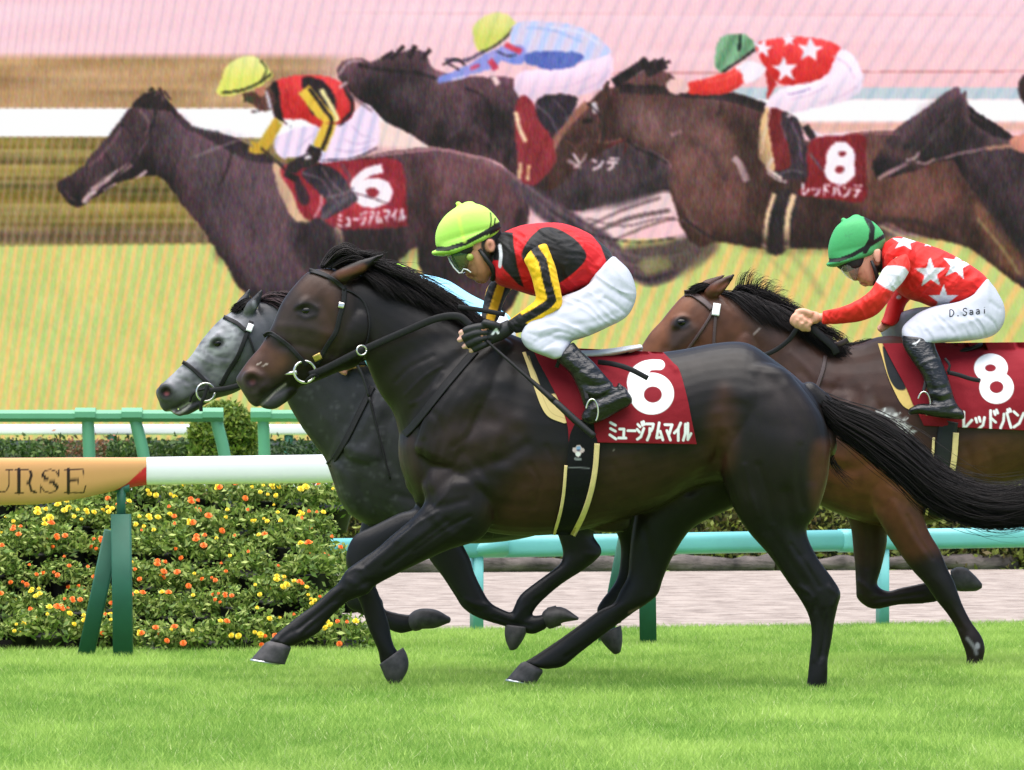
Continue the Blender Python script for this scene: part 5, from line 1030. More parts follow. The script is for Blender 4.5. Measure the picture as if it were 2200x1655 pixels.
    strap('buckle', cs, '735,650 732,662', 13, M['steel'], b, off=.011, th=.003, curved=False); strap('buckle', cs, '674,772 690,764', 15, M['brass'], b, off=.011, th=.004, curved=False)
    yb = (cs.hit(656, 798) or Y - .06) - .016; c = at(655, 799, yb)
    ring_mesh('bit_ring', c, .045, .0065, M['steel'], b, .15)
    V, F = sweep(np.array([at(612, 805, yb + .004), at(624, 802, yb), at(638, 800, yb - .004)]), [.002, .008, .011], 10); mk('bit_cheek', V, F, M['steel'], b)
    cord('curb_strap', [(656, 822, .10), (664, 812, .115), (676, 806, .115), (684, 812, .10)], .006, Y, M['leather'], b, flat=FL)
    # reins and neck strap
    hz = .20
    r = cord('rein', [(665, 806, .085), (700, 792, .10), (776, 754, .13), (880, 708, .165), (940, 684, .19), (985, 680, .205), (1012, 700, .21)], .0155, Y, M['leather'], t, 10, FL)
    ring_mesh('rein_ring', at(777, 753, Y - .155), .020, .004, M['steel'], r, .5)
    cord('rein', [(690, 798, -.09), (780, 770, -.09), (900, 720, -.06), (985, 672, .0), (1040, 690, .1)], .013, Y, M['leather'], t, 10, FL)
    cord('rein_end', [(984, 659, .14), (1030, 666, .14), (1085, 676, .15)], .010, Y, M['leather'], t, 8, FL)
    cord('rein_end', [(1092, 694, .22), (1140, 700, .25), (1166, 722, .285), (1186, 748, .30), (1200, 772, .30), (1196, 790, .29)], .008, Y, M['leather'], t, 8, FL)
    strap('neck_strap', cs, '1022,752 980,800 935,855 890,912 868,934', 16, M['leather'], t, th=.004, smooth=16)
    # pad, number cloth, saddle, girth
    drape('saddle_pad', cs, '1122,757 1134,790 1147,831 1163,874 1180,897 1212,910', '1160,752 1176,800 1200,850 1226,885 1240,900 1244,906', M['numcloth'], t, .008, 50, 70, [('line', '1140,750 1158,800 1176,845 1190,862', (28, 28, 30), 1.2, 13), ('cpoly', '1128,752 1150,752 1172,790 1206,840 1200,846 1168,842 1150,800', (34, 34, 36), 1.5, 0), ('line', '1136,765 1152,812 1170,862 1186,888 1215,900', (196, 168, 110), .8, 1.5, .7)], (232, 204, 142), .014, .002)
    six = [('dot', '1400,846', (240, 240, 240), .8, (48, 45)), ('line', '1364,846 1358,822 1366,800 1384,787 1404,784 1417,784', (240, 240, 240), .8, 22), ('cpoly', '1352,848 1352,815 1364,792 1384,776 1413,774 1422,793 1402,794 1388,808 1384,826', (240, 240, 240), .8), ('dot', '1402.6,848', (128, 24, 36), .8, (19.5, 17.5))]
    # white figure: cut hole last
    drape('number_cloth', cs, '1142,744 1158,779 1180,820 1204,869 1219,915 1222,950', '1425,757 1446,779 1460,796 1476,853 1487,907 1497,955', M['numcloth'], t, .016, 240, 150, six + text_items('ミュージアムマイル', 1307, 905, 1486, 908, 40, 5.6, (238, 238, 238), .7), (130, 22, 34), .004, .005, extra=[('1425,757 1452,790', 9, .012), ('1300,800 1400,770', 14, .006), ('1280,900 1470,940', 22, .004)])
    girth = drape('girth', cs, '1238,905 1226,930 1222,951 1217,1005 1208,1066 1199,1110 1187,1149', '1275,895 1278,930 1284,954 1279,1005 1268,1055 1252,1104 1228,1151', M['numcloth'], t, .020, 50, 110, [('pline', '1216,1004 1266,1006', (120, 120, 122), .8, 2.2), ('cpoly', '1231,963 1236,962 1240,957 1246,957 1250,962 1255,965 1255,970 1249,974 1247,978 1242,982 1237,977 1235,973 1230,969', (214, 190, 190), .6), ('dot', '1243,963', (140, 170, 210), .8, (5, 4.5)), ('dot', '1243,968', (44, 44, 90), .8, (4.5, 1.6)), ('dot', '1242,976', (235, 232, 228), .8, (5.5, 5)), ('pline', '1236,986 1247,987', (130, 132, 132), .8, 5)], (17, 17, 19), .006, .001, hang=False)
    strap('girth_edge', cs, '1216,1000 1211,1060 1203,1105 1190,1150', 7, M['cream'], girth, .021, .006); strap('girth_edge', cs, '1283,953 1279,1005 1270,1055 1254,1104 1231,1151', 12, M['cream'], girth, .021, .006)
    sd = []
    sd.append(loft([(1180,735,1186,772,0,.10),(1240,750,1246,778,0,.12),(1300,750,1304,770,0,.14),(1350,743,1352,760,0,.13),(1376,740,1380,752,0,.09)], Y, 24, 4, (.6, .5)))
    V, F = union(sd, .006, 2); X = topx(V); Cc = np.broadcast_to(S2L((226, 226, 228)), (len(V), 3)).copy(); Cc = paint(Cc, X, [('line', '1180,768 1250,778 1310,770 1350,760', (42, 44, 90), 1.5, 7)])
    s = mk('saddle', V, F, M['numcloth'], t, Cc)
    cord('saddle_strap', [(1285, 778, .20), (1320, 783, .27), (1355, 794, .295), (1392, 813, .30)], .011, Y, M['leather'], s, 10, FL)
    return t, cs
M['cream'] = mat('cream_felt', (232, 204, 142), rough=.85, var=.08, vscale=40)
H6, CS6 = front_horse()
# ---------------------------------------------------------------- the grey horse behind
def grey_horse():
    Y = 31.4; p = []
    p.append(loft([(520,660,620,740,0,.080),(497,671,600,770,0,.098),(476,684,570,800,0,.102),(455,705,535,826,0,.092),(432,733,503,845,0,.074),(410,765,470,855,0,.060),(390,785,440,860,0,.055),(372,803,424,864,0,.052),(350,823,412,868,0,.052),(336,838,394,872,0,.048),(336,850,372,880,0,.038),(342,864,362,884,0,.028)], Y, 30, 4, (.6, .7), 2.15))
    p.append(loft([(446,848,462,858,0,.032),(424,862,440,870,0,.032),(404,870,420,884,0,.032),(388,878,402,892,0,.028)], Y, 18, 3, (.5, .9)))
    p.append(loft([(366,880,378,892,0,.026),(374,882,388,895,0,.024)], Y, 16, 3, (.6, .8)))
    for z in (.045, -.045): p.append(ball(575, 770, z, 46, 56, .06, Y, 20))
    for z in (.07, -.07): p.append(ball(467, 728, z, 22, 13, .02, Y, -42)); p.append(ball(358, 842, z * .6, 20, 22, .02, Y))
    p.append(limb([(530,678,.055,12,.02),(540,660,.07,13,.026),(553,642,.075,9,.018),(563,622,.075,2.5,.005)], Y, 14, 4, (.3, 1)))
    p.append(limb([(510,668,-.055,10,.02),(520,652,-.07,11,.024),(530,636,-.075,7,.016),(536,622,-.075,2.5,.005)], Y, 14, 4, (.3, 1)))
    p.append(loft([(560,650,600,780,0,.078),(610,645,612,850,0,.085),(680,665,640,905,0,.10),(745,690,675,955,0,.125),(810,715,700,990,0,.16),(870,735,730,1060,0,.19)], Y, 30, 4, (.8, .8), 2.1))
    p.append(loft([(815,718,703,998,0,.16),(870,735,730,1072,0,.20),(930,752,765,1115,0,.225),(1000,770,850,1150,0,.25),(1100,778,990,1168,0,.27),(1200,780,1110,1160,0,.272),(1280,775,1215,1130,0,.265),(1360,762,1300,1085,0,.25),(1430,765,1380,1070,0,.24),(1490,800,1450,1080,0,.21),(1530,850,1520,1060,0,.15),(1552,910,1550,1010,0,.08)], Y, 36, 4, (.7, .8), 2.25))
    p.append(loft([(702,970,800,955,0,.13),(706,1002,820,1000,0,.155),(716,1032,838,1035,0,.168),(728,1072,856,1075,0,.162),(750,1104,876,1105,0,.14),(785,1126,894,1124,0,.11)], Y, 30, 4, (.7, .5), 2.2))
    for z in (.12, -.12): p.append(limb([(870,780,z*.9,40,.05),(830,880,z*1.2,62,.07),(800,980,z*1.2,68,.08)], Y, 18, 4))
    z = .14      # near fore, trailing: forearm down to knee, cannon back
    p.append(loft([(820,990,980,1000,.09,.085),(805,1055,965,1075,.125,.088),(845,1110,985,1120,z,.078),(895,1160,993,1165,z,.062),(925,1206,1010,1200,z,.050),(951,1240,1020,1233,z,.043),(977,1280,1039,1272,z,.041),(996,1308,1052,1292,z,.040),(1030,1329,1068,1304,z,.032),(1084,1346,1100,1317,z,.025),(1120,1357,1132,1323,z,.026),(1145,1363,1160,1322,z,.029),(1172,1352,1180,1312,z,.026)], Y, 22, 4, (.5, .3)))
    z = -.14     # off fore, folded
    p.append(loft([(790,1060,900,1080,z,.08),(775,1130,880,1130,z,.068),(760,1190,850,1185,z,.052),(748,1240,818,1232,z,.042),(742,1280,808,1268,z,.041),(748,1305,822,1290,z,.038),(780,1322,826,1308,z,.028),(830,1350,836,1313,z,.025),(860,1361,868,1320,z,.028),(890,1355,892,1321,z,.026)], Y, 22, 4, (.5, .3)))
    z = .14      # near hind with raised hock
    p.append(loft([(1180,850,1480,880,z,.11),(1165,980,1500,1000,z,.12),(1170,1060,1440,1080,z,.10),(1186,1120,1330,1110,z,.078),(1200,1154,1276,1143,z,.058),(1209,1186,1292,1178,z,.046),(1204,1210,1288,1196,z,.042),(1186,1226,1258,1222,z,.034),(1150,1252,1206,1256,z,.027),(1118,1278,1160,1296,z,.029),(1104,1305,1142,1322,z,.029),(1094,1332,1130,1344,z,.028)], Y, 24, 4, (.6, .3)))
    z = -.14
    p.append(loft([(1240,900,1480,930,z,.10),(1270,1020,1480,1040,z,.10),(1300,1100,1450,1100,z,.08),(1330,1160,1430,1160,z,.055),(1332,1210,1410,1216,z,.044),(1322,1250,1390,1262,z,.041),(1292,1290,1372,1300,z,.034),(1282,1312,1340,1322,z,.028),(1290,1334,1336,1338,z,.029)], Y, 22, 4, (.6, .3)))
    S = [('467,737', 12, -5), ('450,730 466,723 484,728', 4, 3), ('452,744 470,750 486,743', 4, 2.5), ('356,843', 11, -13), ('344,832 360,826 374,838', 6, 4), ('470,790 500,770 520,740', 10, 4), ('450,800 470,790 500,800', 10, -4), ('374,878 392,868 408,858', 4, -6), ('396,790 420,800 450,815', 4, -3), ('416,760 440,775 470,785', 3, 3), ('440,750 460,765 490,770', 4, -3), ('380,812 400,820 420,836', 4, -4), ('400,830 420,828 440,820', 4, 3), ('505,700 515,720 512,750', 6, -3), ('1130,1300 1105,1330', 4, 3), ('1260,1190 1285,1195', 6, 4, 0, 9), ('1240,1235 1190,1265 1150,1290', 4, -4, 0, 9), ('960,1250 990,1290 1030,1315', 4, -4, 0, 9), ('1000,1290 1030,1300 1050,1300', 6, 4, 0, 9), ('1060,1325 1100,1338 1140,1345', 4, -4, 0, 9), ('420,770 440,800 450,830', 9, -3), ('500,770 520,800', 10, -3),
         ('640,900 690,960 705,995', 14, 5), ('700,1000 760,960 830,900', 16, -6), ('775,1040 780,1090 768,1110', 12, -4), ('820,960 850,1010 900,1050', 16, -4), ('700,900 730,960 745,1020', 20, 4)]
    G1, G2, G3 = (176, 176, 180), (74, 75, 80), (40, 40, 44)
    r = np.random.default_rng(31)
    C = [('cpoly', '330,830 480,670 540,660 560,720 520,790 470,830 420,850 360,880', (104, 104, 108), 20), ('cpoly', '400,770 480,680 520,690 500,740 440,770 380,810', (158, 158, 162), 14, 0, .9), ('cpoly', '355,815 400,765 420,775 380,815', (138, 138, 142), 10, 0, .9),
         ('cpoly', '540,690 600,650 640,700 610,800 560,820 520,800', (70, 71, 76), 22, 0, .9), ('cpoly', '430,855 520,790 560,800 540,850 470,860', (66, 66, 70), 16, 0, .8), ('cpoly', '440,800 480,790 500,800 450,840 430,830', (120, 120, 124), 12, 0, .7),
         ('cpoly', '332,838 350,822 378,846 400,862 404,888 360,892 340,868', (64, 62, 66), 10, 0, .85), ('dot', '357,843', (26, 20, 22), 4, (13, 12)), ('dot', '358,846', (110, 52, 54), 3, (5, 4)), ('cpoly', '360,884 372,880 392,872 410,862 408,872 386,890', (176, 170, 164), 3, 0, .8), ('line', '376,886 396,876 406,868', (60, 52, 52), 2, 3), ('dot', '467,737', (34, 32, 34), 6, (16, 12)),
         ('line', '552,640 563,622', (22, 22, 24), 3, 8), ('line', '548,660 545,650', (120, 120, 126), 3, 8)]
    for k in range(150):
        x, y = r.uniform(385, 520), r.uniform(670, 830); C.append(('dot', '%f,%f' % (x, y), (72, 72, 78), 2.5, (r.uniform(2, 8), r.uniform(2, 5)), .5))
    for k in range(160):
        x, y = r.uniform(620, 860), r.uniform(760, 1110); C.append(('dot', '%f,%f' % (x, y), (112, 112, 116), 3, (r.uniform(1.5, 6), r.uniform(1.5, 5)), .13))
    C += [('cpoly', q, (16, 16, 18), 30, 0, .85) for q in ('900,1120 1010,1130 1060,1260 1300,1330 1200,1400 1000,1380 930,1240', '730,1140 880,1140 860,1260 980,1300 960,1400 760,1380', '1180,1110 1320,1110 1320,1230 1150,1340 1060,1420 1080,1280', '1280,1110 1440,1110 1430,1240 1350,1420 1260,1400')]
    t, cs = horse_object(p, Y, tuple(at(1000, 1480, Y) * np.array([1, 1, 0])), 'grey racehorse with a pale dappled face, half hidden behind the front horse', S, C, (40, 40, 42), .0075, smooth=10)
    hoof(t, ((1175,1306),(1180,1352)), ((1194,1301),(1206,1344)), .14, Y, .036); 
    V, F = limb([(1180,1330,.14,22,.04),(1205,1322,.14,18,.044),(1240,1329,.14,4,.03)], Y, 18, 4); mk('hoof', V, F, M['hoof'], t)
    V, F = limb([(890,1338,-.14,20,.04),(905,1330,-.14,22,.046),(935,1330,-.14,20,.046),(962,1332,-.14,8,.03)], Y, 18, 4); mk('hoof', V, F, M['hoof'], t)
    hoof2(t, [(1086,1342,1133,1348,.14,.040),(1084,1360,1130,1362,.14,.046),(1087,1378,1122,1378,.14,.045),(1094,1395,1112,1392,.14,.036)], Y); hoof2(t, [(1284,1366,1334,1344,-.14,.040),(1294,1380,1337,1362,-.14,.046),(1306,1394,1337,1380,-.14,.044),(1318,1405,1334,1398,-.14,.034)], Y)
    eye(t, cs, 468, 738, 10, Y)
    def mane(r):
        g = [[(x, y + 6, .0), (x + 30, y + 10, .05), (x + 70, y + 40, .09), (x + 100, y + 70, .10)] for x, y in ((560,640),(590,640),(640,652),(700,672),(760,694),(810,714))]
        g2 = [[(x, y + 4, .0), (x + 24, y - 6, .01), (x + 56, y + 2, .02), (x + 84, y + 16, .02)] for x, y in ((556,640),(580,638),(610,644),(660,658))]
        return np.concatenate([flow(g, 1100, Y, 10, 6, 6, .014, r, 3, .5), flow(g2, 500, Y, 10, 6, 4, .014, r, 4, .5)])
    hair('mane', t, None, mane, 0, r0=.0024, colr=((26, 20, 22), (64, 48, 50)), seed=8)
    def fore(r):
        g = [[(536,642,.0),(524,648,.02),(510,658,.02),(499,670,.03)],[(540,650,.03),(526,654,.05),(512,664,.05),(503,673,.05)],[(538,640,-.03),(522,646,-.03),(506,658,-.03),(497,669,-.03)]]
        return flow(g, 500, Y, 10, 6, 2.5, .012, r, 2, .3)
    hair('forelock', t, None, fore, 0, r0=.0024, seed=9)
    def tail(r):
        g = [[(1545, 880 + 6 * k, .0), (1600, 905 + 12 * k, .03), (1660, 950 + 14 * k, .04), (1740, 990 + 18 * k, .05)] for k in range(5)]
        return flow(g, 700, Y, 12, 6, 5, .02, r, 5, .4)
    hair('tail', t, None, tail, 0, r0=.003, seed=10)
    b = strap('bridle', cs, '480,681 492,686 508,694 520,704 530,712', 9, M['leather'], t, th=.008)
    strap('cheek_piece', cs, '540,690 532,712 522,740 510,768 490,800 474,830', 10, M['leather'], b, th=.007); strap('noseband', cs, '392,778 404,785 420,798 434,812 446,824', 9, M['leather'], b, th=.008)
    strap('throat_lash', cs, '532,716 540,738 548,764', 5, M['leather'], b, th=.004); strap('buckle', cs, '540,696 534,712', 13, M['white'], b, off=.012, th=.004, curved=False)
    c = at(442, 843, (cs.hit(440, 838) or Y - .06) - .016); ring_mesh('bit_ring', c, .040, .0055, M['steel'], b, .15)
    cord('chin_strap', [(446, 826, .09), (440, 850, .09), (432, 868, .085), (432, 884, .08)], .008, Y, M['leather'], b, flat=FL); cord('lip_strap', [(408, 864, .06), (412, 850, .065), (424, 840, .07), (440, 836, .075)], .006, Y, M['leather'], b)
    strap('neck_strap', cs, '800,830 775,880 745,940 718,985 704,1000', 13, M['leather'], t, th=.004, smooth=14)
    cord('rein', [(448, 840, .085), (500, 832, .11), (580, 806, .14), (680, 780, .18), (740, 778, .2), (790, 780, .19)], .012, Y, M['leather'], t, 10, FL)
    cord('rein', [(444, 842, -.085), (560, 790, -.11), (700, 750, -.12), (790, 770, -.05)], .011, Y, M['leather'], t, 10, FL)
    drape('number_cloth', cs, '960,775 985,850 1000,930', '1230,785 1280,870 1300,950', M['numcloth'], t, .014, 60, 40, None, (130, 22, 34))
    V, F = loft([(980,750,990,790,0,.10),(1060,764,1066,792,0,.14),(1140,762,1146,784,0,.13),(1170,756,1174,772,0,.09)], Y, 24, 4, (.6, .5)); mk('saddle', V, F, M['leather'], t)
    strap('girth', cs, '1060,930 1052,1020 1040,1100 1030,1150', 60, M['black'], t, .012, .005)
    return t, cs
HG, CSG = grey_horse()
# ---------------------------------------------------------------- the bay horse on the right, number eight
def bay_horse():
    Y = 33.05; p = []
    p.append(loft([(1506,622,1640,730,0,.088),(1470,634,1625,775,0,.105),(1444,660,1590,815,0,.108),(1420,690,1550,836,0,.096),(1396,716,1500,860,0,.077),(1375,748,1460,880,0,.062),(1354,775,1430,888,0,.056),(1333,800,1410,894,0,.055),(1318,820,1392,902,0,.050),(1318,838,1372,910,0,.040)], Y, 30, 4, (.6, .8), 2.15))
    p.append(limb([(1420,890,0,14,.03),(1400,902,0,14,.032),(1384,912,0,11,.03)], Y, 14, 3))
    for z in (.045, -.045): p.append(ball(1590, 755, z, 48, 58, .06, Y, 20))
    for z in (.072, -.072): p.append(ball(1462, 692, z, 24, 14, .022, Y, -38))
    p.append(limb([(1520,636,.06,13,.022),(1538,622,.08,16,.028),(1558,606,.085,11,.018),(1578,590,.085,2.5,.005)], Y, 14, 4, (.3, 1)))
    p.append(limb([(1500,632,-.06,12,.022),(1518,616,-.08,14,.026),(1538,604,-.085,9,.018),(1556,592,-.085,2.5,.005)], Y, 14, 4, (.3, 1)))
    p.append(loft([(1530,634,1625,740,0,.082),(1600,636,1640,800,0,.088),(1665,668,1668,860,0,.102),(1725,705,1690,915,0,.128),(1785,742,1712,985,0,.16),(1850,738,1740,1050,0,.19)], Y, 32, 4, (.8, .8), 2.1))
    p.append(loft([(1780,748,1712,985,0,.155),(1842,738,1728,1060,0,.20),(1900,722,1790,1100,0,.232),(1985,728,1900,1132,0,.262),(2080,745,2010,1122,0,.28),(2160,750,2110,1075,0,.28),(2240,742,2190,1040,0,.265),(2320,728,2280,1010,0,.25),(2400,735,2370,1010,0,.245),(2460,770,2440,1020,0,.22),(2505,830,2505,1000,0,.16),(2530,890,2530,970,0,.09)], Y, 38, 4, (.7, .8), 2.25))
    for z in (.10, -.10): p.append(ball(1745, 985, z, 34, 88, .09, Y, 8))
    for z in (.122, -.122):
        p.append(limb([(1900,760,z*.8,32,.05),(1870,840,z*1.15,56,.07),(1830,920,z*1.25,66,.08),(1800,985,z*1.2,60,.08)], Y, 18, 4)); p.append(limb([(1860,960,z*1.3,44,.065),(1910,1020,z*1.35,44,.068),(1945,1060,z*1.2,28,.05)], Y, 18, 4))
    z = .15   # near fore, standing back under the body
    p.append(loft([(1850,950,1990,960,.09,.085),(1842,1010,1985,1028,.13,.09),(1868,1080,1984,1100,z,.078),(1900,1140,1996,1142,z,.064),(1932,1188,2018,1180,z,.052),(1962,1228,2036,1222,z,.044),(1988,1256,2050,1250,z,.043),(2013,1292,2062,1284,z,.038),(2034,1318,2072,1308,z,.028),(2054,1350,2088,1338,z,.026),(2066,1380,2108,1366,z,.031),(2074,1402,2116,1392,z,.031),(2076,1424,2112,1418,z,.029),(2062,1444,2104,1442,z,.03)], Y, 24, 4, (.5, .3)))
    z = -.14  # off fore, folded at the knee
    p.append(loft([(1780,1010,1940,1030,z,.085),(1806,1080,1926,1090,z,.075),(1827,1132,1908,1142,z,.060),(1833,1182,1905,1172,z,.052),(1837,1222,1894,1220,z,.045),(1839,1262,1885,1252,z,.044),(1843,1288,1892,1264,z,.042),(1876,1309,1910,1270,z,.036),(1930,1300,1936,1263,z,.027),(1985,1297,1986,1252,z,.027),(2020,1290,2020,1240,z,.030),(2044,1272,2040,1230,z,.028)], Y, 24, 4, (.5, .3)))
    z = .15   # hind legs reach out of the frame
    p.append(loft([(2290,800,2470,850,z,.12),(2290,920,2530,940,z,.13),(2310,1010,2520,1030,z,.115),(2340,1090,2500,1100,z,.085),(2380,1160,2480,1150,z,.058),(2430,1210,2520,1196,z,.046),(2460,1240,2540,1226,z,.042),(2476,1300,2528,1296,z,.028),(2480,1360,2522,1360,z,.028),(2474,1400,2516,1402,z,.03)], Y, 22, 4, (.6, .3)))
    z = -.14
    p.append(loft([(2230,820,2420,860,z,.11),(2190,930,2420,980,z,.11),(2190,1030,2340,1080,z,.085),(2226,1100,2330,1110,z,.058),(2262,1160,2330,1160,z,.045),(2284,1200,2346,1204,z,.041),(2276,1246,2322,1254,z,.029),(2258,1296,2300,1310,z,.028),(2250,1330,2288,1344,z,.03)], Y, 22, 4, (.6, .3)))
    S = [('1463,692', 12, -5), ('1445,685 1460,678 1480,683', 4, 3), ('1447,700 1466,706 1484,698', 4, 2.5), ('1440,755 1462,730 1490,706', 9, 4), ('1430,750 1460,760 1500,740', 9, -4), ('1545,700 1555,740 1540,790', 10, -3), ('1620,740 1660,760 1700,740', 16, -4), ('1545,620 1565,604', 4, -8, .02, 9),
         ('1760,870 1810,830 1850,860 1850,930', 18, -5), ('1820,850 1835,900 1870,940', 9, 4), ('1860,840 1850,890 1830,920', 10, 5), ('1720,960 1740,1030 1790,1060', 16, -6), ('1770,1000 1830,1010 1880,990 1930,960', 14, -7), ('1870,930 1900,980 1940,1010', 16, -5), ('1900,1040 1940,1060 1975,1060', 12, 5), ('1790,1090 1840,1080 1890,1090', 14, -5), ('1920,1080 1950,1140 1985,1190', 8, 4, 0, 9), ('1960,1090 1990,1150 2020,1200', 8, -4, 0, 9), ('2030,1300 2062,1350', 4, -5, 0, 9), ('2048,1305 2076,1350', 3.5, 3, 0, 9), ('1846,1250 1868,1268', 6, 4, -9, 0), ('1880,1290 1930,1284 1985,1276', 4, -4, -9, 0), ('1780,900 1760,940 1750,980', 8, -4), ('1800,820 1780,860 1770,900', 6, -3), ('1880,860 1900,900 1905,940', 8, -4), ('1720,800 1760,830 1800,835', 9, -4), ('1700,760 1740,800 1760,850', 7, 3), ('2075,960 2090,1010 2085,1060', 8, -3), ('2120,960 2135,1000 2130,1040', 8, -2.5), ('1950,1110 1975,1160 2005,1200', 4, -4, 0, 9), ('1860,1120 1864,1180 1862,1220', 4, -4, -9, 0), ('1960,1240 1990,1250', 8, 3, 0, 9), ('2086,1370 2096,1400', 9, 3, 0, 9)]
    C = [('cpoly', '1440,660 1500,620 1560,640 1640,720 1620,780 1540,840 1400,880 1330,850 1400,720', (88, 52, 33), 26, 0, .85), ('cpoly', '1375,750 1440,665 1470,640 1490,650 1440,720 1400,770', (120, 72, 46), 14, 0, .7), ('cpoly', '1440,700 1470,690 1500,710 1470,745 1440,750', (50, 41, 38), 14, 0, .75), ('dot', '1464,694', (24, 20, 20), 6, (20, 14)),
         ('cpoly', '1600,680 1680,720 1740,790 1720,840 1640,790', (78, 56, 50), 22, 0, .7), ('cpoly', '1810,850 1830,880 1850,920 1880,860 1860,850 1850,890', (96, 80, 78), 14, 0, .55), ('cpoly', '1770,980 1850,960 1960,940 2000,1020 1960,1100 1880,1110 1800,1080 1770,1040', (94, 54, 32), 30, 0, .85), ('cpoly', '1830,1010 1900,1000 1960,1060 1900,1090 1840,1070', (96, 58, 32), 24, 0, .6), ('cpoly', '1900,1100 1990,1100 2010,1180 1980,1240 1930,1180', (84, 48, 31), 24, 0, .8), ('cpoly', '2060,960 2200,960 2200,1060 2080,1100', (84, 50, 30), 30, 0, .8), ('line', '1850,1140 1845,1200', (70, 42, 30), 8, 20, .6),
         ('line', '1620,718 1632,706', (170, 150, 146), 2, 4, .8), ('line', '1570,606 1578,590', (24, 18, 18), 4, 12), ('line', '1530,620 1560,612', (110, 62, 42), 5, 12, .7)]
    C += [('cpoly', q, (17, 14, 14), 26, 0, .85) for q in ('1950,1220 2050,1200 2130,1360 2140,1480 2040,1480 2010,1320', '1820,1220 1920,1210 2060,1200 2120,1300 1860,1340')]
    rr = np.random.default_rng(12)
    C += [('cpoly', '1890,884 1915,878 1930,895 1952,916 1946,932 1916,918 1896,902', (206, 204, 204), 6, 0, .35)] + [('dot', '%f,%f' % (1895 + 60 * u + 10 * rr.normal(), 884 + 44 * u + 8 * rr.normal()), (235, 233, 233), 1.5, (rr.uniform(1.5, 5), rr.uniform(1, 3)), .55) for u in rr.random(70)] + [('line', '2078,1372 2092,1390 2098,1405', (150, 150, 156), 3, 6, .6), ('dot', '2100,1388', (170, 170, 176), 2, (5, 7), .6)]
    t, cs = horse_object(p, Y, tuple(at(2000, 1450, Y) * np.array([1, 1, 0])), 'brown racehorse with a white sweat mark on its shoulder, wearing cloth 8', S, C, (62, 38, 29), .0075, smooth=10)
    hoof(t, ((2058,1444),(2104,1444)), ((2046,1478),(2106,1480)), .15, Y, .05)
    hoof2(t, [(2042,1226,2050,1268,-.14,.040),(2056,1219,2064,1271,-.14,.047),(2076,1221,2084,1271,-.14,.050),(2096,1238,2098,1270,-.14,.046),(2108,1252,2107,1265,-.14,.036)], Y)
    hoof(t, ((2472,1402),(2518,1404)), ((2462,1440),(2520,1440)), .15, Y, .05); hoof(t, ((2248,1334),(2286,1350)), ((2220,1372),(2270,1384)), -.14, Y, .048)
    eye(t, cs, 1464, 693, 11, Y)
    def mane(r):
        g = [[(x, y + 8, .0), (x + 30, y + 14, .05), (x + 66, y + 44, .09), (x + 96, y + 76, .105)] for x, y in ((1545,622),(1590,630),(1640,650),(1680,678),(1720,702),(1760,726),(1800,742))]
        up = []
        for x, y, dx, dy in ((1585,628,18,-46),(1600,628,14,-54),(1615,634,18,-58),(1630,640,22,-40),(1650,650,22,-46),(1668,662,26,-30),(1690,676,24,-24),(1712,690,20,-14)):
            up.append([(x, y + 14, .0), (x - 2, y - 8 + dy * .1, .01), (x + dx * .5, y + dy * .8, .015), (x + dx * 1.5, y + dy * .9 + 6, .02)])
        low = [[(x, y + 6, .0), (x + 16, y - 8, .01), (x + 40, y - 2, .02), (x + 62, y + 18, .02)] for x, y in ((1570,624),(1610,634),(1650,654),(1690,682),(1730,706),(1775,730))]
        lo2 = [[(x, y + 6, 0), (x + 20, y - 4, .02), (x + 46, y + 6, .04), (x + 66, y + 20, .05)] for x, y in ((1790,748),(1820,744),(1850,736))]
        return np.concatenate([flow(g, 2200, Y, 10, 6, 6, .014, r, 4, .5), np.concatenate([flow(up[i:i + 2], 26, Y, 10, 6, 3, .01, r, 6, .45) for i in range(0, 7)]), flow(low, 700, Y, 10, 6, 5, .014, r, 5, .5), flow(lo2, 300, Y, 10, 6, 4, .01, r, 3, .4)])
    hair('mane', t, None, mane, 0, r0=.0018, seed=18)
    def fore(r):
        g = [[(1530,618,.0),(1510,612,.02),(1494,616,.02),(1480,627,.02)],[(1534,622,.03),(1514,618,.05),(1498,622,.05),(1484,632,.05)],[(1530,616,-.03),(1510,612,-.03),(1492,616,-.03),(1478,627,-.03)]]
        return flow(g, 600, Y, 10, 6, 2.5, .012, r, 2, .3)
    hair('forelock', t, None, fore, 0, r0=.0024, seed=19)
    def tail(r):
        g = [[(2520, 850 + 8 * k, .0), (2600, 880 + 16 * k, .03), (2680, 930 + 20 * k, .04), (2760, 980 + 22 * k, .05)] for k in range(5)]
        return flow(g, 700, Y, 12, 6, 5, .02, r, 5, .4)
    hair('tail', t, None, tail, 0, r0=.003, seed=20)
    b = strap('bridle', cs, '1470,630 1486,630 1502,640 1518,652 1530,664', 13, M['brown_leather'], t, th=.008)
    strap('cheek_piece', cs, '1532,666 1522,686 1508,708 1490,734 1468,764 1440,800 1420,830', 6, M['brown_leather'], b, th=.006); strap('throat_lash', cs, '1538,672 1536,700 1534,740 1540,780', 7, M['brown_leather'], b, th=.005); strap('noseband', cs, '1372,754 1390,766 1410,786 1430,812', 9, M['brown_leather'], b, th=.007)
    strap('buckle', cs, '1541,652 1537,678', 17, M['white'], b, off=.012, th=.006, curved=False)
    ring_mesh('bit_ring', at(1424, 850, (cs.hit(1424, 846) or Y - .06) - .016), .042, .006, M['steel'], b, .15)
    cord('rein', [(1430, 850, .09), (1500, 810, .13), (1580, 775, .15), (1650, 760, .15), (1690, 735, .16), (1708, 712, .17), (1716, 698, .17)], .011, Y, M['leather'], t, 10, FL)
    cord('rein', [(1424, 850, -.09), (1560, 780, -.12), (1680, 720, -.10), (1740, 690, -.06)], .010, Y, M['leather'], t, 10, FL)
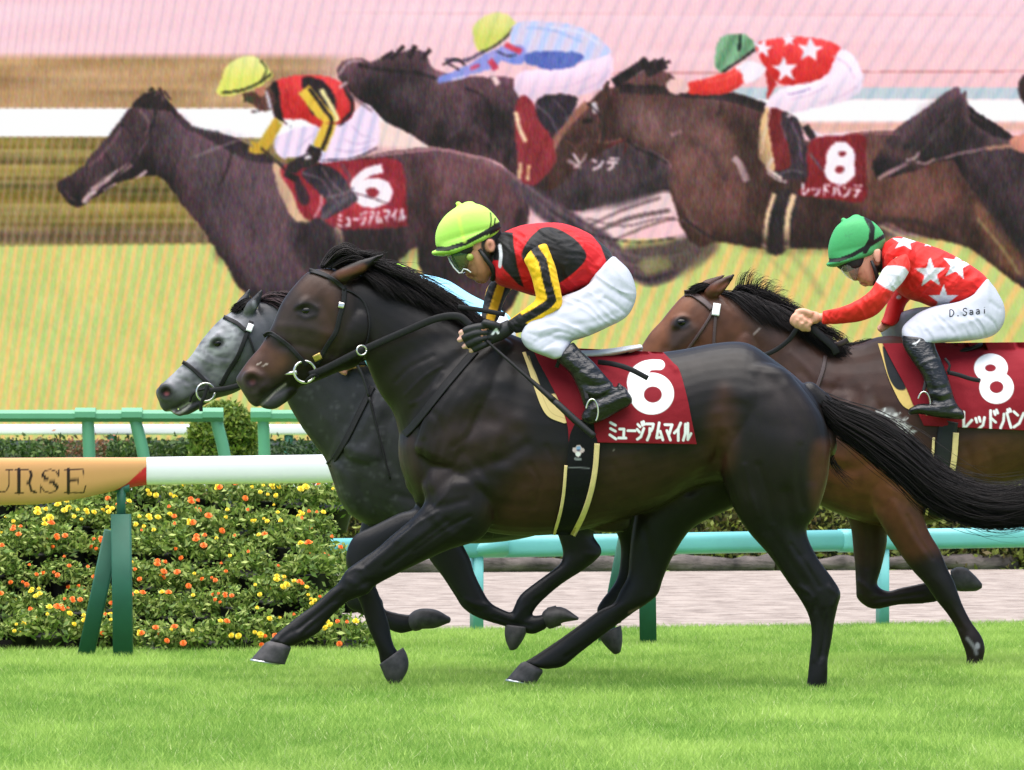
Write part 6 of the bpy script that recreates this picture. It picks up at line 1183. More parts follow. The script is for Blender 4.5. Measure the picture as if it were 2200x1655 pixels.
    cord('rein_end', [(1738, 700, .14), (1765, 722, .15), (1790, 745, .155), (1798, 760, .15)], .018, Y, M['leather'], t, 10, FL)
    cord('rein_end', [(1786, 742, .12), (1806, 738, .13), (1822, 730, .13)], .012, Y, M['brown_leather'], t, 10, FL)
    strap('neck_strap', cs, '1774,764 1768,795 1758,825 1745,860', 9, M['brown_leather'], t, th=.004, smooth=14)
    drape('saddle_pad', cs, '1886,738 1896,770 1908,810 1926,850 1940,872 1960,884', '1924,738 1936,780 1950,820 1962,850 1970,870 1976,886', M['numcloth'], t, .008, 50, 70, [('cpoly', '1896,746 1912,760 1938,812 1946,836 1926,836 1908,806', (40, 42, 46), 1.5, 0)], (228, 194, 116), .012, .002)
    eight = [('dot', '2129,791', (240, 240, 240), .8, (36, 31)), ('dot', '2141,833', (240, 240, 240), .8, (37, 35)), ('dot', '2128,791', (132, 24, 36), .8, (12, 8)), ('dot', '2141,832', (132, 24, 36), .8, (15, 13))]
    drape('number_cloth', cs, '1896,738 1918,780 1945,830 1962,870 1972,888 1985,915', '2262,735 2275,780 2285,830 2292,870 2296,900 2300,930', M['numcloth'], t, .016, 240, 130, eight + text_items('レッドバンデ', 2064, 884, 2230, 876, 42, 5.6, (238, 238, 238), .7), (134, 24, 36), .004, .005, extra=[('2060,780 2090,900', 14, .007), ('2180,760 2230,800', 16, .008)])
    girth = strap('girth', cs, '2040,905 2032,950 2024,1010 2014,1070 2004,1108', 42, M['black'], t, .014, .006, curved=True)
    strap('girth_edge', cs, '2054,930 2050,985 2042,1030 2032,1075', 13, M['cream'], girth, .021, .005); strap('girth_edge', cs, '2006,940 2003,1000 1998,1060 1990,1108', 6, M['cream'], girth, .021, .005)
    V, F = loft([(1930,728,1940,770,0,.10),(2000,748,2006,776,0,.12),(2060,748,2064,766,0,.14),(2098,738,2100,752,0,.12),(2108,736,2110,746,0,.08)], Y, 24, 4, (.6, .5)); s = mk('saddle', V, F, M['leather'], t)
    cord('saddle_strap', [(2036, 800, .30), (2060, 806, .315), (2085, 814, .32), (2106, 818, .32)], .010, Y, M['leather'], s, 10, FL); cord('saddle_strap', [(2030, 770, .29), (2040, 785, .30), (2036, 800, .305)], .006, Y, M['leather'], s, 8, FL)
    a = np.linspace(-2.7, 1.2, 20); pts = [(1985 + 17 * math.cos(q) * .8, 868 + 26 * math.sin(q), .36) for q in a]; cord('stirrup', pts, .004, Y, M['steel'], t)
    cord('stirrup_leather', [(1988, 770, .29), (1990, 810, .33), (1984, 842, .355)], .008, Y, M['leather'], t, 8, FL)
    return t, cs
H8, CS8 = bay_horse()
# ---------------------------------------------------------------- jockeys
def person(label, loc): 
    t = thing('person', label, 'jockey', loc); return t
def painted(name, parts, voxel, smooth, Y0, m, parent, base, items=None, strokes=None, extra_relax=1, folds=()):
    V, F = union(parts, voxel, smooth)
    for k, q in enumerate(folds): V = wrinkle(V, F, *q, seed=31 + 7 * k)
    if strokes: V = sculpt(V, F, strokes, Y0); V = relax(V, F, extra_relax)
    C = np.broadcast_to(S2L(base), (len(V), 3)).copy()
    if items: C = paint(C, topx(V), items, Y0 - V[:, 1])
    return mk(name, V, F, m, parent, C), Caster(V, F, Y0)
def hand(Y, wrist, knuck, fingers, thumb, z, rw=13, rk=14):
    """parts of a hand: palm from wrist to knuckles, fingers as chains (x,y,z,r)"""
    p = [limb([(wrist[0], wrist[1], z, rw, .024), ((wrist[0] + knuck[0]) / 2, (wrist[1] + knuck[1]) / 2, z, rk + 1, .022), (knuck[0], knuck[1], z, rk, .018)], Y, 14, 4, (.5, .5))]
    for f in fingers + [thumb]: p.append(limb([q + (q[3] / FPX * Y,) for q in f], Y, 10, 4, (.3, .9)))
    return p
SK, SKD = (196, 138, 108), (150, 92, 66)
def jockey_six():
    Y = YA; t = person('jockey in red and black with yellow striped sleeves and a lime cap', tuple(at(1230, 760, Y)))
    # continuous body under the clothes
    head = [loft([(962,500,1076,488,0,.070),(960,530,1080,520,0,.076),(974,552,1078,545,0,.072),(990,570,1068,570,0,.064),(1004,586,1060,588,0,.052),(1018,600,1050,599,0,.034)], Y, 24, 4, (.8, .8)), limb([(986,548,0,9,.014),(990,562,0,9,.014),(995,576,0,8,.018)], Y, 12, 3), ball(1007, 590, 0, 8, 6, .022, Y, 30), ball(1013, 595, 0, 7, 5, .02, Y, 30), ball(1032, 600, 0, 12, 8, .03, Y, 10)]
    for z in (.074, -.074): head.append(loft([(1044,514,1062,516,z,.008),(1043,526,1066,530,z,.013),(1050,540,1064,544,z,.010)], Y, 12, 3, (.6, .6)))
    torso = [limb([(1060,560,0,28,.055),(1090,555,0,34,.06)], Y, 16, 3), loft(slimr([(1085,500,1082,610,0,.10),(1140,495,1110,620,0,.155),(1200,494,1160,630,0,.165),(1260,515,1205,636,0,.155),(1300,560,1250,650,0,.14),(1330,600,1280,690,0,.14)], .7), Y, 26, 4, (.3, .3))]
    arms = [limb(slim([(1150,550,.165,26,.05),(1170,600,.20,24,.045),(1180,645,.215,22,.042),(1150,672,.215,19,.036),(1110,695,.21,15,.028),(1090,706,.20,13,.024)]), Y, 16, 4), limb(slim([(1110,560,-.16,26,.05),(1085,610,-.19,22,.045),(1068,650,-.18,20,.04),(1056,690,-.10,15,.03),(1048,702,-.02,12,.024)]), Y, 16, 4)]
    legs = [limb(slim([(1310,640,.10,46,.075),(1230,660,.17,44,.075),(1165,700,.22,34,.06),(1160,730,.25,28,.05),(1200,752,.29,24,.045),(1250,810,.32,24,.045),(1285,860,.335,18,.036),(1320,868,.34,14,.036)], .45), Y, 18, 4), limb(slim([(1310,640,-.10,46,.075),(1230,660,-.17,44,.075),(1165,700,-.22,34,.06),(1160,730,-.25,28,.05),(1200,752,-.29,24,.045),(1250,810,-.32,24,.045),(1285,860,-.335,18,.036)], .45), Y, 18, 4)]
    z = .205
    fing = [[(1050,704,z+.018,8),(1028,703,z+.03,7.4),(1006,708,z+.03,7),(989,716,z+.022,6)], [(1048,714,z+.02,8),(1024,716,z+.034,7.6),(1003,723,z+.03,7),(986,731,z+.018,6)], [(1048,725,z+.018,8),(1028,730,z+.032,7.4),(1010,738,z+.026,7),(996,746,z+.014,6)], [(1052,735,z+.012,7),(1036,742,z+.024,6.6),(1022,749,z+.02,6),(1010,755,z+.01,5)]]
    th = [(1074,704,z+.02,8),(1056,698,z+.034,7.6),(1040,694,z+.036,6.4)]
    hn = hand(Y, (1092,706), (1054,722), fing, th, z, 13, 17)
    hf = hand(Y, (1048,702), (1012,690), [[(1012,684,.0,7),(996,676,.02,6.5),(986,672,.035,6)], [(1010,692,.0,7),(996,686,.02,6.5),(988,684,.03,6)], [(1010,700,.0,7),(1000,698,.02,6),(994,698,.03,5.5)]], [(1030,688,.01,7),(1016,676,.02,6)], -.0, 11, 12)
    bs = [('1000,545 1018,540', 5, -3), ('1011,592 1022,596', 2.5, -3), ('1026,560 1040,580', 8, 2), ('1052,528', 5, -6, .05, 9), ('1030,586 1040,596', 5, 2), ('1060,552 1056,575', 6, -3)]
    bp = [('cpoly', '960,520 1000,525 1040,520 1060,545 1056,590 1030,606 1000,592 985,570', SK, 10, 0, .9), ('dot', '988,716', (226, 176, 162), 3, (9, 8)), ('dot', '985,731', (226, 176, 162), 3, (9, 8)), ('dot', '995,746', (226, 176, 162), 3, (9, 8)), ('dot', '1009,755', (226, 176, 162), 3, (9, 8)), ('line', '1006,591 1018,594', (120, 62, 54), 1.5, 4, .8), ('cpoly', '1030,556 1050,570 1046,596 1024,602', (186, 122, 92), 8, 0, .6), ('cpoly', '1034,520 1050,500 1096,490 1100,570 1074,604 1058,604 1058,580 1050,560 1038,548', (20, 17, 17), 2, 0, 1), ('dot', '1053,528', (206, 140, 116), 2, (11, 14), 1, (.05, 9)), ('dot', '1053,528', (120, 62, 50), 2, (4, 6), .7, (.05, 9)), ('dot', '1008,552', (24, 18, 16), 2, (6, 3)), ('line', '994,540 1016,536', (30, 22, 20), 2, 4), ('line', '1010,584 1004,576 1012,570', (140, 84, 60), 3, 5, .7), ('cpoly', '1016,596 1036,600 1050,592 1046,606 1026,608', (140, 98, 78), 5, 0, .55), ('line', '1020,566 1026,584 1022,594', (146, 92, 66), 3, 3, .6), ('dot', '997,582', (110, 60, 46), 2, (3.5, 2.5)), ('line', '1008,588 1018,591', (150, 80, 70), 1.5, 3, .8), ('cpoly', '1062,500 1090,500 1092,560 1072,556', (22, 18, 18), 6, 0, .9)]  # face colours; the shading around the nose is painted into the skin tone
    body, cs = painted('body', head + torso + arms + legs + hn + hf, .0062, 3, Y, M['skin'], t, (182, 122, 94), bp, bs)
    # hair at the nape
    # jacket
    jk = [loft([(1076,502,1058,592,0,.070),(1104,490,1070,612,0,.125),(1140,481,1102,622,0,.168),(1207,480,1152,637,0,.186),(1262,500,1205,641,0,.182),(1292,523,1240,628,0,.168),(1310,540,1272,616,0,.155),(1317,556,1300,590,0,.14)], Y, 34, 4, (.3, .45), 2.2), ball(1140, 548, .135, 44, 40, .055, Y), ball(1110, 560, -.135, 40, 38, .05, Y)]
    RED, BLK, YEL = (200, 20, 28), (17, 16, 18), (240, 188, 26)
    items = [('cpoly', '1150,500 1166,489 1194,490 1229,509 1251,531 1260,553 1243,577 1206,606 1180,615 1140,575 1120,552 1132,520', BLK, 1.2), ('poly', '1240,470 1262,494 1290,528 1302,560 1297,588 1264,618 1214,638 1206,660 1330,640 1345,540 1300,480', BLK, 1.2), ('poly', '1060,480 1084,498 1102,500 1104,530 1112,574 1126,618 1114,612 1082,578 1074,560 1060,560', BLK, 1.2), ('line', '1074,528 1076,548 1074,572', (214, 214, 222), 1.2, 7)]
    st = [('1120,552 1132,520 1152,502', 5, -3), ('1260,590 1230,610 1204,628', 6, -4), ('1294,560 1280,590 1262,606', 6, 3), ('1240,600 1266,575 1290,550', 7, -3), ('1200,600 1225,580 1240,560', 9, -2), ('1100,560 1108,600', 6, 3), ('1130,600 1160,622 1200,634', 6, -4), ('1085,585 1100,600 1130,612', 5, 3), ('1180,520 1220,545 1235,580', 12, 2), ('1276,530 1290,560', 5, -3), ('1090,500 1096,540', 5, -3)]
    jo, cj = painted('jacket', jk, .0055, 4, Y, M['cloth'], t, RED, items, st, folds=((.008, 70, 16, 55), (.004, 30, 8, 20)))
    arm = loft([(1130,552,1176,526,.185,.052),(1126,560,1184,548,.20,.060),(1133,574,1192,569,.215,.062),(1142,598,1198,594,.225,.058),(1148,622,1204,622,.232,.055),(1151,642,1208,652,.236,.052),(1138,656,1196,674,.236,.048),(1114,673,1160,697,.23,.042),(1093,688,1128,712,.222,.036),(1088,696,1110,716,.216,.033)], Y, 26, 4, (.45, .2), 2.1)
    it = [('pline', '1146,528 1152,540 1166,560 1172,590 1180,622 1186,644 1178,654 1150,672 1110,694', BLK, 1.0, 19), ('poly', '1074,682 1094,688 1118,672 1138,706 1136,714 1100,730', BLK, 1.0)]
    st = [('1130,566 1160,572 1192,566', 4, -5), ('1150,640 1180,650 1206,646', 5, -4), ('1136,590 1160,588', 6, 3), ('1170,640 1190,628', 5, -3), ('1130,545 1146,556', 5, 4)]
    painted('sleeve', [arm], .0055, 3, Y, M['cloth'], jo, YEL, it, st, folds=((.007, 30, 9, 15), (.004, 20, 6, 75)))
    arm2 = loft([(1088,575,1128,600,-.165,.05),(1062,598,1104,618,-.18,.052),(1046,620,1090,634,-.18,.050),(1040,645,1080,655,-.165,.046),(1036,665,1074,678,-.13,.042),(1034,684,1062,700,-.07,.036),(1030,690,1052,706,-.04,.03)], Y, 24, 4, (.4, .2))
    it = [('pline', '1070,585 1056,620 1046,650 1038,675 1030,705', BLK, 1.0, 17), ('pline', '1096,598 1088,630 1078,662 1066,700', BLK, 1.0, 14)]
    painted('sleeve', [arm2], .0055, 3, Y, M['cloth'], jo, (236, 184, 30), it, folds=((.006, 30, 9, 15),), strokes=[('1050,640 1080,650', 4, -4), ('1040,662 1074,672', 4, 3)])
    # breeches
    br = []
    for s in (1, -1):
        br.append(loft([(1322,552,1262,615,.06*s,.14),(1352,582,1240,626,.09*s,.135),(1366,620,1206,638,.12*s,.125),(1364,650,1174,654,.15*s,.112),(1345,682,1150,674,.19*s,.098),(1300,706,1132,692,.22*s,.087),(1260,724,1124,708,.245*s,.075),(1232,732,1119,724,.255*s,.066),(1226,738,1128,744,.27*s,.060),(1222,746,1146,756,.283*s,.056),(1212,764,1188,772,.29*s,.052)], Y, 30, 4, (.4, .3), 2.5))
    W1 = (184, 186, 198)
    folds = [('1300,640 1330,660 1350,678', 4, -6), ('1290,650 1316,676 1330,690', 4, -5), ('1320,620 1345,640 1360,650', 4, -5), ('1280,600 1310,620 1340,640', 7, -4), ('1180,720 1205,712 1230,722', 4, -5), ('1160,712 1190,705 1215,712', 4, 4), ('1150,735 1175,722 1200,730', 4, -4), ('1165,750 1190,735', 4, -4), ('1230,700 1280,690 1330,672', 7, -4), ('1220,660 1260,640 1290,630', 8, -4), ('1200,676 1240,664', 6, 3), ('1135,716 1160,725', 4, -3), ('1310,570 1330,600 1340,630', 6, -3), ('1270,715 1310,702', 4, -4), ('1180,690 1210,700 1240,704', 6, 3)]
    painted('breeches', br, .006, 4, Y, M['breech'], t, W1, [('line', '1142,748 1164,728 1178,722', (170, 172, 180), 1, 1.4, .5)], folds, folds=((.0055, 110, 16, 30),))
    # boots
    for s in (1, -1):
        zz = .315 * s
        bt = [loft([(1232,735,1196,775,.292*s,.052),(1250,756,1210,788,.305*s,.054),(1275,778,1228,808,zz,.054),(1300,806,1244,842,zz*1.04,.048),(1318,826,1254,874,zz*1.05,.042)], Y, 22, 4, (.15, .5)), loft([(1330,822,1340,872,zz*1.06,.034),(1352,846,1354,868,zz*1.06,.030)], Y, 18, 3, (.6, .7)), loft([(1338,830,1350,874,zz*1.06,.034),(1300,836,1320,890,zz*1.06,.036),(1268,862,1290,906,zz*1.06,.040),(1252,886,1272,912,zz*1.06,.036)], Y, 20, 4, (.6, .9))]
        bs = [('1236,752 1262,780 1290,806', 5, -4), ('1250,800 1270,812 1296,812', 5, 5), ('1254,824 1280,830 1306,824', 4, -5), ('1258,842 1284,846 1316,834', 4, 5), ('1262,858 1290,856 1330,840', 4, -5), ('1225,775 1240,792', 5, 4), ('1270,880 1310,866 1345,852', 4, 4), ('1210,765 1238,748', 3, 3), ('1280,785 1262,800', 6, 4)]
        painted('boot', bt, .006, 3, Y, M['boot_c'], t, (20, 20, 22), [('line', '1280,905 1320,894 1356,872', (40, 40, 42), 1, 4), ('line', '1288,862 1296,858', (150, 140, 140), 1, 2)], bs)
    # gloves: a shell over the hand up to the finger ends
    gl = [limb([(1098,700,z,15,.028),(1078,712,z+.004,18,.030),(1052,722,z+.006,19,.026)], Y, 16, 4, (.3, .6))]
    for f in fing: gl.append(limb([(q[0], q[1], q[2], q[3] + 1.6, (q[3] + 1.6) / FPX * Y) for q in f[:3]] + [(f[2][0] * .3 + f[3][0] * .7 + 2, f[2][1] * .3 + f[3][1] * .7, f[3][2] + .004, f[3][3] + 2, (f[3][3] + 2) / FPX * Y)], Y, 10, 4, (.3, .2)))
    gl.append(limb([(q[0], q[1], q[2], q[3] + 1.6, (q[3] + 1.6) / FPX * Y) for q in th], Y, 10, 4, (.3, .8)))
    painted('glove', gl, .0045, 1, Y, M['glove'], t, (22, 22, 25), [('pline', '1058,718 1066,708 1070,716', (230, 230, 235), .8, 5), ('line', '1022,716 1040,714', (46, 46, 48), 2, 3, .6)], [('1036,709 1052,708', 2.5, -3), ('1034,722 1052,720', 2.5, -3), ('1036,735 1052,732', 2.5, -3)])
    gf = [limb([(1050,700,-.0,13,.026),(1030,695,0,14,.026),(1010,690,0,14,.022)], Y, 14, 4), limb([(1010,684,.0,9,.018),(996,677,.02,8,.016)], Y, 10, 3), limb([(1010,692,.0,9,.018),(998,687,.02,8,.016)], Y, 10, 3), limb([(1010,700,.0,9,.018),(1002,699,.02,7.5,.015)], Y, 10, 3)]
    painted('glove', gf, .005, 1, Y, M['glove'], t, (22, 22, 25))
    # helmet
    hm = [loft([(936,528,1076,486,0,.090),(935,508,1074,478,0,.097),(941,486,1064,464,0,.095),(956,464,1050,450,0,.082),(976,448,1034,441,0,.058),(992,440,1020,437.5,0,.03)], Y, 36, 5, (.12, .5), 2.1), loft([(945,549,1062,511,0,.093),(943,543,1072,502,0,.098),(938,530,1077,488,0,.096)], Y, 36, 3, (.1, .1), 2.1)]
    hm.append(loft([(928,541,932,549,0,.05),(944,534,950,551,0,.085),(972,528,985,546,0,.098),(1004,516,1020,532,0,.098)], Y, 24, 4, (.6, .3), 2.4)); hm.append(ball(984.5, 438, 0, 6, 5, .012, Y))
    LIME = (184, 234, 104)
    it = [('pline', '940,535 962,535 1000,523 1040,502 1079,478', (16, 18, 14), .8, 10), ('line', '1054,458 1055,478 1050,500', (22, 26, 14), 1, 3), ('line', '1064,470 1060,490 1046,506', (22, 26, 14), 1, 3.5), ('line', '984,440 988,480 998,518', (214, 244, 100), 2.5, 8, .6), ('poly', '1052,508 1052,494 1062,488 1080,482 1080,492', (16, 18, 14), 1), ('poly', '1050,508 1078,492 1080,500 1052,512', (196, 240, 84), 1)]
    painted('helmet', hm, .0055, 3, Y, M['helm'], t, LIME, it)
    # chin strap, goggles
    hs = [loft([(1040,508,1078,500,0,.082),(1036,520,1090,516,0,.084),(1060,545,1086,545,0,.078),(1052,566,1078,570,0,.066),(1048,590,1066,592,0,.046)], Y, 24, 4, (.3, .3))]
    V, F = sweep(at(np.array([1030, 1044, 1056, 1062, 1058]), np.array([536, 556, 572, 588, 602]), Y - np.array([.074, .078, .072, .055, .03])), [.008, .010, .011, .011, .010], 10, up=(0, 1, 0)); mk('chin_strap', V, F, M['black'], t)
    V, F = union([loft([(956,534,1046,508,0,.086),(960,542,1042,522,0,.084),(966,550,1030,542,0,.080)], Y, 24, 3, (.2, .2))], .006, 3); mk('goggle_strap', V, F, M['black'], t)
    V, F = loft([(962,548,1024,540,0,.078),(966,560,1018,560,0,.076),(975,574,1008,574,0,.064),(986,586,1000,584,0,.045)], Y, 26, 4, (.2, .4), 2.4); g = mk('goggles', V, F, M['lens'], t)
    V, F = sweep(at(np.array([963, 967, 975, 986, 992, 996, 1004, 1012]), np.array([552, 562, 575, 587, 586, 578, 580, 586]), Y - np.array([.03, .045, .05, .05, .055, .06, .07, .074])), .0032, 8, up=(0, 1, 0)); mk('goggle_rim', V, F, M['white'], g)
    V, F = ball(1010, 553, .082, 8, 8, .012, Y); mk('goggle_button', V, F, M['lens_btn'], g)
    return t
M['boot_c'] = mat('boot_paint', attr=True, rough=.3, bump=(26, .6, .012, (1, 1, 2.0)), spec=.55); M['lens_btn'] = mat('goggle_button', (150, 170, 70), rough=.3)
J6 = jockey_six()
def whip(label, pts, r, Y, handle=None):
    w_ = tag(cord('riding_whip', pts, r, Y, M['leather'], None), label, 'whip')
    return w_
cord_ = cord
def free_cord(name, pts, r, Y, m, label, cat):
    q = catmull(np.asarray(pts, float), 8) if len(pts) > 2 else resample(np.asarray(pts, float), 10); w_ = at(q[:, 0], q[:, 1], Y - q[:, 2]); t = thing(name, label, cat, tuple(w_[0]))
    rr = np.interp(np.linspace(0, 1, len(q)), np.linspace(0, 1, len(r)), r); V, F = sweep(w_, rr, 10, up=(0, 1, 0)); k = int(len(q) * .58)
    n = 10; mk('shaft', *sweep(w_[:k + 1], rr[:k + 1], 10, up=(0, 1, 0)), M['leather'], t); mk('handle', *sweep(w_[k:], rr[k:] , 10, up=(0, 1, 0)), m, t); return t
free_cord('riding_whip', [(1046, 732, .235), (1058, 744, .25), (1128, 806, .32), (1199, 869, .38), (1238, 905, .395), (1277, 938, .40)], (.006, .006, .0075, .014, .015, .013), YA, M['black'], 'black riding whip held across the shoulder of the front horse', 'whip')
def stirrup_six():
    a = np.linspace(-2.9, .9, 22); cord('stirrup', [(1272 + 13 * math.cos(q), 884 + 26 * math.sin(q), .40) for q in a], .0036, YA, M['steel'], H6)
    cord('stirrup_leather', [(1235, 780, .31), (1252, 820, .35), (1262, 860, .38)], .009, YA, M['leather'], H6, 8, FL)
stirrup_six()
def jockey_eight():
    Y = 33.05; t = person('jockey in a red jacket with white stars and a green cap', tuple(at(2060, 740, Y)))
    head = [loft([(1806,540,1900,505,0,.072),(1806,560,1898,530,0,.078),(1818,578,1892,556,0,.074),(1834,594,1888,580,0,.064),(1850,606,1884,600,0,.05),(1862,612,1880,608,0,.034)], Y, 24, 4, (.8, .8)), limb([(1826,570,0,9,.014),(1832,584,0,9,.014),(1838,598,0,7.5,.018)], Y, 12, 3), ball(1852, 608, 0, 7, 5, .022, Y, 30), ball(1858, 611, 0, 7, 5, .02, Y, 30)]
    for z in (.075, -.075): head.append(loft([(1878,538,1892,536,z,.008),(1876,548,1896,550,z,.013),(1880,562,1892,564,z,.010)], Y, 12, 3, (.6, .6)))
    torso = [limb([(1890,560,0,26,.055),(1920,560,0,32,.06)], Y, 16, 3), loft(slimr([(1906,530,1910,620,0,.10),(1960,526,1950,636,0,.155),(2020,546,1990,652,0,.165),(2080,580,2040,660,0,.155),(2110,606,2070,670,0,.15),(2130,640,2080,700,0,.14)], .7), Y, 26, 4, (.3, .3))]
    arms = [limb(slim([(1935,565,.17,28,.055),(1905,620,.20,26,.05),(1872,660,.21,24,.045),(1810,676,.18,18,.034),(1766,682,.15,13,.025),(1745,684,.14,12,.022)]), Y, 16, 4), limb(slim([(1950,600,-.17,26,.05),(1930,650,-.2,22,.044),(1910,690,-.16,17,.03),(1890,708,-.1,12,.024)]), Y, 14, 4)]
    legs = []
    for s in (1, -1): legs.append(limb(slim([(2110,650,.10*s,46,.075),(2040,680,.17*s,40,.07),(1975,705,.22*s,32,.058),(1965,735,.26*s,28,.05),(1990,790,.30*s,24,.045),(2020,850,.33*s,18,.036),(2030,880,.34*s,14,.034)], .45), Y, 18, 4))
    z = .145
    fing = [[(1722,676,z+.018,8),(1708,680,z+.03,7.4),(1703,692,z+.022,7),(1712,698,z+.004,6)], [(1726,682,z+.028,8),(1713,688,z+.036,7.4),(1712,700,z+.026,7),(1722,703,z+.006,6)], [(1733,688,z+.03,8),(1722,696,z+.036,7.2),(1724,706,z+.024,6.6),(1734,706,z+.006,6)], [(1742,692,z+.026,7),(1733,701,z+.03,6.4),(1738,709,z+.02,6)]]
    hn = hand(Y, (1756,683), (1728,682), fing, [(1744,676,z+.02,8),(1726,669,z+.026,7),(1712,671,z+.024,6.4)], z, 13, 14)
    bp = [('line', '1850,608 1862,610', (140, 70, 60), 1.4, 3.5, .8), ('dot', '1842,572', (26, 20, 18), 2, (6, 3)), ('line', '1846,600 1842,592 1850,588', (170, 104, 84), 3, 4, .7), ('line', '1856,580 1862,596 1858,604', (180, 116, 92), 3, 3, .6), ('dot', '1838,602', (140, 80, 66), 2, (3.5, 2.5)), ('cpoly', '1856,610 1872,612 1880,604 1874,618 1860,618', (176, 122, 100), 4, 0, .5), ('line', '1830,560 1850,552', (40, 28, 24), 2, 4), ('dot', '1886,550', (220, 160, 136), 3, (10, 13), .8, (.05, 9)), ('cpoly', '1862,560 1884,570 1880,600 1860,608', (214, 150, 122), 8, 0, .6), ('cpoly', '1894,515 1920,515 1922,590 1890,612 1876,612 1884,590 1876,570 1890,566', (24, 20, 20), 2, 0, 1)]  # lips, brow and ear tones, plus nose shade put into the skin colour
    bs = [('1714,684 1724,690', 2.4, -3), ('1722,690 1733,697', 2.4, -3), ('1836,566 1850,560', 5, -3), ('1854,609 1866,611', 2.2, -3), ('1700,690 1706,700', 3, 1)]
    painted('body', head + torso + arms + legs + hn, .0062, 2, Y, M['skin'], t, (216, 160, 132), bp, bs)
    jk = [loft([(1898,524,1902,600,0,.075),(1926,509,1926,625,0,.125),(1962,517,1946,640,0,.165),(2022,536,1976,650,0,.184),(2068,560,2010,662,0,.180),(2100,580,2042,662,0,.168),(2116,594,2072,656,0,.158),(2122,602,2092,634,0,.15)], Y, 32, 4, (.3, .4), 2.2), ball(1935, 560, .13, 36, 40, .055, Y), ball(1945, 590, -.13, 36, 38, .05, Y)]
    RED, WH = (214, 30, 24), (214, 213, 222)
    def star(cx, cy, r_, rot, k=.40, sx=1, sy=1): return np.array([(cx + sx * (r_ if q % 2 == 0 else r_ * k) * math.sin(math.radians(rot + 36 * q)), cy - sy * (r_ if q % 2 == 0 else r_ * k) * math.cos(math.radians(rot + 36 * q))) for q in range(10)])
    stars = [('poly', star(*a), WH, .8) for a in ((1999, 587, 34, -2), (2056, 570, 33, 10), (2027, 645, 33, 0))] + [('poly', star(1944, 520, 30, 8, .4, 1.0, .62), WH, .8), ('poly', star(1994, 525, 12, 8, .4, 1, .5), WH, .8)]
    st = [('1950,600 1962,620 1958,640', 5, -4), ('1960,560 1985,540 2010,545', 9, 2), ('2010,655 2050,640 2090,620', 6, -4), ('2040,640 2075,610 2100,600', 6, 3), ('2060,600 2090,590', 6, -3), ('1906,560 1920,590', 6, -3), ('1985,640 2000,620 2010,600', 8, -2), ('1960,590 1980,600 2000,630', 6, 3)]
    jo, _ = painted('jacket', jk, .0055, 4, Y, M['cloth'], t, RED, stars, st, folds=((.008, 70, 17, -40), (.004, 30, 9, 30)))
    arm = loft([(1905,572,1950,548,.18,.052),(1896,580,1956,575,.20,.060),(1882,606,1944,600,.215,.062),(1868,626,1924,626,.222,.058),(1850,640,1906,652,.225,.054),(1826,653,1884,676,.218,.048),(1800,662,1850,690,.205,.042),(1780,666,1806,696,.18,.034),(1768,668,1766,697,.162,.031)], Y, 26, 4, (.45, .05), 2.1)
    painted('sleeve', [arm], .0055, 3, Y, M['cloth'], jo, (230, 44, 34), [('poly', '1900,572 1926,571 1944,574 1956,590 1920,627 1900,618 1880,604', WH, 1.0)], [('1900,640 1880,660 1850,676', 6, -3), ('1870,650 1890,672', 5, -3), ('1905,585 1930,592', 4, 3), ('1840,655 1820,672', 5, 2), ('1790,668 1800,690', 5, 2)], folds=((.006, 34, 10, 65), (.004, 22, 7, 100)))
    arm2 = loft([(1944,600,1980,625,-.17,.05),(1914,632,1950,650,-.19,.048),(1904,660,1940,672,-.17,.042),(1898,680,1930,692,-.14,.036),(1892,692,1918,702,-.11,.03)], Y, 22, 4, (.4, .2)); painted('sleeve', [arm2], .0055, 3, Y, M['cloth'], jo, (216, 30, 28), [('dot', '1931,639', WH, 1, (5, 4))])
    br = []
    a = loft([(2122,600,2086,638,.06,.14),(2144,630,2054,650,.09,.135),(2158,660,2018,656,.12,.122),(2156,696,1984,667,.16,.108),(2132,722,1960,682,.195,.09),(2084,732,1941,700,.225,.077),(2030,736,1937,714,.245,.068),(2006,738,1940,728,.258,.062),(1996,742,1948,738,.265,.058)], Y, 30, 4, (.4, .3), 2.5)
    b = loft([(2122,600,2072,662,-.06,.13),(2144,630,2046,664,-.09,.125),(2140,660,1985,660,-.12,.11),(2080,690,1944,668,-.16,.09),(2020,706,1912,682,-.2,.076),(1966,722,1894,700,-.23,.068),(1940,735,1892,714,-.25,.06),(1926,745,1900,730,-.26,.052)], Y, 28, 4, (.4, .3), 2.15)
    nm = text_items('D.Saai', 2038, 665, 2122, 657, 17, 1.5, (52, 52, 60), .6, 0)
    folds = [('2070,700 2080,720 2084,734', 4, -5), ('2100,690 2112,708 2118,726', 4, -5), ('2120,680 2138,696 2144,712', 4, -5), ('2085,690 2096,712 2100,730', 4, 4), ('2130,650 2148,664', 5, -4), ('1990,712 2000,724 2004,738', 4, -5), ('1975,700 1986,716 1990,734', 4, 4), ('2010,700 2050,700 2090,690', 8, 3), ('1950,705 1965,716', 5, -3), ('2095,632 2110,616 2120,606', 5, -4), ('2030,690 2050,715', 5, -3), ('2050,680 2110,676', 6, -3)]
    _, cb = painted('breeches', [a, b], .006, 4, Y, M['breech'], t, (184, 186, 198), None, folds, folds=((.005, 100, 16, 68),))
    lettering('name_lettering', cb, nm, 2.3, M['ink'], t)
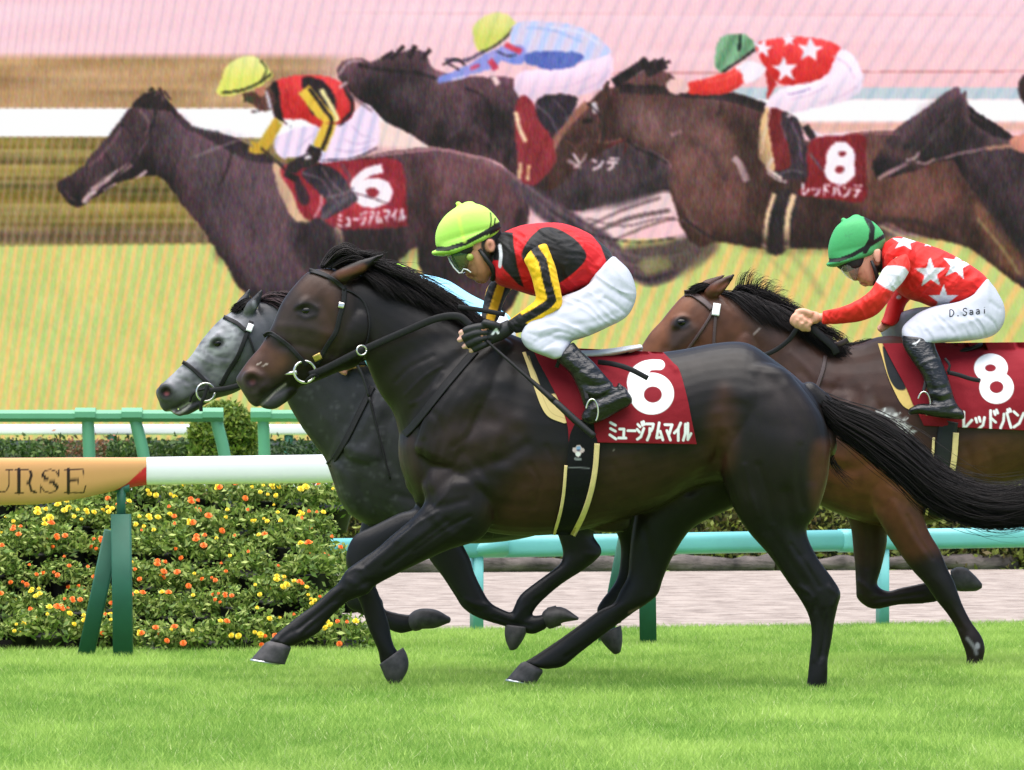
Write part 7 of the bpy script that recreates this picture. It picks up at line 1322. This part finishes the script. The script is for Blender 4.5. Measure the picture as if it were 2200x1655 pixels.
    for s in (1, -1):
        bt = [loft([(2006,732,1936,722,.262*s,.058),(2012,752,1942,748,.28*s,.058),(2024,778,1962,780,.30*s,.056),(2036,808,1980,806,.318*s,.052),(2044,834,1990,838,.332*s,.046),(2052,860,2000,866,.34*s,.042),(2064,880,1996,888,.345*s,.040)], Y, 22, 4, (.3, .5)), loft([(2064,878,2068,902,.35*s,.034),(2036,872,2040,900,.35*s,.036),(2000,868,2006,896,.352*s,.038),(1974,868,1976,890,.352*s,.036),(1956,876,1956,892,.352*s,.028)], Y, 20, 4, (.6, .8))]
        painted('boot', bt, .006, 3, Y, M['boot_c'], t, (20, 20, 22), [('line', '1962,738 1969,737 1972,734 1976,730', (225, 225, 228), .7, 2.6), ('line', '1962,738 1967,741', (225, 225, 228), .7, 2), ('line', '1976,786 1996,774 2022,768', (50, 50, 54), 1, 2.5, .8)], [('1976,786 1996,774 2022,768', 3, 4), ('1996,846 2020,850 2046,842', 4, 5), ('1998,858 2024,862 2052,854', 4, -5), ('2000,872 2030,876 2060,868', 4, 5), ('2000,790 2010,830 2020,850', 8, 4), ('1996,834 2020,836 2042,828', 4, -4)])
    hm = [loft([(1780,556,1900,525,0,.090),(1779,536,1902,516,0,.098),(1784,512,1896,498,0,.097),(1796,488,1880,480,0,.084),(1814,474,1860,468,0,.060),(1828,466,1848,464.5,0,.03)], Y, 36, 5, (.12, .5), 2.1), loft([(1788,573,1886,545,0,.092),(1783,565,1897,536,0,.098),(1779,548,1902,520,0,.096)], Y, 36, 3, (.1, .1), 2.1)]
    hm.append(loft([(1776,566,1780,573,0,.05),(1790,558,1796,574,0,.085),(1816,552,1826,566,0,.098),(1846,540,1856,552,0,.098)], Y, 24, 4, (.6, .3), 2.4)); hm.append(ball(1812, 473, 0, 6, 5, .012, Y))
    it = [('pline', '1782,560 1802,559 1830,549 1862,531 1902,506', (16, 18, 16), .8, 9), ('pline', '1862,468 1874,490 1872,515 1858,540', (16, 18, 16), 1.0, 12), ('line', '1866,480 1870,500', (60, 90, 70), 1, 2, .7), ('line', '1815,500 1818,512', (70, 150, 96), .8, 1.5), ('line', '1822,498 1826,516', (70, 150, 96), .8, 1.5), ('line', '1816,508 1832,502', (70, 150, 96), .8, 1.5)]
    painted('helmet', hm, .0055, 3, Y, M['helm'], t, (72, 168, 102), it)
    V, F = union([loft([(1792,568,1880,540,0,.088),(1800,576,1872,556,0,.086),(1812,584,1862,568,0,.082)], Y, 24, 3, (.2, .2))], .006, 3); mk('goggle_strap', V, F, M['black'], t)
    V, F = loft([(1802,568,1858,556,0,.080),(1806,580,1854,574,0,.078),(1818,594,1848,586,0,.066),(1832,603,1842,598,0,.045)], Y, 26, 4, (.2, .4), 2.4); mk('goggles', V, F, M['lens_clear'], t)
    V, F = sweep(at(np.array([1872, 1880, 1884, 1886, 1880]), np.array([560, 580, 592, 604, 612]), Y - np.array([.08, .078, .07, .05, .02])), [.007, .009, .010, .010, .009], 10, up=(0, 1, 0)); mk('chin_strap', V, F, M['black'], t)
    return t
J8 = jockey_eight()
def jockey_grey():
    Y = 31.4; t = person('jockey in pale blue mostly hidden behind the mane of the front horse', tuple(at(1050, 780, Y)))
    head = [loft([(806,640,890,622,0,.072),(806,660,888,648,0,.076),(820,680,884,668,0,.070),(838,698,876,690,0,.052)], Y, 22, 4, (.8, .8))]
    torso = [limb([(880,650,0,26,.05),(915,650,0,34,.06)], Y, 16, 3), loft(slimr([(905,606,890,690,0,.11),(960,612,940,712,0,.15),(1020,640,990,735,0,.155),(1070,672,1040,750,0,.14)], .7), Y, 24, 4, (.3, .3))]
    arms = [limb(slim([(925,670,.17*s,26,.05),(880,720,.2*s,22,.045),(830,755,.19*s,18,.035),(770,782,.17*s,13,.025),(744,784,.16*s,11,.022)]), Y, 14, 4) for s in (1, -1)]
    hn = []
    for s in (1, -1):
        z = .155 * s; hn += hand(Y, (756, 784), (736, 786), [[(734,780,z,6),(724,784,z+.012,5.6),(724,792,z+.02,5)], [(736,786,z+.012,6),(728,791,z+.02,5.6),(730,797,z+.02,5)], [(740,790,z+.014,6),(733,796,z+.02,5.4),(737,801,z+.016,5)], [(744,793,z+.014,5.6),(739,800,z+.018,5),(743,804,z+.014,4.6)]], [(748,778,z+.012,6),(738,774,z+.018,5.4)], z, 10, 11)
    legs = [limb(slim([(1060,720,.10*s,44,.07),(1000,735,.18*s,38,.065),(950,755,.22*s,30,.055),(950,785,.26*s,26,.048),(985,840,.29*s,22,.042),(1015,885,.31*s,17,.034),(985,905,.31*s,14,.034)], .45), Y, 16, 4) for s in (1, -1)]
    painted('body', head + torso + arms + hn + legs, .007, 2, Y, M['skin'], t, (212, 150, 128))
    BL = (150, 214, 246)
    jo, _ = painted('jacket', [loft([(902,588,884,690,0,.11),(925,592,906,705,0,.15),(965,604,936,722,0,.17),(1010,632,980,742,0,.168),(1050,652,1014,756,0,.15),(1092,676,1060,760,0,.14)], Y, 28, 4, (.4, .5))], .007, 4, Y, M['cloth'], t, BL, None, [('940,640 990,680 1040,690', 8, -3), ('960,620 1010,660', 8, 3)])
    for s in (1, -1): painted('sleeve', [limb([(925,662,.19*s,32,.06),(882,716,.215*s,28,.052),(832,752,.205*s,22,.042),(785,776,.185*s,16,.03)], Y, 18, 4, (.4, .1))], .007, 3, Y, M['cloth'], jo, BL)
    painted('breeches', [limb([(1070,715,.08*s,54,.11),(1010,738,.17*s,46,.085),(956,756,.225*s,38,.066),(958,790,.265*s,32,.058),(975,820,.28*s,28,.05)], Y, 20, 4) for s in (1, -1)], .007, 3, Y, M['breech'], t, (232, 232, 238))
    for s in (1, -1): painted('boot', [limb([(972,812,.285*s,28,.052),(995,850,.30*s,25,.046),(1018,888,.315*s,20,.036),(1010,902,.32*s,16,.036),(978,912,.32*s,14,.036)], Y, 16, 4)], .007, 3, Y, M['boot_c'], t, (20, 20, 22))
    hm = [loft([(796,640,898,615,0,.088),(796,622,898,606,0,.096),(803,602,890,590,0,.094),(816,584,876,576,0,.078),(834,573,860,569,0,.05)], Y, 32, 4, (.2, .5), 2.1), loft([(790,648,795,656,0,.05),(806,640,812,656,0,.085),(832,634,842,650,0,.096),(862,626,872,638,0,.096)], Y, 24, 4, (.6, .3), 2.4)]
    painted('helmet', hm, .006, 3, Y, M['helm'], t, (178, 240, 70), [('pline', '798,650 840,640 898,614', (16, 18, 14), 1, 7)])
    V, F = loft([(812,656,862,646,0,.080),(820,670,858,664,0,.076),(830,684,850,680,0,.06)], Y, 24, 4, (.3, .4), 2.4); mk('goggles', V, F, M['lens'], t)
    return t
JG = jockey_grey()
free_cord('riding_whip', [(838, 1030, .22), (820, 960, .22), (800, 880, .21), (782, 815, .2), (764, 778, .19)], (.0035, .0045, .006, .007, .008), 31.4, M['black'], 'thin riding whip hanging against the shoulder of the grey horse', 'whip')
